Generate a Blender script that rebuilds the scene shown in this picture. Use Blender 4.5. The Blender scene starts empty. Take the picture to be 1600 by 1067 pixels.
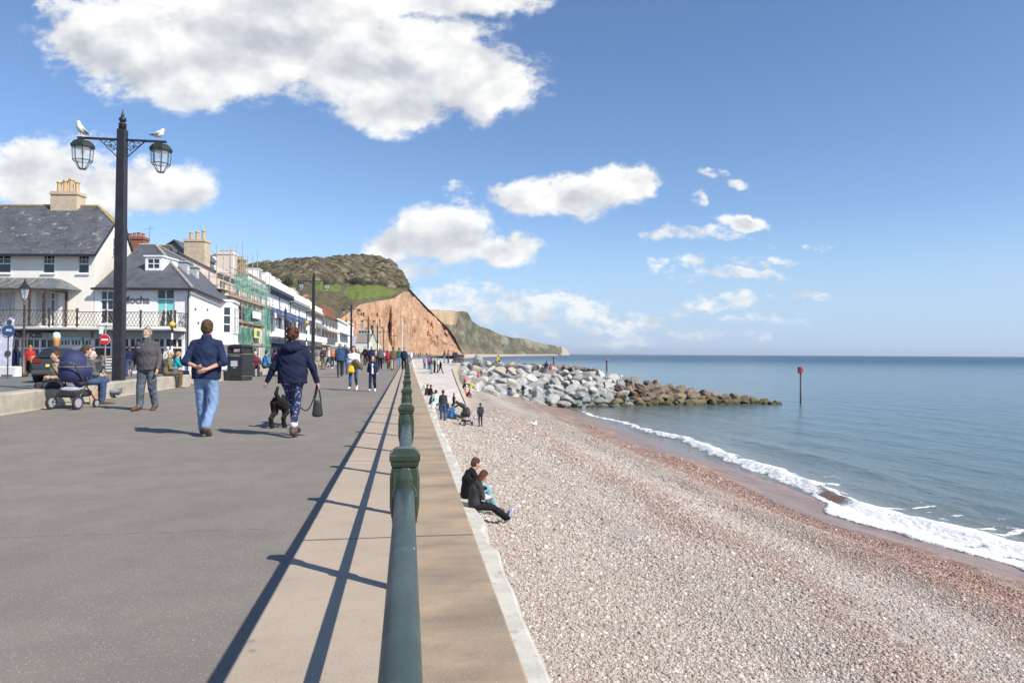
import bpy, math, random
import numpy as np
from mathutils import Vector, Matrix, noise as mnoise
R = math.radians
random.seed(7); rng = np.random.default_rng(7)
SC = bpy.context.scene
COL = SC.collection

# ------------------------------------------------------------------ camera
CAM_Z = 1.30
F = 1067.0                                   # focal length in pixels of the 1600 px wide photograph
YAW, PITCH, ROLL = R(8.69), R(1.045), R(-0.30)
fw = Vector((math.sin(YAW)*math.cos(PITCH), math.cos(YAW)*math.cos(PITCH), math.sin(PITCH)))
rt0 = fw.cross(Vector((0, 0, 1))).normalized()
up0 = rt0.cross(fw).normalized()
rt = rt0*math.cos(ROLL) + up0*math.sin(ROLL)
up = up0*math.cos(ROLL) - rt0*math.sin(ROLL)
rt, up = rt0*math.cos(-ROLL) + up0*math.sin(-ROLL), up0*math.cos(-ROLL) - rt0*math.sin(-ROLL)
cam = bpy.data.cameras.new('camera'); camo = bpy.data.objects.new('camera', cam); COL.objects.link(camo)
m = Matrix((rt, up, -fw)).transposed().to_4x4(); m.translation = (0, 0, CAM_Z)
camo.matrix_world = m
cam.sensor_width = 36; cam.lens = F/1600*36; cam.clip_start = 0.05; cam.clip_end = 90000
SC.camera = camo
SC.render.resolution_x = 1024; SC.render.resolution_y = 682

def ray(u, v):
    d = fw + rt*((u-800)/F) + up*((533.5-v)/F)
    return d
def at(u, v, d):                              # point seen at pixel (u,v), at depth d metres
    return Vector((0, 0, CAM_Z)) + ray(u, v)*d
def gp(u, v, z=0.0):                          # point of the level z seen at pixel (u,v)
    r = ray(u, v); return Vector((0, 0, CAM_Z)) + r*((z-CAM_Z)/r.z)

# ------------------------------------------------------------------ light
SUNV = Vector((0.82, -0.745, 1.0)).normalized()
s_el = math.asin(SUNV.z); s_az = math.atan2(SUNV.x, SUNV.y)
sl = bpy.data.lights.new('sun', 'SUN'); sl.energy = 5.0; sl.angle = R(0.53); sl.color = (1.0, 0.935, 0.83)
so = bpy.data.objects.new('sun', sl); COL.objects.link(so)
so.rotation_euler = (-SUNV).to_track_quat('-Z', 'Y').to_euler()
SC.view_settings.view_transform = 'Standard'; SC.view_settings.look = 'None'
SC.view_settings.gamma = 1; SC.view_settings.exposure = 0.36
SC.render.engine = 'CYCLES'

W = bpy.data.worlds.new("World"); SC.world = W; W.use_nodes = True
nt = W.node_tree; nt.nodes.clear()
class NB:
    def __init__(s, nt): s.nt = nt
    def n(s, t, **k):
        x = s.nt.nodes.new(t)
        for a, b in k.items(): setattr(x, a, b)
        return x
    def put(s, sock, v):
        if hasattr(v, 'is_output'): s.nt.links.new(v, sock)
        else: sock.default_value = v
    def m(s, op, a, b=None, c=None, clamp=False):
        x = s.n('ShaderNodeMath', operation=op); x.use_clamp = clamp
        s.put(x.inputs[0], a)
        if b is not None: s.put(x.inputs[1], b)
        if c is not None: s.put(x.inputs[2], c)
        return x.outputs[0]
    def vm(s, op, a, b=None, c=None):
        x = s.n('ShaderNodeVectorMath', operation=op)
        s.put(x.inputs[0], a)
        if b is not None:
            s.put(x.inputs['Scale'] if op == 'SCALE' else x.inputs[1], b)
        if c is not None: s.put(x.inputs[2], c)
        return x.outputs['Value'] if op in ('LENGTH', 'DOT_PRODUCT', 'DISTANCE') else x.outputs[0]
    def mix(s, f, a, b, mode='MIX'):
        x = s.n('ShaderNodeMix', data_type='RGBA', blend_type=mode)
        s.put(x.inputs[0], f); s.put(x.inputs[6], a); s.put(x.inputs[7], b)
        return x.outputs[2]
    def noise(s, vec, scale, detail=4, rough=.55, dist=0, out=0):
        x = s.n('ShaderNodeTexNoise'); x.inputs['Scale'].default_value = scale
        x.inputs['Detail'].default_value = detail; x.inputs['Roughness'].default_value = rough
        x.inputs['Distortion'].default_value = dist
        if vec is not None: s.put(x.inputs['Vector'], vec)
        return x.outputs[out]
    def ramp(s, f, stops, interp='LINEAR'):
        x = s.n('ShaderNodeValToRGB'); x.color_ramp.interpolation = interp
        e = x.color_ramp.elements
        while len(e) < len(stops): e.new(0.5)
        for i, (p, c) in enumerate(stops):
            e[i].position = p; e[i].color = (c, c, c, 1) if not hasattr(c, '__len__') else (*c[:3], 1)
        s.put(x.inputs[0], f); return x.outputs[0]
    def sm(s, v, lo, hi, a=0.0, b=1.0):
        x = s.n('ShaderNodeMapRange', interpolation_type='SMOOTHSTEP')
        s.put(x.inputs[0], v); x.inputs[1].default_value = lo; x.inputs[2].default_value = hi
        x.inputs[3].default_value = a; x.inputs[4].default_value = b
        return x.outputs[0]
    def sep(s, v):
        x = s.n('ShaderNodeSeparateXYZ'); s.put(x.inputs[0], v); return x.outputs
    def com(s, x_, y_, z_):
        x = s.n('ShaderNodeCombineXYZ')
        for i, q in enumerate((x_, y_, z_)): s.put(x.inputs[i], q)
        return x.outputs[0]

def build_world():
    b = NB(nt)
    out = b.n('ShaderNodeOutputWorld'); bg = b.n('ShaderNodeBackground')
    sky = b.n('ShaderNodeTexSky', sky_type='NISHITA'); sky.sun_disc = False
    sky.sun_elevation = s_el; sky.sun_rotation = s_az
    sky.altitude = 0; sky.air_density = 1.0; sky.dust_density = 0.0; sky.ozone_density = 2.6
    tc = b.n('ShaderNodeTexCoord').outputs['Generated']
    # clouds are laid out by compass direction and height above the horizon
    f = b.vm('DOT_PRODUCT', tc, (math.sin(YAW), math.cos(YAW), 0))
    r = b.vm('DOT_PRODUCT', tc, (math.cos(YAW), -math.sin(YAW), 0))
    z = b.sep(tc)[2]
    fs = b.m('MAXIMUM', f, 0.05)
    a = b.m('DIVIDE', r, fs); e = b.m('DIVIDE', z, fs)
    P = b.com(a, e, 0.0)
    w1 = b.noise(P, 5.0, 3, .5, out=1)
    wv = b.vm('MULTIPLY', b.vm('SUBTRACT', w1, (.5, .5, .5)), (.10, .06, 0))
    w2 = b.noise(P, 22.0, 4, .55, out=1)
    wv2 = b.vm('MULTIPLY', b.vm('SUBTRACT', w2, (.5, .5, .5)), (.028, .022, 0))
    w3 = b.noise(P, 60.0, 4, .6, out=1)
    wv3 = b.vm('MULTIPLY', b.vm('SUBTRACT', w3, (.5, .5, .5)), (.022, .012, 0))
    Pw = b.vm('ADD', b.vm('ADD', b.vm('ADD', P, wv), wv2), wv3)
    nf = b.noise(b.vm('MULTIPLY', P, (1, 1.6, 1)), 34.0, 8, .62)
    # (u, v, ru, rv, weight)
    E = [(165,55,150,75,1),(300,105,180,78,1),(420,40,260,120,1),(610,95,200,100,1),(600,165,110,56,1),(740,125,120,72,1),
         (690,-10,190,46,1),(400,-60,400,90,1),(130,20,90,50,.8),
         (60,270,130,66,1),(190,300,140,52,.9),(265,305,80,36,.85),(120,245,70,34,.8),
         (690,372,100,50,1),(785,390,78,26,.95),(625,388,50,34,.9),(640,424,55,20,.8),
         (820,312,78,34,1),(900,305,90,44,1),(970,285,66,36,1),(715,303,16,28,.6),
         (1085,366,70,13,.8),(1160,346,50,16,.85),(1108,270,34,9,.6),(1145,287,24,9,.6),(1085,312,15,15,.75),
         (1150,428,80,11,.7),(1078,410,16,12,.5),(1038,410,22,8,.5),(1165,408,60,8,.5),
         (730,470,80,34,.7),(840,480,120,28,.8),(960,500,110,24,.6),(1130,470,60,14,.6),(1260,456,34,7,.5),(1200,384,12,6,.5),
         (1280,383,22,5,.45),(900,525,230,22,.35),(1180,500,60,7,.35)]
    D = None; H = None; DS = None
    for (u, v, ru, rv, wt) in E:
        c = ((u-800)/F, (553-v)/F, 0)
        g_ = 1.12 if wt < .85 else 1.0
        q = b.vm('MULTIPLY', b.vm('SUBTRACT', Pw, c), (F/ru/g_, F/rv/g_, 0))
        L = b.vm('LENGTH', q)
        k = b.m('MULTIPLY_ADD', L, -1.0*wt, wt)         # wt*(1-L)
        if wt < .85: k = b.m('MINIMUM', k, 0.42*wt)
        if wt < .85: DS = k if DS is None else b.m('SMOOTH_MAX', DS, k, 0.10)
        else: D = k if D is None else b.m('SMOOTH_MAX', D, k, 0.12)
        h = b.m('MULTIPLY', b.sep(q)[1], b.sm(k, -.25, .35))
        H = h if H is None else b.m('ADD', H, h)
    def fb(v): return b.noise(b.vm('MULTIPLY', v, (1, 1.35, 1)), 9.5, 12, .60)
    def fl(v): return b.noise(b.vm('MULTIPLY', v, (1, 1.35, 1)), 9.5, 4, .50)
    n1 = fb(P)
    s1 = fl(P); s2 = fl(b.vm('ADD', P, (0.012, 0.030, 0)))
    n3 = b.noise(b.vm('ADD', P, (3.1, 1.7, 0)), 3.4, 4, .5)
    dd = b.m('ADD', b.m('MULTIPLY', D, 1.15), b.m('MULTIPLY', b.m('SUBTRACT', n1, 0.5), 1.55))
    dd = b.m('ADD', dd, b.m('MULTIPLY', b.m('SUBTRACT', nf, 0.5), 0.75))
    alpha = b.sm(dd, -0.02, 0.40)
    ds_ = b.m('ADD', b.m('ADD', DS, b.m('MULTIPLY', b.m('SUBTRACT', n1, 0.5), 0.9)), b.m('MULTIPLY', b.m('SUBTRACT', nf, 0.5), 1.7))
    thin = b.m('MULTIPLY', b.m('MULTIPLY', b.sm(ds_, -0.02, 0.50), 0.88), b.sm(DS, -.30, .05))
    alpha = b.m('MULTIPLY', alpha, b.sm(f, 0.05, 0.2))
    alpha = b.m('MULTIPLY', alpha, b.sm(D, -.35, .36, .35, 1.0))
    alpha = b.m('MAXIMUM', alpha, b.m('MULTIPLY', thin, b.sm(f, 0.05, 0.2)))
    rel = b.m('MULTIPLY', b.m('SUBTRACT', s1, s2), 1.5)
    core = b.sm(dd, 0.30, 1.0)
    lit = b.m('ADD', b.m('ADD', rel, 0.90), b.m('MULTIPLY', core, b.m('MULTIPLY_ADD', n3, -0.85, 0.27)))
    lit = b.m('ADD', lit, b.m('MULTIPLY', b.m('MINIMUM', b.m('MAXIMUM', H, -1.0), 1.0), 0.13))
    lit = b.m('ADD', lit, b.m('MULTIPLY', b.m('SUBTRACT', n1, .5), .50))
    lit = b.m('MINIMUM', b.m('MAXIMUM', lit, 0.42), 1.0)
    ccol = b.ramp(lit, [(0.40, (.42, .45, .50)), (0.66, (.57, .59, .62)), (0.85, (.70, .71, .72)), (1.0, (.81, .81, .80))])
    # sky colour graded by height
    sk = b.vm('MULTIPLY', sky.outputs[0], (.106*0.92, .106*1.01, .106*1.15))
    hz = b.sm(z, 0.0, 0.20, 1.0, 0.0)                 # the pale band of sea air low down
    col = b.mix(b.m('MULTIPLY', hz, 0.85), sk, (.36, .49, .69, 1))
    col = b.mix(alpha, col, ccol)
    nt.links.new(col, bg.inputs[0]); bg.inputs[1].default_value = 1.0
    nt.links.new(bg.outputs[0], out.inputs[0])
    W.cycles.sampling_method = 'MANUAL'; W.cycles.sample_map_resolution = 512
build_world()

# ------------------------------------------------------------------ helpers
def tag(o, label=None, cat=None, group=None, kind=None):
    if label: o['label'] = label
    if cat: o['category'] = cat
    if group: o['group'] = group
    if kind: o['kind'] = kind
    return o
def empty(name, loc=(0, 0, 0), rz=0.0, label=None, cat=None, group=None):
    o = bpy.data.objects.new(name, None); COL.objects.link(o); o.empty_display_size = .3
    o.location = loc; o.rotation_euler = (0, 0, rz); tag(o, label, cat, group)
    return o
def mk(name, me, mats, parent=None, smooth=False):
    o = bpy.data.objects.new(name, me); COL.objects.link(o)
    if mats is not None:
        for mm in (mats if isinstance(mats, (list, tuple)) else [mats]):
            if len(me.materials) < (len(mats) if isinstance(mats, (list, tuple)) else 1): me.materials.append(mm)
    if parent: o.parent = parent
    if smooth: me.polygons.foreach_set('use_smooth', np.ones(len(me.polygons), bool))
    return o
def dup(o, parent=None):
    c = o.copy(); COL.objects.link(c); c.parent = parent
    for ch in list(o.children): dup(ch, c)
    return c
class MB:
    def __init__(s): s.v = []; s.f = []; s.mi = []; s.cur = 0
    def add(s, vs, fs):
        o = len(s.v); s.v += [tuple(p) for p in vs]
        for f in fs: s.f.append(tuple(o+i for i in f)); s.mi.append(s.cur)
        return s
    def box(s, x0, x1, y0, y1, z0, z1, bev=0.0):
        if bev > 0:
            b_ = bev
            vs = []; fs = []
            for (zz, i) in ((z0, b_), (z0+b_, 0), (z1-b_, 0), (z1, b_)):
                vs += [(x0+i+ (b_ if 0 else 0), y0+i, zz), (x1-i, y0+i, zz), (x1-i, y1-i, zz), (x0+i, y1-i, zz)]
            fs = [(3, 2, 1, 0), (12, 13, 14, 15)]
            for k in range(3):
                for j in range(4): fs.append((k*4+j, k*4+(j+1) % 4, k*4+4+(j+1) % 4, k*4+4+j))
            return s.add(vs, fs)
        return s.add([(x0,y0,z0),(x1,y0,z0),(x1,y1,z0),(x0,y1,z0),(x0,y0,z1),(x1,y0,z1),(x1,y1,z1),(x0,y1,z1)],
                     [(0,3,2,1),(4,5,6,7),(0,1,5,4),(1,2,6,5),(2,3,7,6),(3,0,4,7)])
    def tube(s, pts, rad, n=10, close=True, ell=None, upv=(0, 0, 1)):
        P = [Vector(p) for p in pts]; k = len(P)
        rad = rad if isinstance(rad, (list, tuple)) else [rad]*k
        vs = []
        for i in range(k):
            d = (P[min(i+1, k-1)]-P[max(i-1, 0)]).normalized()
            u_ = Vector(upv)
            if abs(d.dot(u_)) > .95: u_ = Vector((0, 1, 0)) if abs(d.y) < .9 else Vector((1, 0, 0))
            x = d.cross(u_).normalized(); y = x.cross(d).normalized()
            ra = rad[i]; ra, rb = (ra if isinstance(ra, (list, tuple)) else (ra, ra))
            for j in range(n):
                t = 2*math.pi*j/n
                vs.append(P[i]+x*(ra*math.cos(t))+y*(rb*math.sin(t)))
        fs = []
        for i in range(k-1):
            for j in range(n):
                a, b_ = i*n+j, i*n+(j+1) % n
                fs.append((a, b_, b_+n, a+n))
        if close:
            fs.append(tuple(range(n-1, -1, -1))); fs.append(tuple((k-1)*n+j for j in range(n)))
        return s.add(vs, [f[::-1] for f in fs])
    def lathe(s, prof, n=16, c=(0, 0, 0), rot=0, sq=None):
        vs = []; 
        for (r_, z_) in prof:
            for j in range(n):
                t = 2*math.pi*(j+rot)/n
                vs.append((c[0]+r_*math.cos(t), c[1]+r_*math.sin(t), c[2]+z_))
        k = len(prof); fs = []
        for i in range(k-1):
            for j in range(n): fs.append((i*n+j, i*n+(j+1) % n, (i+1)*n+(j+1) % n, (i+1)*n+j))
        fs.append(tuple(range(n-1, -1, -1))); fs.append(tuple((k-1)*n+j for j in range(n)))
        return s.add(vs, fs)
    def ico(s, c, r_, sub=1, jit=0.0, seed=0):
        vs, fs = ICO(sub); rr = random.Random(seed)
        r3 = r_ if isinstance(r_, (list, tuple)) else (r_, r_, r_)
        out = []
        for v in vs:
            k = 1+rr.uniform(-jit, jit); out.append((c[0]+v[0]*r3[0]*k, c[1]+v[1]*r3[1]*k, c[2]+v[2]*r3[2]*k))
        return s.add(out, fs)
    def poly_prism(s, pts, z0, z1):             # plan polygon extruded upwards
        n = len(pts)
        vs = [(p[0], p[1], z0) for p in pts]+[(p[0], p[1], z1) for p in pts]
        fs = [tuple(range(n-1, -1, -1)), tuple(range(n, 2*n))]+[(i, (i+1) % n, n+(i+1) % n, n+i) for i in range(n)]
        return s.add(vs, fs)
    def slab(s, pts, th):                       # planar polygon (3D points) given thickness along its normal, downwards
        P = [Vector(p) for p in pts]; nn = (P[1]-P[0]).cross(P[2]-P[0]).normalized()
        if nn.z < 0: P = P[::-1]; nn = -nn
        n = len(P); vs = [p for p in P]+[p-nn*th for p in P]
        fs = [tuple(range(n)), tuple(range(2*n-1, n-1, -1))]+[((i+1) % n, i, n+i, n+(i+1) % n) for i in range(n)]
        return s.add(vs, fs)
    def mesh(s, name):
        me = bpy.data.meshes.new(name); me.from_pydata(s.v, [], s.f)
        if any(s.mi): me.polygons.foreach_set('material_index', s.mi)
        me.update(); return me
    def build(s, name, mat, parent=None, smooth=False, loc=None):
        o = mk(name, s.mesh(name), mat, parent, smooth)
        if smooth == 'auto': 
            pass
        if loc is not None: o.location = loc
        return o
_ico = {}
def ICO(sub):
    if sub in _ico: return _ico[sub]
    import bmesh
    bm = bmesh.new(); bmesh.ops.create_icosphere(bm, subdivisions=sub, radius=1)
    bm.verts.ensure_lookup_table()
    r_ = ([tuple(v.co) for v in bm.verts], [tuple(v.index for v in f.verts) for f in bm.faces]); bm.free()
    _ico[sub] = r_; return r_
def grid_mesh(name, V, nx, ny, fl=None):        # V: (ny*nx,3) array, row-major
    me = bpy.data.meshes.new(name)
    i = np.arange(ny-1)[:, None]*nx+np.arange(nx-1)[None, :]
    F_ = np.stack([i, i+1, i+nx+1, i+nx], -1).reshape(-1, 4)
    if fl is not None: F_ = F_[fl.reshape(-1)]
    me.vertices.add(len(V)); me.vertices.foreach_set('co', np.asarray(V, np.float32).ravel())
    me.loops.add(F_.size); me.polygons.add(len(F_))
    me.loops.foreach_set('vertex_index', F_.ravel().astype(np.int32))
    me.polygons.foreach_set('loop_start', np.arange(0, F_.size, 4, dtype=np.int32))
    me.polygons.foreach_set('loop_total', np.full(len(F_), 4, np.int32))
    me.polygons.foreach_set('use_smooth', np.ones(len(F_), bool))
    me.update(calc_edges=True); me.validate(); return me
def tri_mesh(name, V, T, smooth=False):
    me = bpy.data.meshes.new(name); V = np.asarray(V, np.float32); T = np.asarray(T, np.int32); k = T.shape[1]
    me.vertices.add(len(V)); me.vertices.foreach_set('co', V.ravel())
    me.loops.add(T.size); me.polygons.add(len(T))
    me.loops.foreach_set('vertex_index', T.ravel())
    me.polygons.foreach_set('loop_start', np.arange(0, T.size, k, dtype=np.int32))
    me.polygons.foreach_set('loop_total', np.full(len(T), k, np.int32))
    me.polygons.foreach_set('use_smooth', np.full(len(T), smooth))
    me.update(calc_edges=True); return me
def vattr(me, name, arr):
    a = me.attributes.new(name, 'FLOAT', 'POINT'); a.data.foreach_set('value', np.asarray(arr, np.float32).ravel())
# numpy value noise
_perm = rng.random((256, 256))
def vnoise(x, y):
    xi = np.floor(x).astype(int); yi = np.floor(y).astype(int); fx = x-xi; fy = y-yi
    fx = fx*fx*(3-2*fx); fy = fy*fy*(3-2*fy)
    g = lambda a, c: _perm[a & 255, c & 255]
    return (g(xi, yi)*(1-fx)+g(xi+1, yi)*fx)*(1-fy)+(g(xi, yi+1)*(1-fx)+g(xi+1, yi+1)*fx)*fy
def fbm(x, y, o=4, g=.5):
    s = 0; a = 1; t = 0
    for k in range(o):
        s = s+a*vnoise(x*2**k+17.3*k, y*2**k+9.1*k); t += a; a *= g
    return s/t

# ------------------------------------------------------------------ materials
_mats = {}
def pmat(name):
    mt = bpy.data.materials.new(name); mt.use_nodes = True; t = mt.node_tree
    b = NB(t); pr = t.nodes['Principled BSDF']; return mt, b, pr
def srgb(h):
    h = h.lstrip('#'); c = [int(h[i:i+2], 16)/255 for i in (0, 2, 4)]
    return tuple(x/12.92 if x <= .04045 else ((x+.055)/1.055)**2.4 for x in c)
def M(name, col=None, rough=.6, var=.12, scale=3.0, bump=0.0, bscale=30.0, metal=0.0, spec=.5, col2=None, stretch=None, thr=None, coat=0):
    """plain procedural material: colour broken up by noise, optional second colour and bump"""
    if name in _mats: return _mats[name]
    mt, b, pr = pmat(name)
    tc = b.n('ShaderNodeTexCoord').outputs['Object']
    if stretch: tc = b.vm('MULTIPLY', tc, stretch)
    n_ = b.noise(tc, scale, 5, .6)
    c1 = tuple(min(1, c*(1+var)) for c in col); c0 = tuple(c*(1-var) for c in col)
    fac = b.sm(n_, .32, .68)
    c_ = b.mix(fac, (*c0, 1), (*c1, 1))
    if col2:
        n2 = b.noise(b.vm('ADD', tc, (7, 3, 1)), scale*1.7, 6, .65)
        t0 = thr if thr else .55
        c_ = b.mix(b.sm(n2, t0, t0+.1), c_, (*col2, 1))
    b.put(pr.inputs['Base Color'], c_)
    pr.inputs['Roughness'].default_value = rough; pr.inputs['Metallic'].default_value = metal
    pr.inputs['Specular IOR Level'].default_value = spec
    if coat: pr.inputs['Coat Weight'].default_value = coat
    if bump:
        bp = b.n('ShaderNodeBump'); bp.inputs['Strength'].default_value = bump; bp.inputs['Distance'].default_value = .02
        b.put(bp.inputs['Height'], b.noise(tc, bscale, 5, .6)); b.put(pr.inputs['Normal'], bp.outputs[0])
    _mats[name] = mt; return mt
def cloth(name, col, rough=.9, var=.18):
    return M('cloth '+name, col, rough, var, 9, bump=.5, bscale=14, spec=.15)
SKIN = M('skin', (.52, .29, .205), .55, .08, 20, spec=.3)
BLACKM = M('black metal', (.022, .022, .025), .45, .2, 8, bump=.08, bscale=60)
GLASS_DARK = M('window glass', (.025, .03, .035), .08, .5, .6, spec=.8)
WHITE = M('white paint', (.80, .80, .79), .5, .04, 2)
# ================================================================== the promenade
def asphalt_mat():
    mt, b, pr = pmat('worn asphalt')
    tc = b.n('ShaderNodeTexCoord').outputs['Object']
    big = b.noise(tc, .35, 4, .6); mid = b.noise(tc, 2.2, 5, .6); fine = b.noise(tc, 260, 3, .6)
    c = b.mix(b.sm(big, .3, .7), (.245, .210, .172, 1), (.305, .262, .216, 1))
    c = b.mix(b.m('MULTIPLY', b.sm(mid, .40, .62), .45), c, (.195, .168, .14, 1))
    c = b.mix(b.sm(fine, .42, .62, 0, .65), b.mix(0.45, c, (.09, .088, .085, 1)), b.mix(.25, c, (.36, .345, .32, 1)))
    vo = b.n('ShaderNodeTexVoronoi'); vo.inputs['Scale'].default_value = 95; b.put(vo.inputs['Vector'], tc)
    chip = b.m('MULTIPLY', b.m('LESS_THAN', vo.outputs['Distance'], .30), b.m('GREATER_THAN', b.sep(vo.outputs['Color'])[0], .80))
    chd = b.m('MULTIPLY', b.m('LESS_THAN', vo.outputs['Distance'], .34), b.m('LESS_THAN', b.sep(vo.outputs['Color'])[0], .16))
    c = b.mix(b.m('MULTIPLY', chd, .5), c, (.11, .10, .09, 1))
    c = b.mix(b.m('MULTIPLY', chip, .62), c, (.48, .455, .42, 1))
    vo2 = b.n('ShaderNodeTexVoronoi'); vo2.inputs['Scale'].default_value = 2.0; b.put(vo2.inputs['Vector'], tc)
    spot = b.m('MULTIPLY', b.m('LESS_THAN', vo2.outputs['Distance'], .045), b.m('GREATER_THAN', b.sep(vo2.outputs['Color'])[1], .55))
    c = b.mix(b.m('MULTIPLY', spot, .6), c, (.52, .50, .47, 1))
    # joints between days' work: cracks running across the walk
    x, y, z = b.sep(tc)
    wob = b.noise(b.com(x, 0.0, 0.0), 1.4, 6, .7)
    wob2 = b.noise(b.com(x, y, 0.0), 6, 3, .6)
    for (Y0, wd, col, st) in ((2.79, .010, (.42, .39, .35, 1), .8), (2.80, .005, (.07, .065, .06, 1), .8), (5.28, .008, (.09, .085, .08, 1), .75), (8.6, .012, (.1, .1, .095, 1), .35), (13.2, .02, (.11, .105, .1, 1), .4)):
        d = b.m('ABSOLUTE', b.m('SUBTRACT', b.m('ADD', y, b.m('MULTIPLY', wob, .16)), Y0+.08))
        m_ = b.m('MULTIPLY', b.sm(d, wd*.4, wd*1.6, 1, 0), b.sm(wob2, .38, .55))
        c = b.mix(b.m('MULTIPLY', m_, st), c, col)
    b.put(pr.inputs['Base Color'], c); pr.inputs['Roughness'].default_value = .85; pr.inputs['Specular IOR Level'].default_value = .3
    bp = b.n('ShaderNodeBump'); bp.inputs['Strength'].default_value = .5; bp.inputs['Distance'].default_value = .004
    b.put(bp.inputs['Height'], b.m('ADD', fine, vo.outputs['Distance'])); b.put(pr.inputs['Normal'], bp.outputs[0])
    return mt
def concrete_mat(name, base, dark, warm, stain, joints=1.76):
    mt, b, pr = pmat(name)
    tc = b.n('ShaderNodeTexCoord').outputs['Object']
    x, y, z = b.sep(tc)
    n1 = b.noise(tc, 1.1, 5, .6); n2 = b.noise(tc, 7, 6, .65); fine = b.noise(tc, 170, 3, .6)
    c = b.mix(b.sm(n1, .3, .7), base, warm)
    c = b.mix(b.m('MULTIPLY', b.sm(n2, .45, .75), .30), c, dark)
    # water stains lying across the coping, each a little different
    ys = b.noise(b.com(b.m('MULTIPLY', x, .8), b.m('MULTIPLY', y, 2.3), 0.0), 1.0, 4, .55)
    ys2 = b.noise(b.com(b.m('MULTIPLY', x, 1.2), b.m('MULTIPLY', y, .8), 3.0), 1.0, 3, .5)
    c = b.mix(b.m('MULTIPLY', b.sm(ys, .40, .72), stain*.75), c, dark)
    c = b.mix(b.m('MULTIPLY', b.sm(ys2, .5, .7), stain*.8), c, warm)
    vg = b.n('ShaderNodeTexVoronoi'); vg.inputs['Scale'].default_value = 100; b.put(vg.inputs['Vector'], tc)
    gr = b.m('MULTIPLY', b.m('LESS_THAN', vg.outputs['Distance'], .28), b.m('GREATER_THAN', b.sep(vg.outputs['Color'])[0], .8))
    c = b.mix(b.sm(fine, .42, .66, 0, .5), c, b.mix(.5, c, (.55, .47, .38, 1))); c = b.mix(b.m('MULTIPLY', gr, .45), c, (.56, .49, .41, 1))
    gr2 = b.m('MULTIPLY', b.m('LESS_THAN', vg.outputs['Distance'], .3), b.m('LESS_THAN', b.sep(vg.outputs['Color'])[0], .13)); c = b.mix(b.m('MULTIPLY', gr2, .5), c, (.12, .09, .07, 1))
    jy = b.m('ABSOLUTE', b.m('SUBTRACT', b.m('FRACT', b.m('DIVIDE', b.m('ADD', y, .35), joints*2)), .5))
    jm = b.sm(jy, .002, .006, .85, 0)
    c = b.mix(jm, c, (.09, .075, .06, 1))
    for (su, sv) in ((393, 1001), (394, 1016)):
        sp_ = gp(su, sv); dv = b.vm('LENGTH', b.vm('SUBTRACT', b.vm('ADD', tc, b.vm('SCALE', b.noise(tc, 30, 3, .6, out=1), .01)), (sp_.x+.005, sp_.y+.005, .005)))
        c = b.mix(b.sm(dv, .014, .022, .35, 0), c, (.12, .10, .09, 1))
    b.put(pr.inputs['Base Color'], c); pr.inputs['Roughness'].default_value = .88; pr.inputs['Specular IOR Level'].default_value = .25
    bp = b.n('ShaderNodeBump'); bp.inputs['Strength'].default_value = .45; bp.inputs['Distance'].default_value = .004
    b.put(bp.inputs['Height'], b.m('ADD', fine, b.m('MULTIPLY', n2, 1.2))); b.put(pr.inputs['Normal'], bp.outputs[0])
    return mt
ASPH = asphalt_mat()
PAVE = concrete_mat('pinkish concrete', (.385, .315, .245, 1), (.26, .21, .165, 1), (.42, .34, .26, 1), .28)
COPE = concrete_mat('stained concrete', (.31, .245, .18, 1), (.135, .108, .082, 1), (.40, .295, .19, 1), .85)
PALEC = M('pale concrete', (.47, .455, .41), .85, .12, 2.2, bump=.5, bscale=25, col2=(.34, .32, .27), thr=.56)

LX = -8.05                                         # seaward face of the low wall on the land side
def wallx(y): return float(np.interp(y, [-4, 0, 21, 30, 45, 62, 100], [-7.6, -7.7, -8.3, -8.45, -8.4, -8.1, -7.9]))
mb = MB(); ys = [-4, 0, 10, 21, 30, 45, 62, 100, 250, 460]
vs = []; 
for y in ys: vs += [(-0.71, y, 0), (wallx(y)-.02, y, 0)]
mb.add(vs, [(2*i, 2*i+2, 2*i+3, 2*i+1) for i in range(len(ys)-1)])
tag(mb.build('promenade', ASPH), kind='structure')
mb = MB(); mb.box(-.71, -.06, -4, 470, -.3, -.0)
tag(mb.build('pavement', PAVE), kind='structure')
# the sea wall: coping under the railing, wall face and the pale step at its foot
sw = empty('sea_wall', (0, 0, 0), 0, 'long concrete sea wall under the green railing with a pale step at its foot', 'sea wall')
mb = MB(); mb.box(-.06, .488, -4, 170, -.32, 0.0, .012); mb.build('coping', COPE, sw)
mb = MB(); mb.box(-.06, .42, -4, 170, -3.6, -.321); mb.build('wall_face', PALEC, sw)
vs = []; ny = 240
for i in range(ny):
    y = -4+i*.32
    xo = 1.50+(.008 if y < 9 else .09)*(fbm(np.array(y*.6), np.array(3.0))-.5)*2+(0 if y < 9 else (.05 if (int(y/1.3) % 3) else -.06))
    if y > 36: xo += .25*min(1, (y-36)/10)
    vs += [(.42, y, -3.6), (.42, y, -2.0), (xo-.06, y, -2.03), (xo, y, -2.09), (xo+.1, y, -2.6), (xo+.2, y, -3.6)]
fs = []
for i in range(ny-1):
    for k in range(5): a = i*6+k; fs.append((a, a+1, a+7, a+6))
mb = MB(); mb.add(vs, [f[::-1] for f in fs]); mb.build('step', PALEC, sw)

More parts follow.
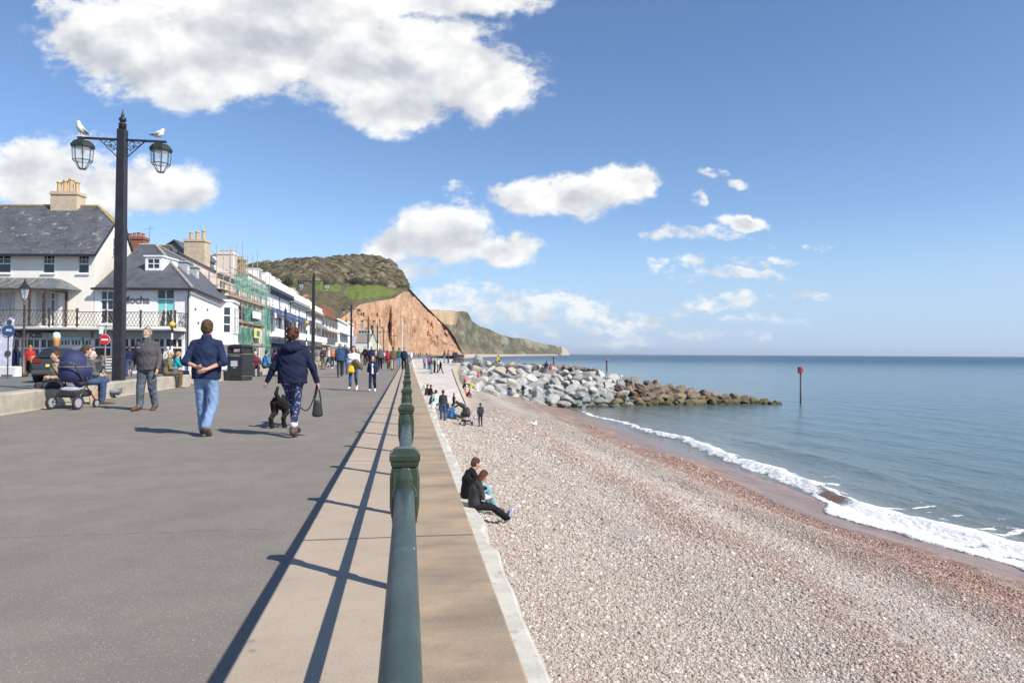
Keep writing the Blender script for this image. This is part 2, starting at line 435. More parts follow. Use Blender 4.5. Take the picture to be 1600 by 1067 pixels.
# ================================================================== railing
GREEN = None
def green_paint():
    mt, b, pr = pmat('dark green gloss paint')
    tc = b.n('ShaderNodeTexCoord').outputs['Object']
    n_ = b.noise(tc, 9, 5, .6)
    c = b.mix(b.sm(n_, .3, .7), (.028, .043, .027, 1), (.042, .058, .034, 1)); c = b.mix(b.sm(b.noise(tc, 55, 5, .7), .60, .68, 0, .6), c, (.13, .13, .085, 1))
    vo = b.n('ShaderNodeTexVoronoi'); vo.inputs['Scale'].default_value = 95; b.put(vo.inputs['Vector'], b.vm('MULTIPLY', tc, (1, .45, 1)))
    ch = b.m('MULTIPLY', b.m('LESS_THAN', vo.outputs['Distance'], .16), b.m('GREATER_THAN', b.sep(vo.outputs['Color'])[0], .9))
    c = b.mix(b.m('MULTIPLY', ch, .8), c, (.55, .58, .56, 1))
    b.put(pr.inputs['Base Color'], c); b.put(pr.inputs['Roughness'], b.sm(n_, .2, .8, .22, .38))
    pr.inputs['Coat Weight'].default_value = .3
    bp = b.n('ShaderNodeBump'); bp.inputs['Strength'].default_value = .25; bp.inputs['Distance'].default_value = .004
    b.put(bp.inputs['Height'], b.noise(tc, 60, 4, .6)); b.put(pr.inputs['Normal'], bp.outputs[0])
    return mt
GREEN = green_paint()
def pipe_paint():
    mt, b, pr = pmat('grey green pipe paint')
    tc = b.n('ShaderNodeTexCoord').outputs['Object']
    n_ = b.noise(b.vm('MULTIPLY', tc, (1, .15, 1)), 14, 5, .6)
    c = b.mix(b.sm(n_, .3, .7), (.028, .050, .045, 1), (.046, .070, .062, 1)); c = b.mix(b.sm(b.noise(b.vm('MULTIPLY', tc, (1, .3, 1)), 40, 5, .7), .62, .70, 0, .5), c, (.12, .13, .11, 1))
    vo = b.n('ShaderNodeTexVoronoi'); vo.inputs['Scale'].default_value = 60; b.put(vo.inputs['Vector'], b.vm('MULTIPLY', tc, (1, .4, 1)))
    ch = b.m('MULTIPLY', b.m('LESS_THAN', vo.outputs['Distance'], .14), b.m('GREATER_THAN', b.sep(vo.outputs['Color'])[0], .93))
    c = b.mix(b.m('MULTIPLY', ch, .8), c, (.5, .55, .53, 1))
    b.put(pr.inputs['Base Color'], c); b.put(pr.inputs['Roughness'], b.sm(b.noise(tc, 8, 5, .7), .3, .7, .34, .52))
    pr.inputs['Coat Weight'].default_value = .08; pr.inputs['Coat Roughness'].default_value = .25
    bp = b.n('ShaderNodeBump'); bp.inputs['Strength'].default_value = .12; bp.inputs['Distance'].default_value = .003
    b.put(bp.inputs['Height'], b.noise(tc, 40, 4, .6)); b.put(pr.inputs['Normal'], bp.outputs[0])
    return mt
PIPE = pipe_paint()
rail = empty('seafront_railing', (0, 0, 0), 0, 'long green painted railing of round pipes and capped posts along the sea wall', 'railing')
def rx(y): return -0.006+0.0004*y
mb = MB(); yy = [-3]+list(np.arange(0, 176, 8.0))+[176]
mb.tube([(rx(y), y, .895) for y in yy], .0275, 24); mb.build('top_rail', PIPE, rail, True)
mb = MB(); mb.tube([(rx(y), y, .44) for y in yy], .025, 16); mb.build('lower_rail', PIPE, rail, True)
mb = MB()                                        # post, with the bosses that the pipes run through
s2 = math.sqrt(2)
mb.lathe([(.046*s2, 0), (.046*s2, .05), (.034*s2, .08), (.027*s2, .10), (.026*s2, .36), (.036*s2, .385), (.037*s2, .495), (.027*s2, .52), (.026*s2, .78), (.030*s2, .80)], 4, rot=.5)
post_me = mb.mesh('post')
mb = MB()
# heavy eight sided socket round the pipe, moulded neck and hipped cap
mb.lathe([(.028, .795), (.040, .82), (.0445, .85), (.0450, .935), (.040, .962), (.036, .970)], 12, rot=.5)
mb.box(-.036, .036, -.036, .036, .80, .972, .008)
mb.lathe([(.036*s2, .968), (.040*s2, .974), (.0405*s2, .983), (.044*s2, .990), (.0445*s2, 1.002), (.042*s2, 1.008), (.026*s2, 1.022), (.0, 1.024)], 4, rot=.5)
mb.tube([(0, -.052, .895), (0, -.036, .895)], [.031, .036], 20); mb.tube([(0, .052, .895), (0, .036, .895)], [.031, .036], 20)
cap_me = mb.mesh('post_cap')
import bmesh
for me_ in (cap_me, post_me):
    bm = bmesh.new(); bm.from_mesh(me_)
    bmesh.ops.bevel(bm, geom=[e for e in bm.edges if e.is_manifold and e.calc_face_angle(0) > .5], offset=.0022, segments=2, affect='EDGES')
    bm.to_mesh(me_); bm.free()
for i in range(-1, 98):
    y = 2.05+1.76*i
    p = mk('post', post_me, GREEN, rail); p.location = (rx(y), y, 0)
    c = mk('post_cap', cap_me, GREEN, p)

# ================================================================== beach
SEA = -5.2
def beach_z(X, Y):
    X = np.asarray(X, float); Y = np.asarray(Y, float)
    t = np.clip((X-1.4)/17.0, 0, 3)
    z = -2.42-2.78*t*(.80+.20*t)
    z = z+.20*np.exp(-((X-7.0-.6*np.sin(Y*.11))/1.1)**2)+.05*np.sin(X*1.9+Y*.12+3*fbm(X*.15, Y*.08, 2))*np.clip((X-2)/3, 0, 1)+.12*np.exp(-((X-11.5-.8*np.sin(Y*.09+1))/.9)**2)
    cusp = .16*np.sin(Y*.42+1.2*np.sin(Y*.1))*np.exp(-((X-15)/3.2)**2)
    z = z+cusp+.10*(fbm(X*.5, Y*.35, 4)-.5)+.045*(fbm(X*2.2+5, Y*2.2, 3)-.5)
    # the beach climbs towards the slipway
    up_ = np.clip((Y-30)/40, 0, 1)*np.clip((13-X)/9, 0, 1)
    z = z-0.35*up_*np.clip((X-2)/5, 0, 1)
    z = np.where((Y > 62), z+np.clip((Y-62)/25, 0, 1)*0.8*np.clip((16-X)/8, 0, 1), z)
    return z
xs = np.concatenate([np.arange(1.35, 21, .12), np.arange(21, 40, 1.0)])
ys = np.concatenate([np.arange(-2, 30, .12), np.arange(30, 60, .3), np.arange(60, 116, 1.0)])
XX, YY = np.meshgrid(xs, ys); ZZ = beach_z(XX, YY)
V = np.stack([XX, YY, ZZ], -1).reshape(-1, 3)
def shingle_mat():
    mt, b, pr = pmat('shingle')
    tc = b.n('ShaderNodeTexCoord').outputs['Object']
    x, y, z = b.sep(tc)
    tone = band_tone(b, x, y, tc)
    warp = b.vm('MULTIPLY', b.vm('SUBTRACT', b.noise(tc, 12, 2, .5, out=1), (.5, .5, .5)), (.05, .05, .05))
    p2 = b.vm('ADD', tc, warp)
    def layer(sc):
        vo = b.n('ShaderNodeTexVoronoi'); vo.inputs['Scale'].default_value = sc; b.put(vo.inputs['Vector'], p2)
        return vo
    v1 = layer(21); v2 = layer(47)
    rnd = b.sep(v1.outputs['Color']); rn2 = b.sep(v2.outputs['Color'])
    pick = b.m('GREATER_THAN', rnd[2], .35)
    d = b.mix(pick, v2.outputs['Distance'], v1.outputs['Distance'])
    cr = b.mix(pick, rn2[0], rnd[0])
    stone = b.ramp(cr, [(0, (.33, .255, .21)), (.2, (.44, .355, .295)), (.42, (.53, .455, .39)), (.62, (.47, .435, .395)), (.8, (.59, .53, .47)), (1, (.72, .67, .61))])
    red = b.ramp(cr, [(0, (.10, .05, .04)), (.3, (.24, .125, .09)), (.6, (.34, .20, .15)), (.85, (.42, .30, .24)), (1, (.55, .48, .42))])
    c = b.mix(tone[0], stone, red)
    gap = b.sm(d, .34, .66, 1, .6)
    c = b.mix(1.0, c, b.com(gap, gap, gap), 'MULTIPLY')
    far = b.sm(b.noise(tc, .9, 5, .6), .35, .65)
    c = b.mix(b.m('MULTIPLY', far, .35), c, (.60, .51, .42, 1))
    wet = tone[1]
    c = b.mix(wet, c, b.mix(.6, c, (.22, .135, .10, 1)))
    b.put(pr.inputs['Base Color'], c)
    b.put(pr.inputs['Roughness'], b.m('MULTIPLY_ADD', wet, -.46, .80)); pr.inputs['Specular IOR Level'].default_value = .35
    h = b.m('MULTIPLY', b.m('SUBTRACT', 1.0, d), b.m('MULTIPLY_ADD', wet, -.92, 1.0))
    bp = b.n('ShaderNodeBump'); bp.inputs['Strength'].default_value = .8; bp.inputs['Distance'].default_value = .035
    b.put(bp.inputs['Height'], h); b.put(pr.inputs['Normal'], bp.outputs[0])
    return mt
def band_tone(b, x, y, tc):
    """how red (fine wet grit) and how wet the shingle is, by distance from the sea"""
    n_ = b.noise(b.vm('MULTIPLY', tc, (1, .45, 1)), .55, 5, .62)
    xx = b.m('ADD', x, b.m('MULTIPLY', b.m('SUBTRACT', n_, .5), 5.5))
    cus = b.m('MULTIPLY', b.m('SINE', b.m('ADD', b.m('MULTIPLY', y, .42), b.m('MULTIPLY', b.m('SINE', b.m('MULTIPLY', y, .1)), 1.2))), .9)
    xx2 = b.m('SUBTRACT', b.m('ADD', x, b.m('MULTIPLY', b.m('SUBTRACT', n_, .5), 2.6)), cus)
    red = b.sm(xx, 9.6, 13.6)
    d1 = b.m('ABSOLUTE', b.m('SUBTRACT', xx, 7.6)); red = b.m('MAXIMUM', red, b.sm(d1, .2, 1.6, .42, 0))
    wet = b.sm(xx2, 14.4, 15.6)
    return red, wet
SHING = shingle_mat()
bme = grid_mesh('beach', V, len(xs), len(ys))
beach = mk('beach', bme, SHING); tag(beach, kind='structure')

# loose pebbles lying over the near beach
def pebble_mats():
    mt, b, pr = pmat('pebbles')
    oi = b.n('ShaderNodeObjectInfo').outputs['Random']
    geo = b.n('ShaderNodeNewGeometry').outputs['Position']
    x, y, z = b.sep(geo)
    tone = band_tone(b, x, y, geo)
    stone = b.ramp(oi, [(0, (.24, .175, .145)), (.16, (.36, .28, .23)), (.36, (.44, .375, .32)), (.56, (.36, .335, .31)), (.8, (.47, .42, .37)), (.93, (.54, .49, .44)), (1, (.70, .66, .60))])
    red = b.ramp(oi, [(0, (.12, .06, .05)), (.3, (.27, .14, .10)), (.6, (.38, .23, .18)), (.85, (.46, .34, .28)), (1, (.60, .52, .47))])
    c = b.mix(tone[0], stone, red)
    mot = b.noise(b.n('ShaderNodeTexCoord').outputs['Object'], 2.0, 4, .6)
    c = b.mix(b.sm(mot, .35, .7, 0, .3), c, (.30, .24, .21, 1))
    c = b.mix(tone[1], c, b.mix(.5, c, (.15, .09, .07, 1)))
    b.put(pr.inputs['Base Color'], c); b.put(pr.inputs['Roughness'], b.m('MULTIPLY_ADD', tone[1], -.4, .75)); pr.inputs['Specular IOR Level'].default_value = .35
    return mt
PEB = pebble_mats()
def pebbles():
    protos = []
    for k in range(6):
        mb = MB(); vs, fs = ICO(2); rr = random.Random(k)
        sx, sy, sz = 1, rr.uniform(.62, .95), rr.uniform(.42, .68); o3 = Vector((k*5, 0, 0))
        out = []
        for v in vs:
            v = Vector(v); n_ = 1+.16*mnoise.noise(v*1.1+o3)
            out.append((v.x*sx*n_, v.y*sy*n_, v.z*sz*n_))
        mb.add(out, fs); me = mb.mesh('pebble'); me.materials.append(PEB)
        me.polygons.foreach_set('use_smooth', np.ones(len(me.polygons), bool)); protos.append(me)
    # one point per pebble, thinning out with distance from the wall walk
    N = 1100000
    px = 1.45+rng.random(N)*15.2; py = 2.0+rng.random(N)**1.7*58
    dist = np.hypot(px, py)
    keep = rng.random(N) < np.clip(1.1-dist/42, .12, 1)*np.clip((60-dist)/18, 0, 1)
    ang = (px*math.cos(YAW)-py*math.sin(YAW))/(px*math.sin(YAW)+py*math.cos(YAW))
    keep &= (ang < .80) & (ang > -.25)
    keep &= ~((px > 14.6))
    keep &= fbm(px*.9, py*.5) < .70
    px, py = px[keep], py[keep]; n = len(px)
    pz = beach_z(px, py)
    S = np.exp(rng.normal(math.log(.0128), .42, n)); S = np.clip(S, .007, .05)
    S *= np.where(px > 10.5, .75, 1.0)*(.8+.5*fbm(px*.6+9, py*.4))
    S *= 1+np.clip((np.hypot(px, py)-9)/22, 0, 1.3)
    # own bilinear height: the beach grid is .12 m, fine enough
    me = bpy.data.meshes.new('pebbles'); me.vertices.add(n)
    me.vertices.foreach_set('co', np.stack([px, py, pz+S*.18], -1).astype(np.float32).ravel())
    vattr(me, 'size', S)
    for nm in ('rx', 'ry', 'rz'):
        vattr(me, nm, rng.random(n)*6.283 if nm == 'rz' else rng.normal(0, .28, n))
    a = me.attributes.new('pick', 'INT', 'POINT'); a.data.foreach_set('value', rng.integers(0, 6, n).astype(np.int32))
    o = mk('pebbles', me, None); tag(o, kind='stuff')
    pc = bpy.data.collections.new('pebble_shapes')
    for p in protos:
        q = bpy.data.objects.new('pebble_shape', p); pc.objects.link(q)
    g = bpy.data.node_groups.new('scatter_pebbles', 'GeometryNodeTree')
    g.interface.new_socket('Geometry', in_out='INPUT', socket_type='NodeSocketGeometry')
    g.interface.new_socket('Geometry', in_out='OUTPUT', socket_type='NodeSocketGeometry')
    N_ = g.nodes.new; L = g.links.new
    gi = N_('NodeGroupInput'); go = N_('NodeGroupOutput')
    m2p = N_('GeometryNodeMeshToPoints'); iop = N_('GeometryNodeInstanceOnPoints')
    ci = N_('GeometryNodeCollectionInfo'); ci.inputs['Collection'].default_value = pc
    ci.inputs['Separate Children'].default_value = True; ci.inputs['Reset Children'].default_value = True
    def attr(nm, ty='FLOAT'):
        x = N_('GeometryNodeInputNamedAttribute'); x.data_type = ty; x.inputs['Name'].default_value = nm; return x.outputs['Attribute']
    cx = N_('ShaderNodeCombineXYZ'); L(attr('rx'), cx.inputs[0]); L(attr('ry'), cx.inputs[1]); L(attr('rz'), cx.inputs[2])
    L(gi.outputs[0], m2p.inputs['Mesh']); L(m2p.outputs[0], iop.inputs['Points']); L(ci.outputs[0], iop.inputs['Instance'])
    iop.inputs['Pick Instance'].default_value = True
    L(attr('pick', 'INT'), iop.inputs['Instance Index'])
    e2r = N_('FunctionNodeEulerToRotation'); L(cx.outputs[0], e2r.inputs[0]); L(e2r.outputs[0], iop.inputs['Rotation'])
    L(attr('size'), iop.inputs['Scale']); L(iop.outputs[0], go.inputs[0])
    md = o.modifiers.new('scatter', 'NODES'); md.node_group = g
    print('pebbles', n)
pebbles()

# ================================================================== sea
def crest_x(Y):      # line of the breaking wave
    Y = np.asarray(Y, float)
    return 19.9+.55*np.sin(Y*.15+.9)+.25*np.sin(Y*.43)+.35*(fbm(Y*.8, Y*0+2.)-.5)*2+np.clip((26-Y)/7, -.2, 1)*.9
def foam_in(Y):
    Y = np.asarray(Y, float)
    k = 1/(1+np.exp((Y-26.3)/.35))               # the front part has already collapsed and runs up the beach
    return crest_x(Y)-.95+.35*np.clip((Y-32)/14, 0, 1)-1.55*k-.45*(fbm(Y*1.1, Y*0+7., 5)-.5)+.35*np.clip((Y-45)/20, 0, 1)
def sea_mesh():
    xs = np.concatenate([np.arange(16.0, 25.5, .04), np.arange(25.5, 34, .13), np.arange(34, 90, .8), np.geomspace(90, 60000, 60)])
    ys = np.concatenate([np.arange(-30, 12, 2.0), np.arange(12, 40, .07), np.arange(40, 80, .22), np.arange(80, 130, 1.0), np.geomspace(130, 70000, 70)])
    X, Y = np.meshgrid(xs, ys)
    d = X-crest_x(Y)
    near = np.exp(-np.clip(X-22, 0, None)/60)*np.exp(-np.clip(Y-60, 0, None)/120)
    fadeY = np.clip((80-Y)/26, 0.0, 1)
    hgt = .40*(.8+.5*(fbm(Y*.25, Y*0+1.)-.3))
    coll = 1/(1+np.exp((Y-26.3)/.35))
    front = np.exp(-(np.abs(d)/.62)**1.8)
    ridge = np.where(d > 0, np.exp(-(d/.95)**2), front)*hgt*fadeY*(1-.35*coll)
    swell = .045*np.sin((X*.93+Y*.22)*1.15+2*fbm(X*.1, Y*.1))*near+.09*(fbm(X*.45, Y*.22, 4)-.5)*near+.05*(fbm(X*1.6, Y*.8, 3)-.5)*near
    z = SEA+ridge+swell*np.clip(d, 0, 3)/3
    z += .12*np.exp(-((X-25.2-.5*np.sin(Y*.2))/.8)**2)*fadeY
    fi = foam_in(Y)
    rag = fbm(X*1.1, Y*1.1, 5)-.5; rag2 = fbm(X*3.1+4, Y*2.1, 4)-.5
    inner = np.clip((X-fi+.35*rag2)/.16, 0, 1)
    outer = np.clip((crest_x(Y)+.40+1.3*rag+.8*rag2+.9*coll-X)/(.55+.5*coll), 0, 1)
    foam = inner*outer
    brk = np.clip((fbm(X*1.6+3, Y*1.3, 5)-.55)/.08, 0, 1)*coll*np.clip((X-fi-.7)/.4, 0, 1)*np.clip((crest_x(Y)+.2-X)/.5, 0, 1)
    face = np.exp(-((Y-28.0)/1.6)**4)*((d < -.04) & (d > -.62))
    face2 = np.exp(-((Y-50)/3.5)**4)*np.clip(.9-np.abs(d+.33)/.16, 0, 1)*.7
    face = np.clip(face+face2, 0, 1)
    foam = foam*(1-.75*brk)*(1-face)*np.clip((80-Y)/10, 0, 1)
    foam = foam*np.where(Y > 52, np.clip((fbm(X*.8, Y*.3+8, 4)-.36)/.08, 0, 1)*.5+.5, 1)
    st = np.clip((fbm(X*.8, Y*2.0+3, 5)-.60)/.10, 0, 1)*np.exp(-((d-2.0)/1.8)**2)*np.clip((36-Y)/6, 0, 1)
    foam = np.clip(foam+.7*st, 0, 1)
    lump = fbm(X*4, Y*4, 4)-.5; lump2 = fbm(X*13, Y*13, 3)-.5
    z = z+foam*(.09*lump+.045*lump2+.02)
    zb = beach_z(X, Y)
    thick = .015+.055*np.clip((X-fi)/.5, 0, 1)
    film = zb+thick+foam*(.04*(lump+.5)+.03*(lump2+.5))
    z = np.where(X < fi, np.where(zb > z, np.minimum(z, zb-.03), z), np.maximum(z, film))
    z = np.where(face > .2, np.maximum(z, SEA+.04+hgt*np.exp(-(np.abs(d)/.5)**2)), z)
    me = grid_mesh('sea', np.stack([X, Y, z], -1).reshape(-1, 3), len(xs), len(ys))
    vattr(me, 'foam', foam); vattr(me, 'face', face)
    vattr(me, 'murk', (.5*np.exp(-np.clip(d, 0, None)/2.5)+.5*np.exp(-np.clip(d, 0, None)/20))*np.clip((150-Y)/60, 0, 1))
    return me
def sea_mat():
    mt, b, pr = pmat('sea water')
    def at_(n_):
        x = b.n('ShaderNodeAttribute'); x.attribute_name = n_; return x.outputs['Fac']
    foam, face, murk = at_('foam'), at_('face'), at_('murk')
    geo = b.n('ShaderNodeNewGeometry').outputs['Position']; x, y, z = b.sep(geo)
    big = b.noise(b.vm('MULTIPLY', geo, (.35, 1, 1)), .012, 4, .55); band = b.noise(b.vm('MULTIPLY', geo, (.12, 1, 1)), .0016, 3, .6)
    dist = b.vm('LENGTH', geo)
    deep = b.mix(b.sm(dist, 60, 900), (.050, .112, .122, 1), (.006, .042, .085, 1))
    deep = b.mix(b.sm(band, .5, .62, 0, .7), deep, (.012, .055, .105, 1))
    deep = b.mix(b.sm(big, .45, .7, 0, .35), deep, (.075, .150, .160, 1))
    c = b.mix(b.m('MULTIPLY', murk, .95), deep, (.225, .215, .18, 1))
    c = b.mix(face, c, (.20, .13, .07, 1))
    fn = b.noise(geo, 9, 8, .72)
    vf = b.n('ShaderNodeTexVoronoi', feature='DISTANCE_TO_EDGE'); vf.inputs['Scale'].default_value = 5.5; b.put(vf.inputs['Vector'], b.vm('ADD', geo, b.vm('SCALE', b.noise(geo, 5, 4, .6, out=1), .25)))
    lace = b.sm(vf.outputs['Distance'], .02, .16, 1, 0)
    fo = b.m('ADD', b.m('MULTIPLY', foam, 1.25), b.m('MULTIPLY', b.m('ADD', b.m('SUBTRACT', fn, .62), b.m('MULTIPLY', lace, .22)), b.sm(foam, .02, .25)))
    fo = b.sm(fo, .12, .62)
    c = b.mix(fo, c, (.82, .83, .82, 1))
    b.put(pr.inputs['Base Color'], c)
    b.put(pr.inputs['Roughness'], b.m('MAXIMUM', b.m('MULTIPLY', fo, .85), b.sm(dist, 30, 900, .12, .30)))
    pr.inputs['IOR'].default_value = 1.33; b.put(pr.inputs['Specular IOR Level'], b.sm(dist, 40, 1500, .42, .20))
    w1 = b.noise(b.vm('MULTIPLY', geo, (1, .40, 1)), 2.6, 5, .62); w2 = b.noise(b.vm('MULTIPLY', geo, (1, .45, 1)), .55, 4, .6); w3 = b.noise(b.vm('MULTIPLY', geo, (1, .5, 1)), .09, 4, .6)
    far = b.sm(dist, 40, 500)
    h = b.m('ADD', b.m('MULTIPLY', w1, .12), b.m('ADD', b.m('MULTIPLY', w2, .42), b.m('MULTIPLY', w3, b.m('MULTIPLY', far, 1.6))))
    bp = b.n('ShaderNodeBump'); bp.inputs['Strength'].default_value = .8; bp.inputs['Distance'].default_value = .8
    b.put(bp.inputs['Height'], b.m('ADD', h, b.m('MULTIPLY', b.m('MULTIPLY', fn, foam), .12))); b.put(pr.inputs['Normal'], bp.outputs[0])
    return mt
sea = mk('sea', sea_mesh(), sea_mat()); tag(sea, kind='structure')
# sea bed / land under everything, reaching the horizon
mb = MB(); mb.box(-60000, 70000, -3000, 75000, -9.5, -9.0)
tag(mb.build('ground', M('sea bed', (.12, .10, .08), .9)), kind='structure')
# ================================================================== far esplanade, slipway
E1 = gp(728, 633, -2.9); E2 = gp(715, 602, -1.75); E3 = gp(706, 577, -.62); E4 = gp(723, 566, -.02)
slip = empty('slipway', (E3.x, E3.y, -1), 0, 'pale concrete slipway rising from the shingle beside the boulders', 'slipway')
def rel(o, p): return (p[0]-o.location.x, p[1]-o.location.y, p[2]-o.location.z)
top = []
L_ = [Vector((.43, E1.y-4, -2.75)), Vector((.43, E2.y, -1.75)), Vector((.43, E3.y, -.62)), Vector((.43, E4.y, -.02)), Vector((.43, 170, -.02))]
Rr = [E1, E2, E3, E4, Vector((11, 170, -.02))]
mb = MB(); vs = []
for l, r_ in zip(L_, Rr): vs += [rel(slip, l), rel(slip, r_)]
mb.add(vs, [(2*i, 2*i+1, 2*i+3, 2*i+2) for i in range(4)])
mb.build('ramp', M('gravelly concrete', (.50, .455, .41), .9, .14, 1.2, bump=.7, bscale=9, col2=(.60, .555, .50), thr=.52), slip)
mb = MB(); vs = []
for r_ in Rr:
    o_ = Vector((1, 0, 0)); vs += [rel(slip, r_+Vector((0, 0, .10))), rel(slip, r_+Vector((.32, 0, .10))), rel(slip, r_+Vector((.42, 0, -4.5))), rel(slip, r_+Vector((0, 0, -4.5)))]
fs = []
for i in range(4):
    for k in range(4): fs.append((i*4+k, i*4+(k+1) % 4, i*4+4+(k+1) % 4, i*4+4+k))
fs += [(3, 2, 1, 0)]
mb.add(vs, fs); mb.build('side_wall', M('warm wall concrete', (.50, .42, .32), .85, .10, 1.0, bump=.4, bscale=14, col2=(.36, .28, .2), thr=.62), slip)
# slab at the foot of the slipway
S1, S2, S3, S4 = gp(700, 634, -2.95), gp(731, 634, -3.0), gp(722, 613, -2.2), gp(703, 618, -2.35)
mb = MB(); mb.slab([rel(slip, p) for p in (S1, S2, S3, S4)], .35); mb.build('foot_slab', PALEC, slip)

# ================================================================== road and town ground
mb = MB(); mb.add([(-7.3, -10, -.012), (-7.3, 470, -.012), (-400, 470, -.012), (-400, -10, -.012)], [(0, 1, 2, 3)])
ROAD = M('road asphalt', (.16, .155, .15), .85, .15, 1.0, bump=.3, bscale=40)
o = mb.build('road', ROAD); tag(o, kind='structure')
# ================================================================== hill with the red cliff
def interp(pts, u): 
    p = np.array(pts, float); return np.interp(u, p[:, 0], p[:, 1])
SKY_ = [(250,452),(330,432),(400,414),(430,410),(470,406),(500,405),(530,403),(560,401),(590,403),(606,408),(620,420),(632,434),(640,452),(655,468),(680,493),(700,512),(712,528),(722,549),(726,552.5)]
CLF = [(250,540),(440,535),(500,518),(535,497),(560,476),(590,470),(615,466),(630,455),(640,453),(655,469),(680,494),(700,513),(712,529),(722,549.5),(726,552.5)]
us = np.linspace(250, 726, 620)
toe_d = np.interp(us, [250, 500, 560, 640, 726], [300, 430, 560, 760, 1010])
ts = np.concatenate([np.linspace(0, 1, 120), 1+np.linspace(0, 1, 150)[1:], 2+np.linspace(0, 1, 8)[1:]])
rows = []; mi = []
Uu, Tt = np.meshgrid(us, ts)
cv = interp(CLF, Uu); sv = interp(SKY_, Uu); td = np.interp(Uu, us, toe_d)
cl_d = td+ (55+10*np.sin(Uu*.05))*np.clip((722-Uu)/60, .05, 1)
sk_d = cl_d+np.clip((640-Uu)/60, .02, 1)*np.where(Uu > 500, 330, 330+(500-Uu)*1.2)
hz_v = 551.6
zc = CAM_Z+(hz_v-cv)/F*cl_d; zs = CAM_Z+(hz_v-sv)/F*sk_d
t1 = np.clip(Tt, 0, 1); t2 = np.clip(Tt-1, 0, 1); t3 = np.clip(Tt-2, 0, 1)
gul = fbm(Uu*.14, Tt*1.2, 5)-.5; gul2 = fbm(Uu*.5+50, Tt*5, 3)-.5
d = td+(cl_d-td)*t1+(sk_d-cl_d)*t2+t3*400
prof = t1**.95
z = np.where(Tt <= 1, -1+(zc+1)*prof, np.where(Tt <= 2, zc+(zs-zc)*(t2**.92), zs-t3*130))
d = d+np.where(Tt <= 1, (gul*34+gul2*5+(fbm(Uu*.05+7, Tt*2.2, 4)-.5)*40)*np.sin(np.pi*np.clip(t1, .02, 1)*.92), 0)*np.clip((724-Uu)/30, 0, 1)
d = d+np.where((Tt > 1) & (Tt < 2), (fbm(Uu*.03, Tt*4, 3)-.5)*30, 0)
z = np.where((Tt <= 1), z+(fbm(Uu*.3, Tt*9, 3)-.5)*1.5*np.sin(np.pi*t1), z)
d = d+np.where(Tt <= 1, (fbm(Uu*.25, Tt*6+3, 4)-.5)*14*np.clip((724-Uu)/30, 0, 1)*np.sin(np.pi*np.clip(t1, .02, 1)*.95), 0)
Fh = Vector((math.sin(YAW), math.cos(YAW))); Rh = Vector((math.cos(YAW), -math.sin(YAW)))
a_ = (Uu-800)/F
Xw = d*(Fh[0]+Rh[0]*a_); Yw = d*(Fh[1]+Rh[1]*a_)
me = grid_mesh('hill', np.stack([Xw, Yw, z], -1).reshape(-1, 3), len(us), len(ts))
# where things grow: cliff face, fields, scrub
pv = hz_v-(z-CAM_Z)*F/d
def inpoly(x, y, P):
    ins = np.zeros(x.shape, bool); n = len(P)
    for i in range(n):
        x0, y0 = P[i]; x1, y1 = P[(i+1) % n]
        c = ((y0 > y) != (y1 > y)) & (x < (x1-x0)*(y-y0)/((y1-y0)+1e-9)+x0); ins ^= c
    return ins
wu = Uu+4*(fbm(Uu*.2, pv*.2)-.5); wv_ = pv+3*(fbm(Uu*.2+9, pv*.2)-.5)
f1 = inpoly(wu, wv_, [(488,440),(531,442),(533,452),(525,456),(490,452)])
f2 = inpoly(wu, wv_, [(541,449),(552,446),(575,445),(600,447.5),(622,457),(607,462),(560,467),(545,466),(537,460)])
fld = (f1 | f2) & (Tt > 1)
vattr(me, 'cliff', ((Tt <= 1.0) | (Uu > 648)).astype(float)); vattr(me, 'field', fld.astype(float))
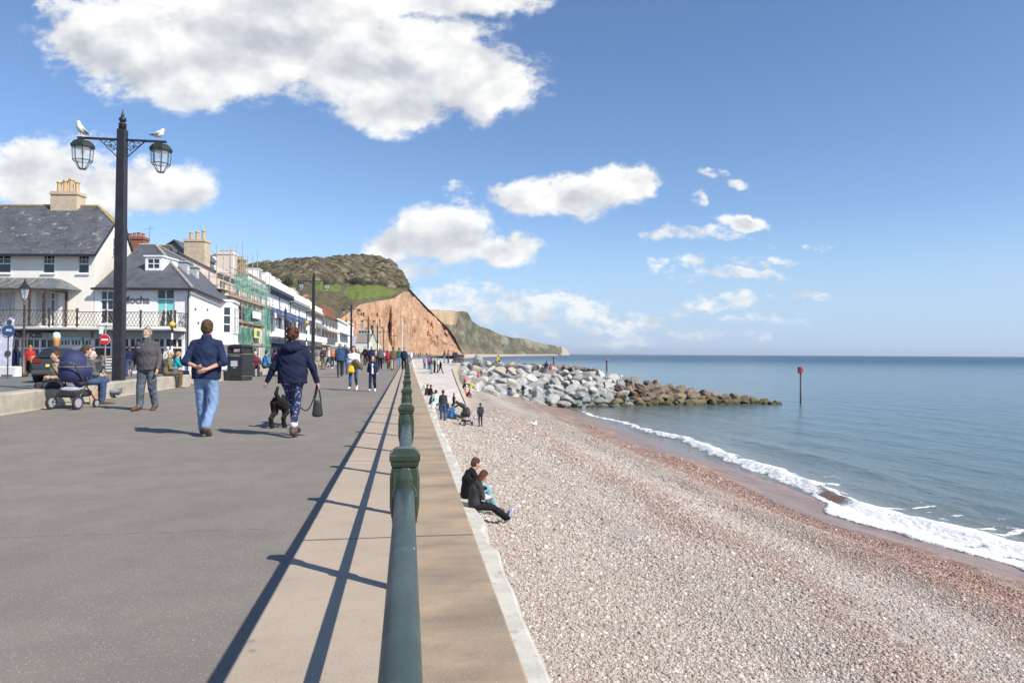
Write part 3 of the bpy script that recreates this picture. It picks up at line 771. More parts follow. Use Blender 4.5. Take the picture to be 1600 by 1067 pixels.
def hill_mat():
    mt, b, pr = pmat('hill and cliff')
    def at_(n_):
        x = b.n('ShaderNodeAttribute'); x.attribute_name = n_; return x.outputs['Fac']
    geo = b.n('ShaderNodeNewGeometry').outputs['Position']; x, y, z = b.sep(geo)
    str_ = b.noise(b.com(b.m('MULTIPLY', x, .07), b.m('MULTIPLY', y, .04), b.m('MULTIPLY', z, .045)), 1.3, 8, .68)
    n2 = b.noise(geo, .14, 5, .65); n3 = b.noise(geo, .03, 4, .6); n4 = b.noise(geo, .5, 4, .7)
    red = b.ramp(str_, [(.25, (.25, .14, .09)), (.42, (.38, .22, .14)), (.58, (.47, .295, .19)), (.75, (.54, .385, .265))])
    red = b.mix(b.sm(n2, .4, .68, 0, .45), red, (.58, .41, .27, 1))
    bed = b.noise(b.com(b.m('MULTIPLY', x, .004), b.m('MULTIPLY', y, .004), b.m('MULTIPLY', z, .35)), 1.0, 4, .6)
    red = b.mix(b.sm(bed, .52, .62, 0, .35), red, (.38, .19, .11, 1))
    red = b.mix(b.m('MULTIPLY', b.sm(n4, .62, .72), .6), red, (.18, .09, .05, 1))
    shr = b.m('MULTIPLY', b.sm(n3, .56, .64), b.sm(n2, .5, .6)); red = b.mix(b.m('MULTIPLY', shr, .5), red, (.12, .11, .05, 1))
    grass = b.mix(b.sm(n2, .3, .7), (.095, .125, .032, 1), (.135, .165, .048, 1))
    scrub = b.mix(b.sm(n2, .35, .65), (.085, .070, .045, 1), (.13, .115, .07, 1))
    cl = at_('cliff'); fd = at_('field')
    c = b.mix(cl, scrub, red); c = b.mix(fd, c, grass)
    b.put(pr.inputs['Base Color'], c); pr.inputs['Roughness'].default_value = .95; pr.inputs['Specular IOR Level'].default_value = .1
    bp = b.n('ShaderNodeBump'); bp.inputs['Strength'].default_value = .9; bp.inputs['Distance'].default_value = 4.2
    b.put(bp.inputs['Height'], b.m('MULTIPLY', b.m('ADD', str_, b.m('MULTIPLY', n2, .5)), cl)); b.put(pr.inputs['Normal'], bp.outputs[0])
    return mt
hill = mk('hill', me, hill_mat()); tag(hill, kind='structure')

# ---- bare winter woodland over the hill: crowns made of thousands of twig-sized faces
def wood_mesh(name, pts, rad, per, seed=3, flat=.8):
    rg = np.random.default_rng(seed); n = len(pts)
    P = np.repeat(pts, per, 0); Rd = np.repeat(rad, per)
    u = rg.random(n*per)*2*np.pi; cz = rg.random(n*per)*1.25-.25; cz = np.clip(cz, -.3, 1)
    rr = np.where(rg.random(n*per) < .7, 1, rg.random(n*per))*(.86+.2*rg.random(n*per))
    # lumps: modulate the radius with direction so a crown is made of boughs
    ph = np.repeat(rg.random(n)*6, per)
    rr *= 1+.16*np.sin(3*u+ph)*np.sqrt(np.clip(1-cz**2, 0, 1))+.10*np.sin(5*cz+ph*2)
    s = np.sqrt(np.clip(1-cz**2, 0, 1))
    C = P+np.stack([Rd*rr*s*np.cos(u), Rd*rr*s*np.sin(u), Rd*rr*cz*flat], -1)
    sz = (Rd*.085)[:, None]
    a = rg.normal(size=(n*per, 3)); a /= np.linalg.norm(a, axis=1)[:, None]; a[:, 2] = np.abs(a[:, 2])+.2
    c2 = rg.normal(size=(n*per, 3)); c2 /= np.linalg.norm(c2, axis=1)[:, None]
    V = np.stack([C-a*sz*1.0-c2*sz*.45, C-a*sz*.2+c2*sz*.75, C+a*sz*1.5], 1).reshape(-1, 3)
    T = np.arange(len(V)).reshape(-1, 3)
    me_ = tri_mesh(name, V, T); vattr(me_, 'tone', np.repeat(rg.random(n), per*3)); return me_
cand = np.where((Tt > 1.0) & (Tt <= 2.0) & ~fld)
ii = rng.choice(len(cand[0]), 5000, replace=False); iu = cand[1][ii]; it = cand[0][ii]
U_, D_, Z_, V_ = Uu[it, iu], d[it, iu], z[it, iu], pv[it, iu]; TT_ = Tt[it, iu]
band = np.interp(U_, [250, 480, 500, 530, 560, 620, 640], [470, 440, 440, 441, 443, 448, 445])   # below this line: hedges, scrub
wood = V_ < band-1
PX, PY = Xw[it, iu], Yw[it, iu]
keep = (wood | (rng.random(len(U_)) < .5)) & (U_ < 641)
rad = np.where(wood, 4.5+5.0*rng.random(len(U_))**1.5, 1.8+2.6*rng.random(len(U_)))
rad = rad*np.clip((640-U_)/40+.25, .25, 1)
rad *= np.where(TT_ > 1.93, .8, 1)
pts = np.stack([PX, PY, Z_-rad*.35], -1)
def tw(nm, c0, c1):
    mt, b, pr = pmat(nm); x = b.n('ShaderNodeAttribute'); x.attribute_name = 'tone'; geo = b.n('ShaderNodeNewGeometry').outputs['Position']
    c = b.mix(x.outputs['Fac'], (*[k*.55 for k in c0], 1), (*[k*1.25 for k in c1], 1)); c = b.mix(b.sm(b.noise(geo, .012, 4, .6), .45, .6, 0, .5), c, (*[c0[0]*.8, c0[1]*.86, c0[2]*.7], 1))
    b.put(pr.inputs['Base Color'], c); pr.inputs['Roughness'].default_value = .95; pr.inputs['Specular IOR Level'].default_value = .05; return mt
k1 = keep & wood; sel = rng.random(len(U_))
def crown_mesh(name, P, rad, seed):
    vs, fs = ICO(3); B = np.array(vs); T = np.array(fs); rg = np.random.default_rng(seed); n = len(P)
    ph = rg.random((n, 1))*40; az = np.arctan2(B[:, 1], B[:, 0])[None]; zz = B[None, :, 2]
    k = 1+.22*(fbm(B[None, :, 0]*1.6+ph, B[None, :, 1]*1.6+zz*1.9+ph*.7, 3)-.5)*2+.10*(rg.random((n, len(B)))-.5)
    V = P[:, None]+B[None]*k[..., None]*np.stack([rad, rad, rad*.95], -1)[:, None]*.93
    me_ = tri_mesh(name, V.reshape(-1, 3), (T[None]+np.arange(n)[:, None, None]*len(B)).reshape(-1, 3), False); vattr(me_, 'tone', np.repeat(rg.random(n), len(B))); return me_
def put_wood(mask, mat, per, label_seed):
    o = mk('woodland', wood_mesh('woodland', pts[mask], rad[mask]*1.05, per, label_seed), mat); tag(o, kind='stuff')
    o = mk('woodland', crown_mesh('woodland', pts[mask], rad[mask], label_seed), mat); tag(o, kind='stuff')
put_wood(k1 & (sel < .55), tw('bare twigs', (.135, .115, .078), (.175, .15, .108)), 130, 3)
put_wood(k1 & (sel >= .55) & (sel < .85), tw('darker twigs', (.10, .086, .058), (.13, .11, .08)), 130, 4)
put_wood(k1 & (sel >= .85), tw('ivy clad twigs', (.072, .076, .040), (.10, .095, .055)), 130, 5)
k2 = keep & ~wood & (TT_ > 1.01)
o = mk('scrub', wood_mesh('scrub', pts[k2], rad[k2], 60, 6), tw('hedge twigs', (.18, .15, .10), (.13, .135, .065))); tag(o, kind='stuff')
# dark row at the top edge of the field
row = []
for u_ in np.linspace(486, 640, 120):
    v_ = np.interp(u_, [486, 530, 560, 600, 640], [439.5, 441, 444.5, 446.5, 452]); dd_ = np.interp(u_, us, toe_d)+150
    k = np.argmin((Uu-u_)**2*1.0+(pv-v_)**2*4+np.where(Tt < 1.02, 1e6, 0)+np.where(Tt > 2, 1e6, 0)); q = np.unravel_index(k, Uu.shape)
    row.append((Xw[q], Yw[q], z[q]+2.0))
row = np.array(row); o = mk('hedgerow', wood_mesh('hedgerow', row, np.full(len(row), 3.4), 60, 8), tw('dark hedge', (.05, .047, .03), (.07, .07, .035))); tag(o, kind='stuff')

# ================================================================== far headland
def headland(name, top, toe, d0, d1, mat, depth, gx, gz, seed, base_v=551.8):
    uu = np.linspace(top[0][0], top[-1][0], 420); tt = np.concatenate([np.linspace(0, 1, 70), 1+np.linspace(0, 1, 6)[1:]])
    U, T = np.meshgrid(uu, tt)
    dt = np.interp(U, [uu[0], uu[-1]], [d0, d1]); tv = interp(top, U)
    dc_ = dt+depth*np.clip(np.minimum(T, 1), 0, 1)
    zt = CAM_Z+(base_v-tv)/F*(dt+depth)
    g1 = fbm(U*gx+seed, T*gz, 5)-.5
    D2 = dc_+g1*depth*.55*np.sin(np.pi*np.clip(T, 0, 1)*.95)+np.where(T > 1, (T-1)*depth*2, 0)
    pr_ = interp([(0, 0), (.15, .16), (.5, .45), (.75, .70), (.86, .96), (1, 1)], np.clip(T, 0, 1))
    Z = SEA+(zt-SEA)*pr_-np.where(T > 1, (T-1)*60, 0)
    A = (U-800)/F
    me = grid_mesh(name, np.stack([D2*(Fh[0]+Rh[0]*A), D2*(Fh[1]+Rh[1]*A), Z], -1).reshape(-1, 3), len(uu), len(tt))
    vattr(me, 'up', np.clip(T, 0, 1)); vattr(me, 'along', (U-uu[0])/(uu[-1]-uu[0]))
    o = mk(name, me, mat); tag(o, kind='structure'); return o
def headmat():
    mt, b, pr = pmat('headland rock and scrub')
    def at_(n_):
        x = b.n('ShaderNodeAttribute'); x.attribute_name = n_; return x.outputs['Fac']
    up_, al = at_('up'), at_('along')
    geo = b.n('ShaderNodeNewGeometry').outputs['Position']
    n1 = b.noise(b.vm('MULTIPLY', geo, (1, .4, 1)), .02, 6, .65); n2 = b.noise(geo, .006, 5, .6)
    scrub = b.ramp(n1, [(.3, (.07, .075, .05)), (.5, (.125, .12, .08)), (.64, (.23, .195, .14)), (.78, (.38, .33, .26))])
    rock = b.ramp(n1, [(.3, (.34, .21, .12)), (.6, (.50, .36, .22)), (.8, (.60, .50, .36))])
    rk = b.m('MULTIPLY', b.sm(up_, .70, .76), b.sm(al, .10, .13)); rk = b.m('MULTIPLY', rk, b.sm(al, .27, .31, 1, 0)); rk = b.m('MULTIPLY', rk, b.sm(up_, .93, .97, 1, 0))
    c = b.mix(rk, scrub, rock)
    low = b.m('MULTIPLY', b.sm(up_, .30, .02), b.sm(al, .2, .5, 1, 0)); c = b.mix(b.m('MULTIPLY', low, .8), c, (.42, .30, .19, 1))
    wh = b.m('MULTIPLY', b.sm(al, .945, .955), b.sm(up_, .98, .9)); c = b.mix(wh, c, (.36, .33, .27, 1))
    w2 = b.m('MULTIPLY', b.sm(n2, .55, .6), b.m('MULTIPLY', b.sm(al, .45, .6), b.sm(up_, .55, .8))); c = b.mix(b.m('MULTIPLY', w2, .5), c, (.33, .31, .25, 1))
    b.put(pr.inputs['Base Color'], c); pr.inputs['Roughness'].default_value = .95; pr.inputs['Specular IOR Level'].default_value = .1
    bp = b.n('ShaderNodeBump'); bp.inputs['Strength'].default_value = .8; bp.inputs['Distance'].default_value = 14
    b.put(bp.inputs['Height'], n1); b.put(pr.inputs['Normal'], bp.outputs[0])
    return mt
headland('headland', [(640,484),(668,484),(674,483),(690,484.5),(702,484.5),(712,486),(722,485),(730,487),(734,493),(738,501),(750,509),(764,513),(780,521),(800,526.5),(820,527.5),(838,533),(858,537),(872,539.5),(880,540.5),(885,543),(888,547),(890,551.6)],
         None, 1700, 4200, headmat(), 260, .09, 2.0, 5)
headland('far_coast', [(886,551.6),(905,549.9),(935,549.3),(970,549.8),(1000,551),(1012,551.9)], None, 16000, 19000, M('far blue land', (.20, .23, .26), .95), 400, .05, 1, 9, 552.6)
# strip of shingle under the cliffs
def gd(u_, d_, z_):
    p = (Fh+Rh*((u_-800)/F))*d_; return (p[0], p[1], z_)
mb = MB(); vs = []
for (u_, d_in, d_out) in ((640, 700, 560), (700, 960, 700), (724, 1300, 900), (742, 1950, 1150), (770, 2300, 1500), (810, 2900, 2050), (850, 3500, 2900), (872, 3900, 3700)):
    vs += [gd(u_, d_in+60, SEA+5), gd(u_, d_in-10, SEA+3.2), gd(u_, d_out, SEA-.3)]
mb.add(vs, [(3*i+k, 3*i+k+1, 3*i+k+4, 3*i+k+3) for i in range(7) for k in range(2)])
tag(mb.build('far_beach', M('far shingle', (.50, .40, .31), .9, .12, .02)), kind='structure')
mb = MB(); pts_ = [(-9.49, 170, -.006), (.0, 170, -.006), (11, 170, -.006), (9, 300, -.1), gd(716, 640, -.5), gd(722, 1010, -.5), gd(560, 700, -.5), (-60, 470, -.006), (-9.49, 470, -.006)]
mb.add(pts_, [tuple(range(len(pts_)))])
tag(mb.build('esplanade', ASPH), kind='structure')

# sea air: one even box of pale haze round everything
hz_ = MB(); hz_.box(-61500, 71500, -3500, 76500, -10.6, 420)
ho = hz_.build('haze', None); hm = bpy.data.materials.new('haze'); hm.use_nodes = True; hm.node_tree.nodes.clear()
_v = hm.node_tree.nodes.new('ShaderNodeVolumePrincipled'); _o = hm.node_tree.nodes.new('ShaderNodeOutputMaterial'); hm.node_tree.links.new(_v.outputs[0], _o.inputs['Volume'])
_v.inputs['Density'].default_value = 2.0e-5; _v.inputs['Color'].default_value = (.80, .88, 1, 1); _v.inputs['Anisotropy'].default_value = .2
ho.data.materials.append(hm); tag(ho, kind='stuff')
# ================================================================== town: helpers
class Fr:
    """a facade frame: x along the wall, y out of the wall (towards the viewer), z up"""
    def __init__(s, org, xd, base=0.0):
        s.o = Vector((org[0], org[1], base)); s.x = Vector((xd[0], xd[1], 0)).normalized(); s.y = Vector((s.x.y, -s.x.x, 0))
    def p(s, x, y, z): return s.o+s.x*x+s.y*y+Vector((0, 0, z))
class FB(MB):
    def __init__(s, fr, root): super().__init__(); s.fr = fr; s.r = root.location
    def tr(s): 
        s.v = [tuple(s.fr.p(*p)-s.r) for p in s.v]; return s
    def done(s, name, mat, parent, smooth=False):
        s.tr(); return s.build(name, mat, parent, smooth)
RENDER_W = M('white render', (.85, .835, .80), .8, .06, .7, bump=.15, bscale=8, col2=(.70, .685, .65), thr=.66)
CREAM = M('cream render', (.84, .79, .70), .8, .05, .5, bump=.15, bscale=8, col2=(.66, .62, .55), thr=.68)
PINKR = M('pale pink render', (.74, .61, .53), .8, .05, .5)
GREYP = M('pale grey paint', (.52, .53, .53), .6, .06, 1)
def slate_mat(name, c0, c1, lich, row=.2):
    if name in _mats: return _mats[name]
    mt, b, pr = pmat(name)
    tc = b.n('ShaderNodeTexCoord').outputs['Object']; x, y, z = b.sep(tc)
    n1 = b.noise(tc, 1.2, 5, .65); n2 = b.noise(tc, 3.5, 6, .7); n3 = b.noise(b.vm('MULTIPLY', tc, (2.2, 2.2, .25)), 1.0, 4, .6)
    rowid = b.m('FLOOR', b.m('DIVIDE', z, row*.6)); h = b.m('ADD', b.m('MULTIPLY', x, .9), b.m('MULTIPLY', y, .7))
    cell = b.m('FLOOR', b.m('ADD', b.m('DIVIDE', h, .28), b.m('MULTIPLY', rowid, .5)))
    wn = b.n('ShaderNodeTexWhiteNoise'); b.put(wn.inputs['Vector'], b.com(cell, rowid, 0.0))
    c = b.mix(b.sm(n1, .3, .7), (*c0, 1), (*c1, 1))
    c = b.mix(b.m('MULTIPLY', wn.outputs['Value'], .35), c, (.16, .17, .19, 1))
    fr_ = b.m('FRACT', b.m('DIVIDE', z, row*.6)); c = b.mix(b.sm(fr_, .0, .18, .6, 0), c, (.025, .027, .032, 1))
    if lich:
        zl = b.sm(n3, .58, .72); c = b.mix(b.m('MULTIPLY', zl, .60), c, (.42, .41, .39, 1))
        ll = b.m('MULTIPLY', b.sm(n2, .60, .66), b.sm(b.m('ADD', z, b.m('MULTIPLY', n1, 3)), lich[0], lich[1], 1, 0)); c = b.mix(b.m('MULTIPLY', ll, .85), c, (.42, .32, .10, 1))
    b.put(pr.inputs['Base Color'], c); pr.inputs['Roughness'].default_value = .55
    bp = b.n('ShaderNodeBump'); bp.inputs['Strength'].default_value = .6; bp.inputs['Distance'].default_value = .03
    b.put(bp.inputs['Height'], b.m('ADD', fr_, wn.outputs['Value'])); b.put(pr.inputs['Normal'], bp.outputs[0])
    _mats[name] = mt; return mt
SLATE = slate_mat('slate roof', (.062, .066, .078), (.095, .10, .115), None)
SLATEL = slate_mat('lichened slate roof', (.060, .063, .075), (.10, .105, .118), (9.0, 11.2))
LICH = M('lichened ridge', (.30, .24, .13), .85, .2, 4, col2=(.40, .31, .08), thr=.5)
TILE = M('red clay', (.34, .14, .075), .85, .2, 4)
TANT = M('mossy tile roof', (.30, .21, .10), .85, .25, 3, bump=.5, bscale=12, col2=(.38, .27, .07), thr=.52)
BRICK = M('red brick', (.30, .11, .07), .85, .2, 14, bump=.3, bscale=30)
BUFF = M('buff chimney render', (.52, .42, .30), .85, .12, 3, col2=(.30, .22, .15), thr=.62)
POT = M('clay chimney pot', (.52, .36, .20), .8, .2, 8, col2=(.25, .14, .08), thr=.58)
GREENF = M('dark green paint', (.03, .05, .04), .5, .1)
INT = M('dark interior', (.03, .028, .027), .8, .5, 3)
CURT = M('curtain', (.60, .58, .54), .9, .15, 12, stretch=(6, 6, 1))
def wall_open(fb, x0, x1, z0, z1, holes, y=0.0, th=.14):
    """front wall face with real window openings (reveals th deep)"""
    xs_ = sorted({x0, x1}|{h[0] for h in holes}|{h[1] for h in holes}); zs_ = sorted({z0, z1}|{h[2] for h in holes}|{h[3] for h in holes})
    xs_ = [a for a in xs_ if x0 <= a <= x1]; zs_ = [a for a in zs_ if z0 <= a <= z1]
    for i in range(len(xs_)-1):
        for j in range(len(zs_)-1):
            cx, cz = (xs_[i]+xs_[i+1])/2, (zs_[j]+zs_[j+1])/2
            if any(h[0] < cx < h[1] and h[2] < cz < h[3] for h in holes): continue
            fb.add([(xs_[i], y, zs_[j]), (xs_[i+1], y, zs_[j]), (xs_[i+1], y, zs_[j+1]), (xs_[i], y, zs_[j+1])], [(0, 1, 2, 3)])
    for (a, c, e, g) in holes:
        fb.add([(a, y, e), (c, y, e), (c, y, g), (a, y, g), (a, y-th, e), (c, y-th, e), (c, y-th, g), (a, y-th, g)],
               [(0, 4, 5, 1), (1, 5, 6, 2), (2, 6, 7, 3), (3, 7, 4, 0)])
def window(fr, root, x0, x1, z0, z1, cols=2, rws=2, y=0.0, th=.10, frame=None, split=None, sill=True, t=.05, glass=None, blind=None, name='window'):
    frame = frame or WHITE; yb = y-th
    fb = FB(fr, root)
    fb.box(x0, x0+t, yb, yb+.05, z0, z1); fb.box(x1-t, x1, yb, yb+.05, z0, z1)
    fb.box(x0+t, x1-t, yb, yb+.05, z0, z0+t); fb.box(x0+t, x1-t, yb, yb+.05, z1-t, z1)
    zz = [z0+(z1-z0)*k/rws for k in range(1, rws)] if split is None else [z0+(z1-z0)*k for k in split]
    for q in zz: fb.box(x0+t, x1-t, yb+.002, yb+.045, q-t*.5, q+t*.5)
    for k in range(1, cols):
        q = x0+(x1-x0)*k/cols; fb.box(q-t*.4, q+t*.4, yb+.004, yb+.042, z0+t, z1-t)
    if sill: fb.box(x0-.06, x1+.06, y+.001, y+.09, z0-.07, z0-.003)
    w = fb.done(name, frame, root)
    g = FB(fr, root); g.box(x0+t*.5, x1-t*.5, yb-.012, yb+.012, z0+t*.5, z1-t*.5); g.done('pane', glass or GLASS_DARK, w)
    if blind:
        g = FB(fr, root); g.box(x0+t, x1-t, yb+.014, yb+.022, z1-(z1-z0)*blind[0], z1-t); g.done('blind', blind[1], w)
    return w
def chimney(root, c, sx, sy, z0, z1, npots, mat=BUFF, rz=0.0, pot=POT, name='chimney', ph=.55):
    mb = MB(); mb.box(-sx/2, sx/2, -sy/2, sy/2, z0, z1-.22); mb.box(-sx/2-.06, sx/2+.06, -sy/2-.06, sy/2+.06, z1-.218, z1-.10); mb.box(-sx/2-.02, sx/2+.02, -sy/2-.02, sy/2+.02, z1-.098, z1)
    ch = mb.build(name, mat, root); ch.location = (c[0]-root.location.x, c[1]-root.location.y, -root.location.z); ch.rotation_euler = (0, 0, rz)
    for k in range(npots):
        q = (k+.5)/npots-.5; mb = MB(); h = ph*(1+.12*((k*7) % 3-1)); r_ = min(.16, sx/npots*.36)
        mb.lathe([(r_*1.05, 0), (r_*.95, .08), (r_*.85, h*.8), (r_*1.15, h*.86), (r_*1.15, h*.94), (r_*.8, h)], 10, c=(q*sx*.9, 0, z1))
        mb.build('chimney_pot', pot, ch)
    return ch
FRD = (math.cos(YAW), -math.sin(YAW))             # the corner houses face back down the promenade
DK = 41.0
KX = DK/F
def hz(u): return 548.9+0.0053*u*0.55
def wx(u): return (u-297)*KX
def wz(u, v): return CAM_Z+(hz(u)-v)*KX
cor = at(297, 549, DK)
F1 = Fr((cor.x, cor.y), FRD)
# ------------------------------------------------------------------ big corner house on the left
hA = empty('townhouse', (F1.p(wx(60), 0, 0)), 0, 'cream townhouse at the left edge with a lichened slate roof and a hooped iron verandah', 'house')
xl, xr = wx(-150), wx(145.5)
ev = wz(72, 391); B1, B2 = 2.72, 2.72
win_hi = [(wx(0)-1.0, wx(15.5)), (wx(63), wx(84)), (wx(118), wx(138)), (wx(-62), wx(-44))]
holes = [(a+.04, c-.04, wz(70, 427), wz(70, 396.5)) for a, c in win_hi]
holes += [(wx(55.5), wx(90), 2.80, wz(70, 456)), (wx(-7), wx(22), 2.80, wz(70, 456))]
fb = FB(F1, hA); wall_open(fb, xl, xr, 2.72, ev, holes)
side = (-.241, -1)                                # side walls run back and to the right
def sp(x, d): return (x+(-(.241))*0+d*0.0, -d)
def back(x, d): return (x-d*.0, -d)
xr_b = xr-0.0
def SR(d): return xr+d*(-0.241)+d*((145.5-800)/F)*0-d*0   # plan x of the side wall at depth d behind the front
# side wall in plan: moves left by .241 m per metre of depth
def sidex(x, d): return x-.241*d
D_A = 8.4
zr = wz(142, 323.5)+4.1*(549-323.5)/F
zh = zr-1.35; hd = 1.30                            # half hip
fb.add([(xr, 0, 0), (sidex(xr, D_A), -D_A, 0), (sidex(xr, D_A), -D_A, ev), (sidex(xr, D_A/2+hd), -(D_A/2+hd), zh), (sidex(xr, D_A/2-hd), -(D_A/2-hd), zh), (xr, 0, ev)], [(0, 1, 2, 3, 4, 5)])
fb.add([(xl, 0, 0), (xl, -D_A, 0), (xl, -D_A, ev), (xl, -D_A/2, zr), (xl, 0, ev)], [(4, 3, 2, 1, 0)])
fb.add([(xl, -D_A, 0), (sidex(xr, D_A), -D_A, 0), (sidex(xr, D_A), -D_A, ev), (xl, -D_A, ev)], [(3, 2, 1, 0)])
fb.done('wall', CREAM, hA)
for k, (a, c) in enumerate(win_hi):
    w = window(F1, hA, a+.04, c-.04, wz(70, 427), wz(70, 396.5), 1, 2, t=.06)
    fb = FB(F1, hA); zt_, zm_ = wz(70, 396.5), (wz(70, 427)+wz(70, 396.5))/2
    for q in (1, 2): xx = a+(c-a)*q/3; fb.box(xx-.012, xx+.012, -.092, -.055, zm_, zt_-.06)
    fb.box(a+.1, c-.1, -.092, -.057, (zm_*.5+zt_*.5)-.012, (zm_*.5+zt_*.5)+.012)
    fb.done('glazing_bar', WHITE, w)
for (a, c) in ((wx(55.5), wx(90)), (wx(-7), wx(22))):
    mid = (a+c)/2
    fb = FB(F1, hA); fb.box(a, a+.24, -.06, .02, 2.80, wz(70, 456)); fb.box(c-.24, c, -.06, .02, 2.80, wz(70, 456)); fb.box(mid-.16, mid+.16, -.07, -.01, 2.80, wz(70, 456)); fb.done('shutter', GREYP, hA)
    for (q0, q1) in ((a+.24, mid-.16), (mid+.16, c-.24)):
        window(F1, hA, q0, q1, 2.80, wz(70, 456), 1, 1, split=(.78,), sill=False, t=.06, name='french_door')
# side gable window
FS = Fr(F1.p(xr, 0, 0).to_2d(), (F1.x*(-.241)-F1.y).to_2d(), 0)
fb = FB(FS, hA); fb.box(3.1, 3.85, .01, .04, 7.45, 8.75); fbw = fb.done('window', WHITE, hA)
fb = FB(FS, hA); fb.box(3.2, 3.75, .041, .05, 7.55, 8.05); fb.box(3.2, 3.75, .041, .05, 8.13, 8.65); fb.done('pane', GLASS_DARK, fbw)
# roof: front slope, back slope, half hip
oh = .38; slp = (zr-ev)/(D_A/2)
R0 = lambda x, d, z: (x, -d, z)
ez = ev-oh*slp*.9
fb = FB(F1, hA)
xe = lambda d: sidex(xr, d)+.16
fb.slab([R0(xl, -oh, ez), R0(xe(-oh), -oh, ez), R0(xe(D_A/2-hd), D_A/2-hd, zh+.10), R0(xe(D_A/2)-1.55, D_A/2, zr+.10), R0(xl, D_A/2, zr+.10)], .12)
fb.slab([R0(xl, D_A+oh, ez), R0(xe(D_A+oh), D_A+oh, ez), R0(xe(D_A/2+hd), D_A/2+hd, zh+.10), R0(xe(D_A/2)-1.55, D_A/2, zr+.10), R0(xl, D_A/2, zr+.10)][::-1], .12)
fb.slab([R0(xe(D_A/2-hd), D_A/2-hd, zh+.10), R0(xe(D_A/2+hd), D_A/2+hd, zh+.10), R0(xe(D_A/2)-1.55, D_A/2, zr+.10)], .12)
roofA = fb.done('roof', SLATEL, hA)
fb = FB(F1, hA)
fb.tube([R0(xl, D_A/2, zr+.12), R0(xe(D_A/2)-1.55, D_A/2, zr+.12)], .10, 8); fb.tube([R0(xe(D_A/2)-1.55, D_A/2, zr+.12), R0(xe(D_A/2-hd), D_A/2-hd, zh+.12)], .10, 8); fb.tube([R0(xe(D_A/2)-1.55, D_A/2, zr+.12), R0(xe(D_A/2+hd), D_A/2+hd, zh+.12)], .10, 8)
fb.done('ridge_tiles', LICH, roofA)
fb = FB(F1, hA); fb.box(xl, xr+.18, oh-.02, oh+.12, ez-.13, ez+.01); fb.tube([R0(xe(-oh)+.02, -oh, ez), R0(xe(D_A/2-hd)+.03, D_A/2-hd, zh)], .05, 6); fb.done('gutter', BLACKM, hA)
ca = F1.p(wx(103)+.1*0, -D_A/2-.2, 0)
ca = at(102.5, 549, DK+D_A/2)
chimney(hA, ca, 1.75, .9, zr-.6, zr+1.0, 4, BUFF, -YAW, ph=.85)
# verandah: curved zinc hood on iron posts, lattice balcony right across both houses
hx1 = wx(80); hy = 1.35
prof = [(0.0, wz(40, 434)), (.10, wz(40, 436)), (.45, wz(40, 443)), (.90, wz(40, 449)), (hy, wz(40, 453))]
fb = FB(F1, hA); vs = []; exr = [0, .25, .85, 1.25, 1.55]
n_ = 5
for k in range(n_): vs += [(xl, prof[k][0]+.02, prof[k][1]), (hx1+exr[k]*.68+(0.0), prof[k][0]+.02, prof[k][1])]
for k in range(n_): vs += [(xl, prof[k][0]+.02, prof[k][1]-.04), (hx1+exr[k]*.68, prof[k][0]+.02, prof[k][1]-.04)]
fs = [(2*k, 2*k+1, 2*k+3, 2*k+2) for k in range(4)]+[(10+2*k, 12+2*k, 13+2*k, 11+2*k) for k in range(4)]+[(8, 9, 19, 18)]
o_ = len(vs)
for k in range(n_): vs.append((hx1+exr[k]*.68, .0, prof[k][1]-(.02 if k else 0)))   # the hipped end dies back to the wall
vs2 = [(hx1, 0, prof[0][1])]+[(hx1+exr[k]*.95+.35*(k > 0), 0.02, prof[k][1]-.02) for k in range(1, n_)]
base_ = len(vs); vs += vs2
fs += [(2*k+1, 2*k+3, base_+k+1, base_+k) for k in range(4)]
fb.add(vs, [f[::-1] for f in fs])
hood = fb.done('verandah_hood', M('zinc sheet', (.17, .18, .185), .5, .22, 1.5, metal=.3, stretch=(3, 3, .3), col2=(.28, .29, .29), thr=.58), hA)
fb = FB(F1, hA)
for k in range(26):
    q = hx1-.25-.62*k
    if q < xl: break
    fb.tube([(q+.0, prof[0][0]+.03, prof[0][1]+.02), (q-.05, prof[2][0]+.03, prof[2][1]+.02), (q-.1, prof[4][0]+.03, prof[4][1]+.02)], .022, 4)
fb.done('roll_seam', M('seam zinc', (.26, .27, .27), .5, .1, metal=.3), hood)
fb = FB(F1, hA)
for u_ in (5, 69, 92): fb.box(wx(u_)-.05, wx(u_)+.05, hy-.08, hy+.02, 2.8, wz(40, 455))
fb.box(wx(104)-.05, wx(104)+.05, .06, .16, 2.8, wz(40, 457))
fb.box(xl, wx(93), hy-.1, hy+.04, wz(40, 456.5), wz(40, 453.5)); fb.box(wx(92), wx(105), .05, hy, wz(40, 457), wz(40, 455.5))
fb.done('verandah_post', M('brown iron', (.07, .045, .04), .5, .15), hA)

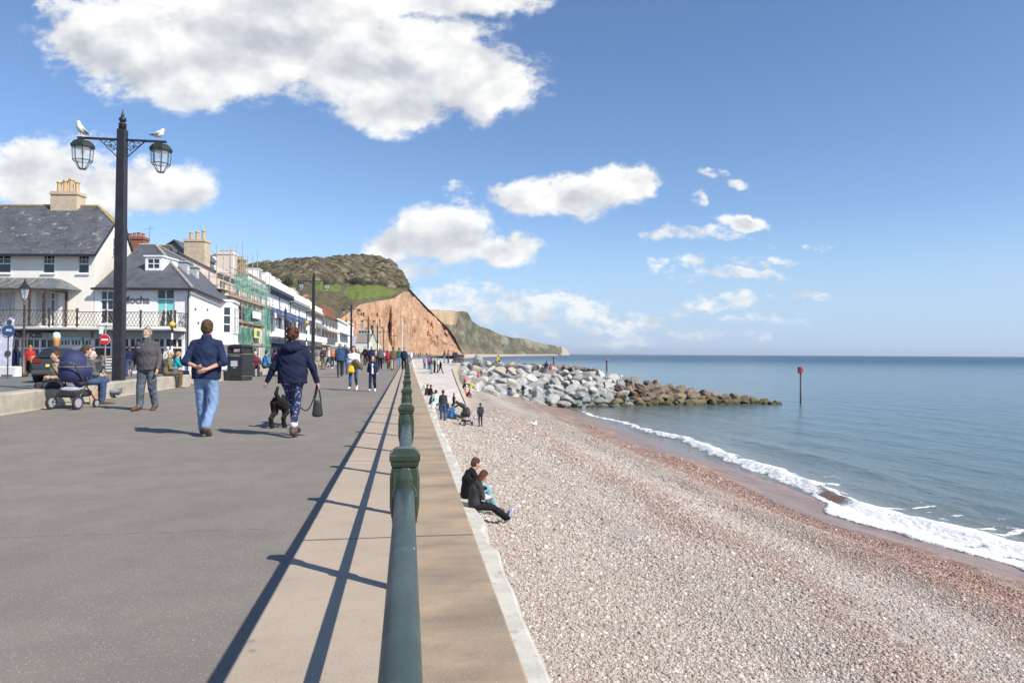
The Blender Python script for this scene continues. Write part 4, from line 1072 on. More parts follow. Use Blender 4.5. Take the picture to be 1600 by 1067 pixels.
def lattice(fb, x0, x1, y, z0, z1, st=.20):
    n = max(1, int(round((x1-x0)/st))); st = (x1-x0)/n; hgt = z1-z0
    for k in range(n):
        a = x0+k*st
        for m_ in range(2):
            za, zb = z0+hgt*m_/2, z0+hgt*(m_+1)/2
            fb.tube([(a, y, za), (a+st, y, zb)], .015, 4, False); fb.tube([(a+st, y, za), (a, y, zb)], .015, 4, False)
def balcony(root, x0, x1, posts, y, zf, zt_, ret=True):
    fb = FB(F1, root); fb.box(x0, x1, .001, y+.12, zf-.16, zf); fb.box(x0, x1, y+.121, y+.18, zf-.10, zf-.02); bl = fb.done('balcony', M('pale stone', (.60, .57, .52), .8, .1, 2), root)
    fb = FB(F1, root); fb.box(x0, x1, y-.02, y+.02, zt_-.04, zt_); fb.box(x0, x1, y-.015, y+.015, zf+.10, zf+.13)
    for q in posts:
        fb.box(q-.04, q+.04, y-.04, y+.04, zf, zt_+.08); fb.box(q-.06, q+.06, y-.06, y+.06, zt_+.08, zt_+.11)
    lattice(fb, x0, x1, y, zf+.13, zt_-.04)
    if ret: fb.box(x1-.02, x1+.02, .02, y, zt_-.04, zt_); fb.box(x1-.02, x1+.02, .02, y, zf+.1, zf+.13)
    if ret:
        for k in range(5): fb.tube([(x1, .05+k*.2, zf+.13), (x1, .25+k*.2, zt_-.04)], .015, 4, False); fb.tube([(x1, .25+k*.2, zf+.13), (x1, .05+k*.2, zt_-.04)], .015, 4, False)
    fb.done('balustrade', M('bronze iron', (.055, .045, .04), .5, .15), bl); return bl
zt_ = wz(150, 486.5)
balcony(hA, xl, wx(144.8), [wx(6), wx(100), wx(142)], 1.35, 2.72, zt_, False)
fb = FB(F1, hA); fb.box(xl, wx(91), .02, 1.2, 2.42, 2.54); fb.box(xl, wx(144.8), .02, 1.1, 2.541, 2.555); fb.done('soffit', BLACKM, hA)
# ground floor shops of A
def shopfront(fr, root, x0, x1, zf, bays, fascia_mat, txt=None, y=0.0, doors=(), frame=WHITE, tint=None):
    fb = FB(fr, root); fb.box(x0, x1, y-.10, y+.12, zf, zf+.50); fs_ = fb.done('fascia', fascia_mat, root)
    fb = FB(fr, root); n = bays; w = (x1-x0)/n
    for k in range(n+1): fb.box(x0+k*w-.06, x0+k*w+.06, y-.10, y+.06, 0, zf)
    fb.box(x0+.06, x1-.06, y-.09, y+.05, zf-.55, zf-.45)
    for k in range(n):
        if k not in doors: fb.box(x0+k*w+.061, x0+(k+1)*w-.061, y-.08, y+.04, 0, .55)
        for j in (1, 2): q = x0+k*w+w*j/3; fb.box(q-.025, q+.025, y-.08, y+.03, zf-.449, zf-.001)
    sf = fb.done('shopfront', frame, root)
    fb = FB(fr, root)
    for k in range(n): fb.box(x0+k*w+.05, x0+(k+1)*w-.05, y-.06, y-.04, (0 if k in doors else .54), zf-.01)
    fb.done('pane', tint or GLASS_DARK, sf)
    return fs_
def text_on(fr, root, parent, s, x, y, z, size, mat, bold=True, align='CENTER', ext=.01, name='lettering'):
    cu = bpy.data.curves.new('t', 'FONT'); cu.body = s; cu.size = size; cu.align_x = align; cu.align_y = 'CENTER'; cu.extrude = ext; cu.offset = size*.02 if bold else 0
    to = bpy.data.objects.new('t', cu); COL.objects.link(to)
    dg = bpy.context.evaluated_depsgraph_get(); me = bpy.data.meshes.new_from_object(to.evaluated_get(dg)); bpy.data.objects.remove(to); bpy.data.curves.remove(cu)
    me.name = name; me.materials.clear()
    Mx = Matrix((fr.x, Vector((0, 0, 1)), fr.y)).transposed().to_4x4(); Mx.translation = fr.p(x, y, z)-root.location
    me.transform(Mx); o = mk(name, me, mat, parent); return o
DGREY = M('dark lettering', (.06, .06, .065), .6, .05)
zf1 = wz(40, 531)
fa = shopfront(F1, hA, wx(-60), wx(94), zf1, 5, GREYP, doors=(3,))
text_on(F1, hA, fa, 'DAIRY ICES', wx(41), .125, zf1+.26, .40, DGREY)
fb = FB(F1, hA); fb.box(wx(-150), wx(-60)-.01, -.12, .02, 0, 2.715); fb.box(xl, xr, -.35, -.2, 0, 2.7); fb.done('back_panel', INT, hA)
fb2 = shopfront(F1, hA, wx(94)+.02, wx(144), wz(110, 527), 3, GREYP, doors=(1, 2), tint=M('shop glass', (.10, .12, .12), .15, .6, 1.5))
fb = FB(F1, hA); fb.box(wx(95), wx(128), .125, .16, wz(110, 532), wz(110, 526)); fb.box(wx(133), wx(144), .125, .16, wz(110, 532), wz(110, 527)); fb.done('awning_board', M('pale turquoise paint', (.42, .66, .68), .5, .1), fb2)
fb = FB(F1, hA); fb.box(wx(133), wx(142), -.035, -.025, wz(110, 562), wz(110, 555)); fb.done('blind', M('turquoise', (.20, .55, .58), .6, .1), fb2)

# ------------------------------------------------------------------ the white corner cafe
hM = empty('corner_cafe', F1.p(0, 0, 0), 0, 'white corner cafe with grey Mocha lettering and a black lattice balcony', 'cafe')
x0 = wx(146)+.01; evM = wz(220, 447.5); DS = 14.2
endL = (-.241*DS, -DS)
holes = [(wx(155), wx(176.5), 2.95, wz(165, 453)), (wx(242.5), wx(272), 2.78, wz(255, 451))]
fb = FB(F1, hM); wall_open(fb, x0, 0, 2.70, evM, holes)
def sd(d): return -.241*d
fb.add([(0, 0, 0), (sd(DS), -DS, 0), (sd(DS), -DS, evM), (0, 0, evM)], [(0, 1, 2, 3)])
fb.add([(x0, -DS, 0), (sd(DS), -DS, 0), (sd(DS), -DS, evM), (x0, -DS, evM)], [(3, 2, 1, 0)])
fb.box(wx(287), -.01, -.2, .0, 0, 2.70)
fb.done('wall', RENDER_W, hM)
window(F1, hM, *holes[0], 2, 2, split=(.42, .72), t=.08)
w = window(F1, hM, *holes[1], 2, 2, split=(.74,), t=.09, sill=False)
TEAL = M('turquoise blind', (.22, .62, .62), .7, .05)
fb = FB(F1, hM); a, c, e, g = holes[1]; md = (a+c)/2
fb.box(a+.1, md-.06, -.088, -.080, e+(g-e)*.44, e+(g-e)*.70); fb.box(md+.06, c-.1, -.088, -.080, e+(g-e)*.44, e+(g-e)*.70); fb.done('blind', TEAL, w)
fb = FB(F1, hM)
for (q0, q1, sg) in ((a+.1, md-.1, 1), (c-.1, md+.1, -1)):
    fb.add([(q0, -.084, e+.05), (q0+(q1-q0)*.25, -.084, e+.05), (q0+(q1-q0)*.8, -.084, e+(g-e)*.43), (q0, -.084, e+(g-e)*.43), (q0, -.08, e+.05), (q0+(q1-q0)*.25, -.08, e+.05), (q0+(q1-q0)*.8, -.08, e+(g-e)*.43), (q0, -.08, e+(g-e)*.43)], [(4, 5, 6, 7), (0, 3, 2, 1)])
fb.done('curtain', CURT, w)
text_on(F1, hM, hM, 'Mocha', wx(211), .01, wz(207, 468.5), .62, M('grey lettering', (.16, .155, .15), .6, .05), ext=.02)
# hipped slate roof
RB = 6.5; zrM = wz(240, 381)+RB*.5*(549-381)/F+.1
zrM = CAM_Z+(549.5-382)*(DK+4.6)/F
fb = FB(F1, hM); o4 = .3; ezM = evM-.10
P_ = lambda x, d, z: (x, -d, z)
hipx = wx(242); hipx = (241-297)*(DK+4.6)/F+(297-800)*4.6/F*1.0
rg = 4.6
fb.slab([P_(x0+.15, -o4, ezM), P_(o4*.8, -o4, ezM), P_(hipx, rg, zrM), P_(x0+.15-.0, rg, zrM)], .12)
fb.slab([P_(o4*.8, -o4, ezM), P_(sd(DS)+o4, DS+.1, ezM), P_(hipx+sd(DS-rg)*.9, DS+.1, zrM), P_(hipx, rg, zrM)], .12)
fb.slab([P_(x0+.15, DS, ezM), P_(x0+.15, rg, zrM), P_(hipx, rg, zrM), P_(hipx+sd(DS-rg)*.9, DS+.1, zrM)][::-1], .12)
rfM = fb.done('roof', SLATE, hM)
fb = FB(F1, hM); fb.tube([P_(x0+.15, rg, zrM+.02), P_(hipx, rg, zrM+.02)], .09, 6); fb.tube([P_(hipx, rg, zrM+.02), P_(o4*.8, -o4, ezM+.03)], .09, 6); fb.tube([P_(hipx, rg, zrM+.02), P_(hipx+sd(DS-rg)*.9, DS, zrM+.02)], .08, 6)
fb.done('ridge_tiles', M('grey ridge', (.34, .31, .28), .85, .15, 3), rfM)
fb = FB(F1, hM); fb.box(x0, o4+.02, o4-.02, o4+.10, ezM-.13, ezM-.0); fb.tube([(o4*.8+.06, o4, ezM-.05), P_(sd(DS)+o4+.06, DS, ezM-.05)], .06, 6); fb.done('gutter', BLACKM, hM)
fb = FB(F1, hM); fb.tube([(.02, .3, ezM-.1), (-.10, .12, ezM-.5), (-.10, .10, 2.7), (-.10, .10, 0.05)], .045, 8); fb.done('drainpipe', BLACKM, hM)
# dormers
def dormer(fr, root, x, d, z, w, h, L, cols=2, rws=2, mat=WHITE, nm='dormer'):
    fb = FB(fr, root); fb.box(x-w/2, x+w/2, -d-L, -d-.06, z, z+h); fb.box(x-w/2-.08, x+w/2+.08, -d-L, -d+.08, z+h+.001, z+h+.09)
    fb.box(x-w/2, x-w/2+.12, -d-.06, -d, z, z+h); fb.box(x+w/2-.12, x+w/2, -d-.06, -d, z, z+h); fb.box(x-w/2+.12, x+w/2-.12, -d-.06, -d, z, z+.1); fb.box(x-w/2+.12, x+w/2-.12, -d-.06, -d, z+h-.1, z+h)
    dm = fb.done(nm, mat, root)
    window(fr, root, x-w/2+.12, x+w/2-.12, z+.1, z+h-.1, cols, rws, y=-d, th=.05, sill=False, t=.05).parent = dm
    return dm
zd = CAM_Z+(549.5-422)*(DK+1.5)/F
dormer(F1, hM, (238-800)*(DK+1.5)/F-(297-800)*DK/F, 1.5, zd, 1.05, .86, 2.0)
FS2 = Fr(F1.p(0, 0, 0).to_2d(), (F1.x*(-.241)-F1.y).to_2d(), 0)
for dd_ in (5.6, 8.6): dormer(FS2, hM, dd_, 1.35, evM+1.15, 1.0, .95, 2.0, 2, 2, M('lead grey', (.30, .33, .36), .5, .1))
balcony(hM, wx(145.2), wx(291), [wx(186), wx(238), wx(284), wx(290.2)], 1.35, 2.70, wz(220, 489), True)
fb = FB(F1, hM); fb.box(wx(145.2), wx(291), .02, 1.1, 2.53, 2.539); fb.done('soffit', BLACKM, hM)
f_ = shopfront(F1, hM, wx(147), wx(286), wz(220, 529.5), 5, M('grey blue fascia', (.42, .46, .49), .6, .06), doors=(0, 3), tint=M('cafe glass', (.06, .05, .045), .12, .6, 1.5))
fb = FB(F1, hM); fb.box(x0, -.62, -2.0, -1.9, 0, 2.69); fb.done('back_panel', INT, hM)
LAMPY = bpy.data.materials.new('lit bulb'); LAMPY.use_nodes = True; _p = LAMPY.node_tree.nodes['Principled BSDF']; _p.inputs['Emission Color'].default_value = (1, .6, .2, 1); _p.inputs['Emission Strength'].default_value = 2.0
# small wall windows and the corner oriel
fb = FB(FS2, hM)
for (a, z_) in ((1.1, 3.9), (2.0, 3.1), (4.8, 4.1)): fb.box(a, a+.35, .0, .03, z_, z_+.12)
fb.done('vent', DGREY, hM)
ob0, ob1 = 12.0, 16.4
fb = FB(FS2, hM)
fb.poly_prism([(9.9, 0.002), (10.5, .75), (13.2, .75), (13.9, 0.002)], 2.05, evM-.12); fb.poly_prism([(9.8, 0.002), (10.45, .85), (13.25, .85), (14.0, 0.002)], 1.88, 2.049); fb.poly_prism([(9.8, 0.002), (10.45, .85), (13.25, .85), (14.0, 0.002)], evM-.119, evM+.02)
orl = fb.done('oriel', RENDER_W, hM)
window(FS2, hM, 10.7, 12.0, 2.75, evM-.5, 2, 3, y=.83, th=.06, sill=False, t=.06).parent = orl
window(FS2, hM, 12.1, 13.1, 2.75, evM-.5, 2, 3, y=.83, th=.06, sill=False, t=.06).parent = orl
q_ = Fr(FS2.p(9.9, 0.002, 0).to_2d(), (FS2.p(10.5, .75, 0)-FS2.p(9.9, 0, 0)).to_2d())
window(q_, hM, .18, .80, 2.75, evM-.5, 1, 3, y=.07, th=.06, sill=False, t=.06).parent = orl

# ------------------------------------------------------------------ houses behind
def simple_house(name, label, cat, org, xd, W_, D_, ze, zr_, wall, roof, gable='x', over=.25, grp=None):
    """gabled house, ridge along x; org is its front left corner"""
    fr = Fr(org, xd); rt_ = empty(name, fr.p(W_/2, 0, 0), 0, label, cat, grp)
    fb = FB(fr, rt_); h = D_/2
    fb.add([(0, 0, 0), (W_, 0, 0), (W_, -D_, 0), (0, -D_, 0), (0, 0, ze), (W_, 0, ze), (W_, -D_, ze), (0, -D_, ze), (0, -h, zr_), (W_, -h, zr_)],
           [(0, 1, 5, 4), (1, 2, 6, 9, 5), (2, 3, 7, 6), (3, 0, 4, 8, 7)])
    fb.done('wall', wall, rt_)
    s_ = (zr_-ze)/h
    fb = FB(fr, rt_); fb.slab([(-over, over, ze-over*s_+.08), (W_+over, over, ze-over*s_+.08), (W_+over, -h, zr_+.08), (-over, -h, zr_+.08)], .1)
    fb.slab([(-over, -h, zr_+.08), (W_+over, -h, zr_+.08), (W_+over, -D_-over, ze-over*s_+.08), (-over, -D_-over, ze-over*s_+.08)], .1)
    rf = fb.done('roof', roof, rt_); fb = FB(fr, rt_); fb.tube([(-over, -h, zr_+.1), (W_+over, -h, zr_+.1)], .09, 6); fb.done('ridge_tiles', LICH, rf)
    return fr, rt_
def PX(u, d): q = at(u, 549, d); return (q.x, q.y)
fr, hs = simple_house('brick_chimney_house', 'low house behind the cafe of which a red brick chimney stack shows above the slates', 'house', PX(176, 52), FRD, 2.6, 6, 6.5, CAM_Z+(549-386)*55.5/F, RENDER_W, SLATE)
chimney(hs, PX(211, 54.5), 1.5, .8, 7.5, CAM_Z+(549-369.5)*54.5/F, 4, BRICK, -YAW, TILE, ph=.35)
mb = MB(); mb.tube([(0, 0, 8), (.15, 0, 11.3)], .015, 4); mb.tube([(-.3, 0, 11.0), (.5, 0, 11.15)], .01, 4); o_ = mb.build('aerial', BLACKM, hs); q = PX(228.5, 54); o_.location = (q[0]-hs.location.x, q[1]-hs.location.y, 0)
# slate hung gable
dS_ = 62; zsr = CAM_Z+(549.5-375)*dS_/F; zse = CAM_Z+(549.5-392)*dS_/F
frS = Fr(PX(247, dS_), FRD); hs = empty('slate_hung_house', frS.p(3, 0, 0), 0, 'narrow house behind the cafe with a slate hung gable', 'house')
w_ = (294-247)*dS_/F; pk = (271-247)*dS_/F
fb = FB(frS, hs); fb.add([(0, 0, 0), (w_, 0, 0), (w_, 0, zse-.3), (pk, 0, zsr), (0, 0, zse), (0, -6, 0), (w_, -6, 0), (w_, -6, zse-.3), (pk, -6, zsr), (0, -6, zse)], [(0, 1, 2, 3, 4), (1, 6, 7, 2), (5, 0, 4, 9), (6, 5, 9, 8, 7)])
fb.done('wall', slate_mat('hung slates', (.17, .18, .175), (.24, .25, .235), None, .3), hs)
fb = FB(frS, hs); fb.slab([(-.3, .2, zse-.0), (pk, .2, zsr+.1), (pk, -6, zsr+.1), (-.3, -6, zse-.0)], .1); fb.slab([(pk, .2, zsr+.1), (w_+.2, .2, zse-.35), (w_+.2, -6, zse-.35), (pk, -6, zsr+.1)], .1); fb.done('roof', SLATE, hs)

# ------------------------------------------------------------------ the terrace along the front, facing the sea
TX = -16.0
FT = Fr((TX, 57.0), (0, 1))                        # x runs away from the viewer, y faces the sea (+X)
def yy_at(u, X=TX):                                # Y at which the plane X is seen in column u
    a = (u-800)/F; return X*(math.cos(YAW)-a*math.sin(YAW))/(math.sin(YAW)+a*math.cos(YAW))
def zz_at(u, v, X=TX):
    Y_ = yy_at(u, X); dpt = X*math.sin(YAW)+Y_*math.cos(YAW); return CAM_Z+(549.2+u*.0035-v)*dpt/F
def terrace(name, label, u0, u1, zc, wall, roofm, zr_, floors, cols, depth=11, cat='hotel', parapet=.5, X=TX, wfr=None, shop=None, hood=None, win=None, gap=(.25, .30), left_gable=True):
    Y0, Y1 = yy_at(u0, X), yy_at(u1, X); fr = Fr((X, Y0), (0, 1)); rt_ = empty(name, fr.p((Y1-Y0)/2, 0, 0), 0, label, cat)
    W_ = Y1-Y0; fb = FB(fr, rt_); holes = []; wd = W_/cols
    for (za, zb) in floors:
        for k in range(cols): holes.append((k*wd+wd*gap[0], (k+1)*wd-wd*gap[1], za, zb))
    zg = floors[-1][0]-.5 if shop else 0
    zg = shop[0]+.45 if shop else 0
    wall_open(fb, 0, W_, zg, zc, holes, th=.2)
    fb.add([(0, 0, 0), (0, -depth, 0), (0, -depth, zc), (0, -depth/2, zr_), (0, 0, zc)], [(0, 4, 3, 2, 1)]); fb.add([(W_, 0, 0), (W_, -depth, 0), (W_, -depth, zc), (W_, -depth/2, zr_), (W_, 0, zc)], [(1, 2, 3, 4, 0)])
    fb.done('wall', wall, rt_)
    for h in holes: window(fr, rt_, *h, 2, 2, th=.14, t=.07, frame=wfr or WHITE, glass=win)
    fb = FB(fr, rt_); fb.slab([(-.1, .1, zc), (W_+.1, .1, zc), (W_+.1, -depth/2, zr_), (-.1, -depth/2, zr_)], .12); fb.slab([(-.1, -depth/2, zr_), (W_+.1, -depth/2, zr_), (W_+.1, -depth-.1, zc), (-.1, -depth-.1, zc)], .12); rf = fb.done('roof', roofm, rt_)
    if parapet:
        fb = FB(fr, rt_); fb.box(0, W_, .001, .30, zc-.12, zc+.12); fb.box(0, W_, -.12, .12, zc+.121, zc+parapet); fb.done('parapet', wall, rt_)
    if shop:
        f_ = shopfront(fr, rt_, .05, W_-.05, shop[0], max(2, int(cols*1.5)), shop[1], doors=(1,), frame=shop[2])
        fb = FB(fr, rt_); fb.box(0, W_, -1.2, -1.1, 0, shop[0]); fb.done('back_panel', INT, rt_)
    return fr, rt_, W_, rf
# pink house next to the cafe (its blank gable faces us) and scaffolded front
zpe = zz_at(362, 441); 
frP, hP, WP, rfP = terrace('pink_house', 'pale pink house behind the scaffolding with two tall rendered chimneys', 336, 414, 8.1, PINKR, SLATE, 9.7, [(4.0, 5.6), (6.3, 7.5)], 4, depth=6, cat='house', parapet=.4)
g0 = frP.p(0, -6, 0)
def at_plane(u, d): q = at(u, 549, d); return (q.x, q.y)
dch = 58.5
chimney(hP, at_plane(306, dch), 1.75, 1.1, 4, CAM_Z+(549.8-374)*dch/F, 3, BUFF, -YAW, ph=.75)
chimney(hP, at_plane(353, 64), 1.5, 1.0, 7, CAM_Z+(549.8-394)*64/F, 3, PINKR, -YAW, POT, ph=.22)
chimney(hP, at_plane(372, 72), 1.2, .8, 8, CAM_Z+(549.8-404)*72/F, 3, TANT, -YAW, POT, ph=.3)
dormer(frP, hP, WP*.80, 1.2, 8.6, 1.8, 1.4, 2.5, 2, 2); dormer(frP, hP, WP*.55, 1.2, 8.6, 1.8, 1.4, 2.5, 2, 2)
mb = MB(); mb.box(-.3, .3, -.3, .3, 0, .1)
NAVY = M('navy awning', (.055, .085, .17), .7, .12, 4); NCOR = M('navy cornice', (.05, .055, .085), .6, .1)
SHB = M('slate blue paint', (.12, .17, .25), .5, .08); SHN = M('navy paint', (.05, .075, .14), .5, .1)
for (u0, u1, zc_h, wall_h, aw, lab, ncol, roofh, ztop) in ((414, 452, 9.2, RENDER_W, ((0, 2), (2.3, 3.9), (4.2, 5.9)), 'white hotel next to the scaffolding with dark navy cornice and blue awnings', 6, TANT, 12.4),
        (452, 478, 8.9, RENDER_W, ((0.2, 1.8), (2.2, 4.8)), 'second white hotel of the terrace with a stepped parapet and blue awnings', 5, M('grey brown slates', (.16, .145, .125), .8, .2, 3), 11.9),
        (478, 502, 8.6, CREAM, ((1.0, 3.0), (3.4, 5.8)), 'cream hotel of the terrace with grey hoods, partly behind the second lamp post', 6, TILE, 11.5)):
    frH, hH, WH, rfH = terrace('hotel', lab, u0, u1, zc_h, wall_h, roofh, ztop, [(3.5, 5.6)], ncol, parapet=.9, shop=(2.45, SHB if u0 < 478 else GREYP, SHN if u0 < 478 else M('grey joinery', (.38, .37, .35), .6, .1)), gap=(.22, .22))
    fb = FB(frH, hH)
    fb.box(0, WH-.1, .30, .62, zc_h-.65, zc_h-.25)
    for k in range(int(WH/.9)): fb.box(k*.9+.2, k*.9+.4, .02, .5, zc_h-.95, zc_h-.651)
    fb.done('cornice', NCOR if u0 < 452 else (M('grey cornice', (.30, .30, .31), .6, .1) if u0 < 478 else M('brown cornice', (.26, .20, .15), .7, .1)), hH)
    wd = WH/ncol
    for (k0, k1) in aw:
        fb = FB(frH, hH); a, c = k0*wd+.2, k1*wd-.2
        fb.add([(a, .02, 6.75), (c, .02, 6.75), (c-.0, 1.25, 5.75), (a, 1.25, 5.75), (a, .02, 6.70), (c, .02, 6.70), (c, 1.25, 5.70), (a, 1.25, 5.70), (a, 1.25, 5.45), (c, 1.25, 5.45), (a, 1.27, 5.45), (c, 1.27, 5.45), (a, 1.27, 5.75), (c, 1.27, 5.75)],
               [(0, 3, 2, 1), (4, 5, 6, 7), (0, 4, 7, 3), (1, 2, 6, 5), (8, 9, 6, 7), (12, 13, 11, 10), (3, 12, 13, 2), (10, 11, 9, 8)])
        fb.done('awning', NAVY if u0 < 478 else M('grey hood', (.20, .20, .21), .7, .1), hH)
    fb = FB(frH, hH); fb.box(.2, WH-.2, .02, 1.1, 3.15, 3.3); fb.box(.2, WH-.2, 1.02, 1.1, 3.3, 4.1); fb.done('balcony', wall_h, hH)
    nd = 4 if u0 < 452 else 3
    for k in range(nd): dormer(frH, hH, WH*(k+.5)/nd, 1.0, zc_h+.55, WH/nd*.42, 1.15, 3, 2, 1)
    for k in range(ncol):
        if k % 2: window(frH, hH, (k+.35)*wd, (k+.65)*wd, 7.15, 7.95, 1, 2, y=.03, th=.02, t=.05)
    fb = FB(frH, hH)
    for q in (.08, WH*.5, WH-.15): fb.tube([(q, .10, 2.5), (q, .10, zc_h-.7)], .05, 6)
    fb.done('drainpipe', DGREY, hH)
    fb = FB(frH, hH)
    for k in range(2): fb.box(WH*(.03+.15*k), WH*(.15+.15*k), -.119, .13, zc_h+.91, zc_h+1.3-.15*k)
    fb.done('parapet_crest', wall_h, hH)
for k, u_ in enumerate((444, 468, 487)):
    Y_ = yy_at(u_-3, -20.5); chimney(hH, (-21.5, Y_), 1.2, 2.4, 11.5, 13.1, 4, (TANT, BUFF, BRICK)[k], 0, POT, ph=.5)
# beyond: bay fronted house with brown roof, then white and lilac houses
frB, hB, WB, rB = terrace('bay_fronted_house', 'white bay fronted house with brown pent roofs beyond the hotel', 502, 527, 8.6, CREAM, M('brown tile roof', (.22, .13, .08), .85, .15, 3), 11.6, [(3.6, 5.3), (6.2, 7.9)], 5, parapet=0, shop=(2.4, M('grey green paint', (.30, .31, .27), .6, .1), M('grey joinery', (.38, .37, .35), .6, .1)), gap=(.18, .18))
fb = FB(frB, hB)
for z_ in (5.4, 8.4): fb.slab([(0, .02, z_+.55), (WB, .02, z_+.55), (WB, 1.3, z_), (0, 1.3, z_)], .08)
fb.done('pent_roof', M('brown tile', (.25, .165, .10), .85, .15, 3), hB)
fb = FB(frB, hB); fb.box(0, WB*.45, .9, 1.2, 2.9, 3.8); fb.done('balcony', M('dark balcony', (.11, .115, .12), .7, .15), hB)
for k, u_ in enumerate((505, 512, 519)): chimney(hB, (-21.5, yy_at(u_, -21.5)), 1.0, 3.0, 10.6, 13.2-.2*k, 4, BRICK, 0, TILE, ph=.5)
frC, hC, WC, rC = terrace('plain_white_house', 'plain white house with navy ground floor near the end of the terrace', 527, 543, 8.9, RENDER_W, TILE, 10.8, [(3.7, 5.2), (6.2, 7.7)], 5, parapet=.4, cat='house', shop=(2.4, M('navy shop', (.06, .06, .12), .6, .1), M('navy joinery', (.08, .08, .13), .6, .1)))
frD, hD, WD, rD = terrace('lilac_house', 'last house of the terrace with a lilac painted end wall', 543, 552, 9.6, RENDER_W, SLATE, 11, [(3.7, 5.2), (6.2, 7.7)], 5, parapet=.3, cat='house', shop=(2.4, M('lilac paint', (.38, .36, .55), .6, .1), NAVY))
fb = FB(frD, hD); fb.box(WD*.45, WD, .35, .5, 2.9, 6.2); fb.done('painted_panel', M('lilac wall', (.42, .41, .60), .7, .08), hD)
fb = FB(frC, hC); fb.slab([(WC*.2, .02, 6.3), (WC, .02, 6.3), (WC, 1.3, 5.6), (WC*.2, 1.3, 5.6)], .08); fb.done('awning', NAVY, hC)

# lookout building and gabled pavilion at the foot of the cliff
def AT(u, d): q = at(u, 549, d); return (q.x, q.y)
dl = 250; frL = Fr(AT(556, dl), FRD); hl = empty('lookout_building', frL.p(4, 0, 0), 0, 'boxy grey building with a glazed upper storey below the red cliff', 'building')
w_ = (576-556)*dl/F; zl = lambda v: CAM_Z+(551.1-v)*dl/F
fb = FB(frL, hl); fb.box(0, w_, -6, 0, 0, zl(534)); fb.done('wall', M('pale wall', (.68, .66, .58), .8, .1), hl)
fb = FB(frL, hl); fb.slab([(0, .2, zl(535)), (w_, .2, zl(535)), (w_, -3, zl(520)), (0, -3, zl(520))], .1); fb.done('roof', M('grey brown roof', (.21, .19, .16), .8, .1), hl)
fb = FB(frL, hl); fb.box(.2, w_-.2, -6, -2.6, zl(521), zl(514)); uu_ = fb.done('upper_storey', GREYP, hl)
for k in range(4):
    fb = FB(frL, hl); fb.box(.5+k*1.05, 1.3+k*1.05, -2.6, -2.55, zl(519.5), zl(515.5)); fb.done('window', GLASS_DARK, uu_)
dg_ = 262; frG = Fr(AT(577, dg_), FRD); hg = empty('gabled_pavilion', frG.p(2, 0, 0), 0, 'small white gabled pavilion below the red cliff', 'pavilion')
w_ = (588-577)*dg_/F; z2 = lambda v: CAM_Z+(551.1-v)*dg_/F
fb = FB(frG, hg); fb.add([(0, 0, 0), (w_, 0, 0), (w_, 0, z2(533)), (w_*.55, 0, z2(519)), (0, 0, z2(533)), (0, -6, 0), (w_, -6, 0), (w_, -6, z2(533)), (w_*.55, -6, z2(519)), (0, -6, z2(533))], [(0, 1, 2, 3, 4), (1, 6, 7, 2), (5, 0, 4, 9), (6, 5, 9, 8, 7)])
fb.done('wall', M('yellowish white wall', (.72, .70, .55), .8, .1), hg)
fb = FB(frG, hg); fb.slab([(-.3, .2, z2(534)), (w_*.55, .2, z2(518.5)), (w_*.55, -6, z2(518.5)), (-.3, -6, z2(534))], .1); fb.slab([(w_*.55, .2, z2(518.5)), (w_+.3, .2, z2(534)), (w_+.3, -6, z2(534)), (w_*.55, -6, z2(518.5))], .1); fb.done('roof', M('green grey roof', (.24, .27, .20), .8, .1), hg)
fb = FB(frG, hg); fb.box(.5, 1.1, .0, .04, 1.2, 2.6); fb.box(1.7, 2.3, 0, .04, 1.2, 2.6); fb.done('window', GLASS_DARK, hg)

# ------------------------------------------------------------------ scaffold
STEEL = M('scaffold tube', (.42, .41, .38), .45, .2, 10, metal=.5)
PLANK = M('scaffold boards', (.36, .28, .19), .85, .2, 6)
def netmat():
    mt, b, pr = pmat('green debris netting')
    tc = b.n('ShaderNodeTexCoord').outputs['Object']
    n1 = b.noise(tc, .9, 5, .65)
    b.put(pr.inputs['Base Color'], b.mix(b.sm(n1, .35, .65), (.05, .22, .16, 1), (.16, .36, .29, 1)))
    b.put(pr.inputs['Alpha'], b.sm(n1, .38, .62, .35, .85)); pr.inputs['Roughness'].default_value = .8
    return mt
sc = empty('scaffolding', (TX+.8, 68, 0), 0, 'tube scaffolding hung with green debris netting on the pink house front', 'scaffolding')
fs_ = Fr((TX, 0), (0, 1)); S0, S1 = yy_at(352, TX+1), yy_at(415, TX+1)
fb = FB(fs_, sc); n = 9
for k in range(n):
    y_ = S0+(S1-S0)*k/(n-1)
    top_ = 10.2 if k < 6 else 8.8
    fb.tube([(y_, 1.35, 0), (y_, 1.35, top_+.5*(k % 3))], .035, 5); fb.tube([(y_, .25, 0), (y_, .25, top_)], .035, 5)
    for z_ in (1.9, 3.9, 5.9, 7.9): fb.tube([(y_, .1, z_), (y_, 1.5, z_)], .03, 5)
for z_ in (1.9, 2.9, 3.9, 4.9, 5.9, 6.4, 6.9, 7.9, 8.4):
    fb.tube([(S0-.3, 1.38, z_), (S1+.3, 1.38, z_)], .03, 5)
for z_ in (6.9, 7.6, 6.3): fb.tube([(S0-3.4, 1.38, z_), (S0, 1.38, z_)], .03, 5); fb.tube([(S0-.1, -2.5, z_), (S0-.1, 1.4, z_)], .03, 5)
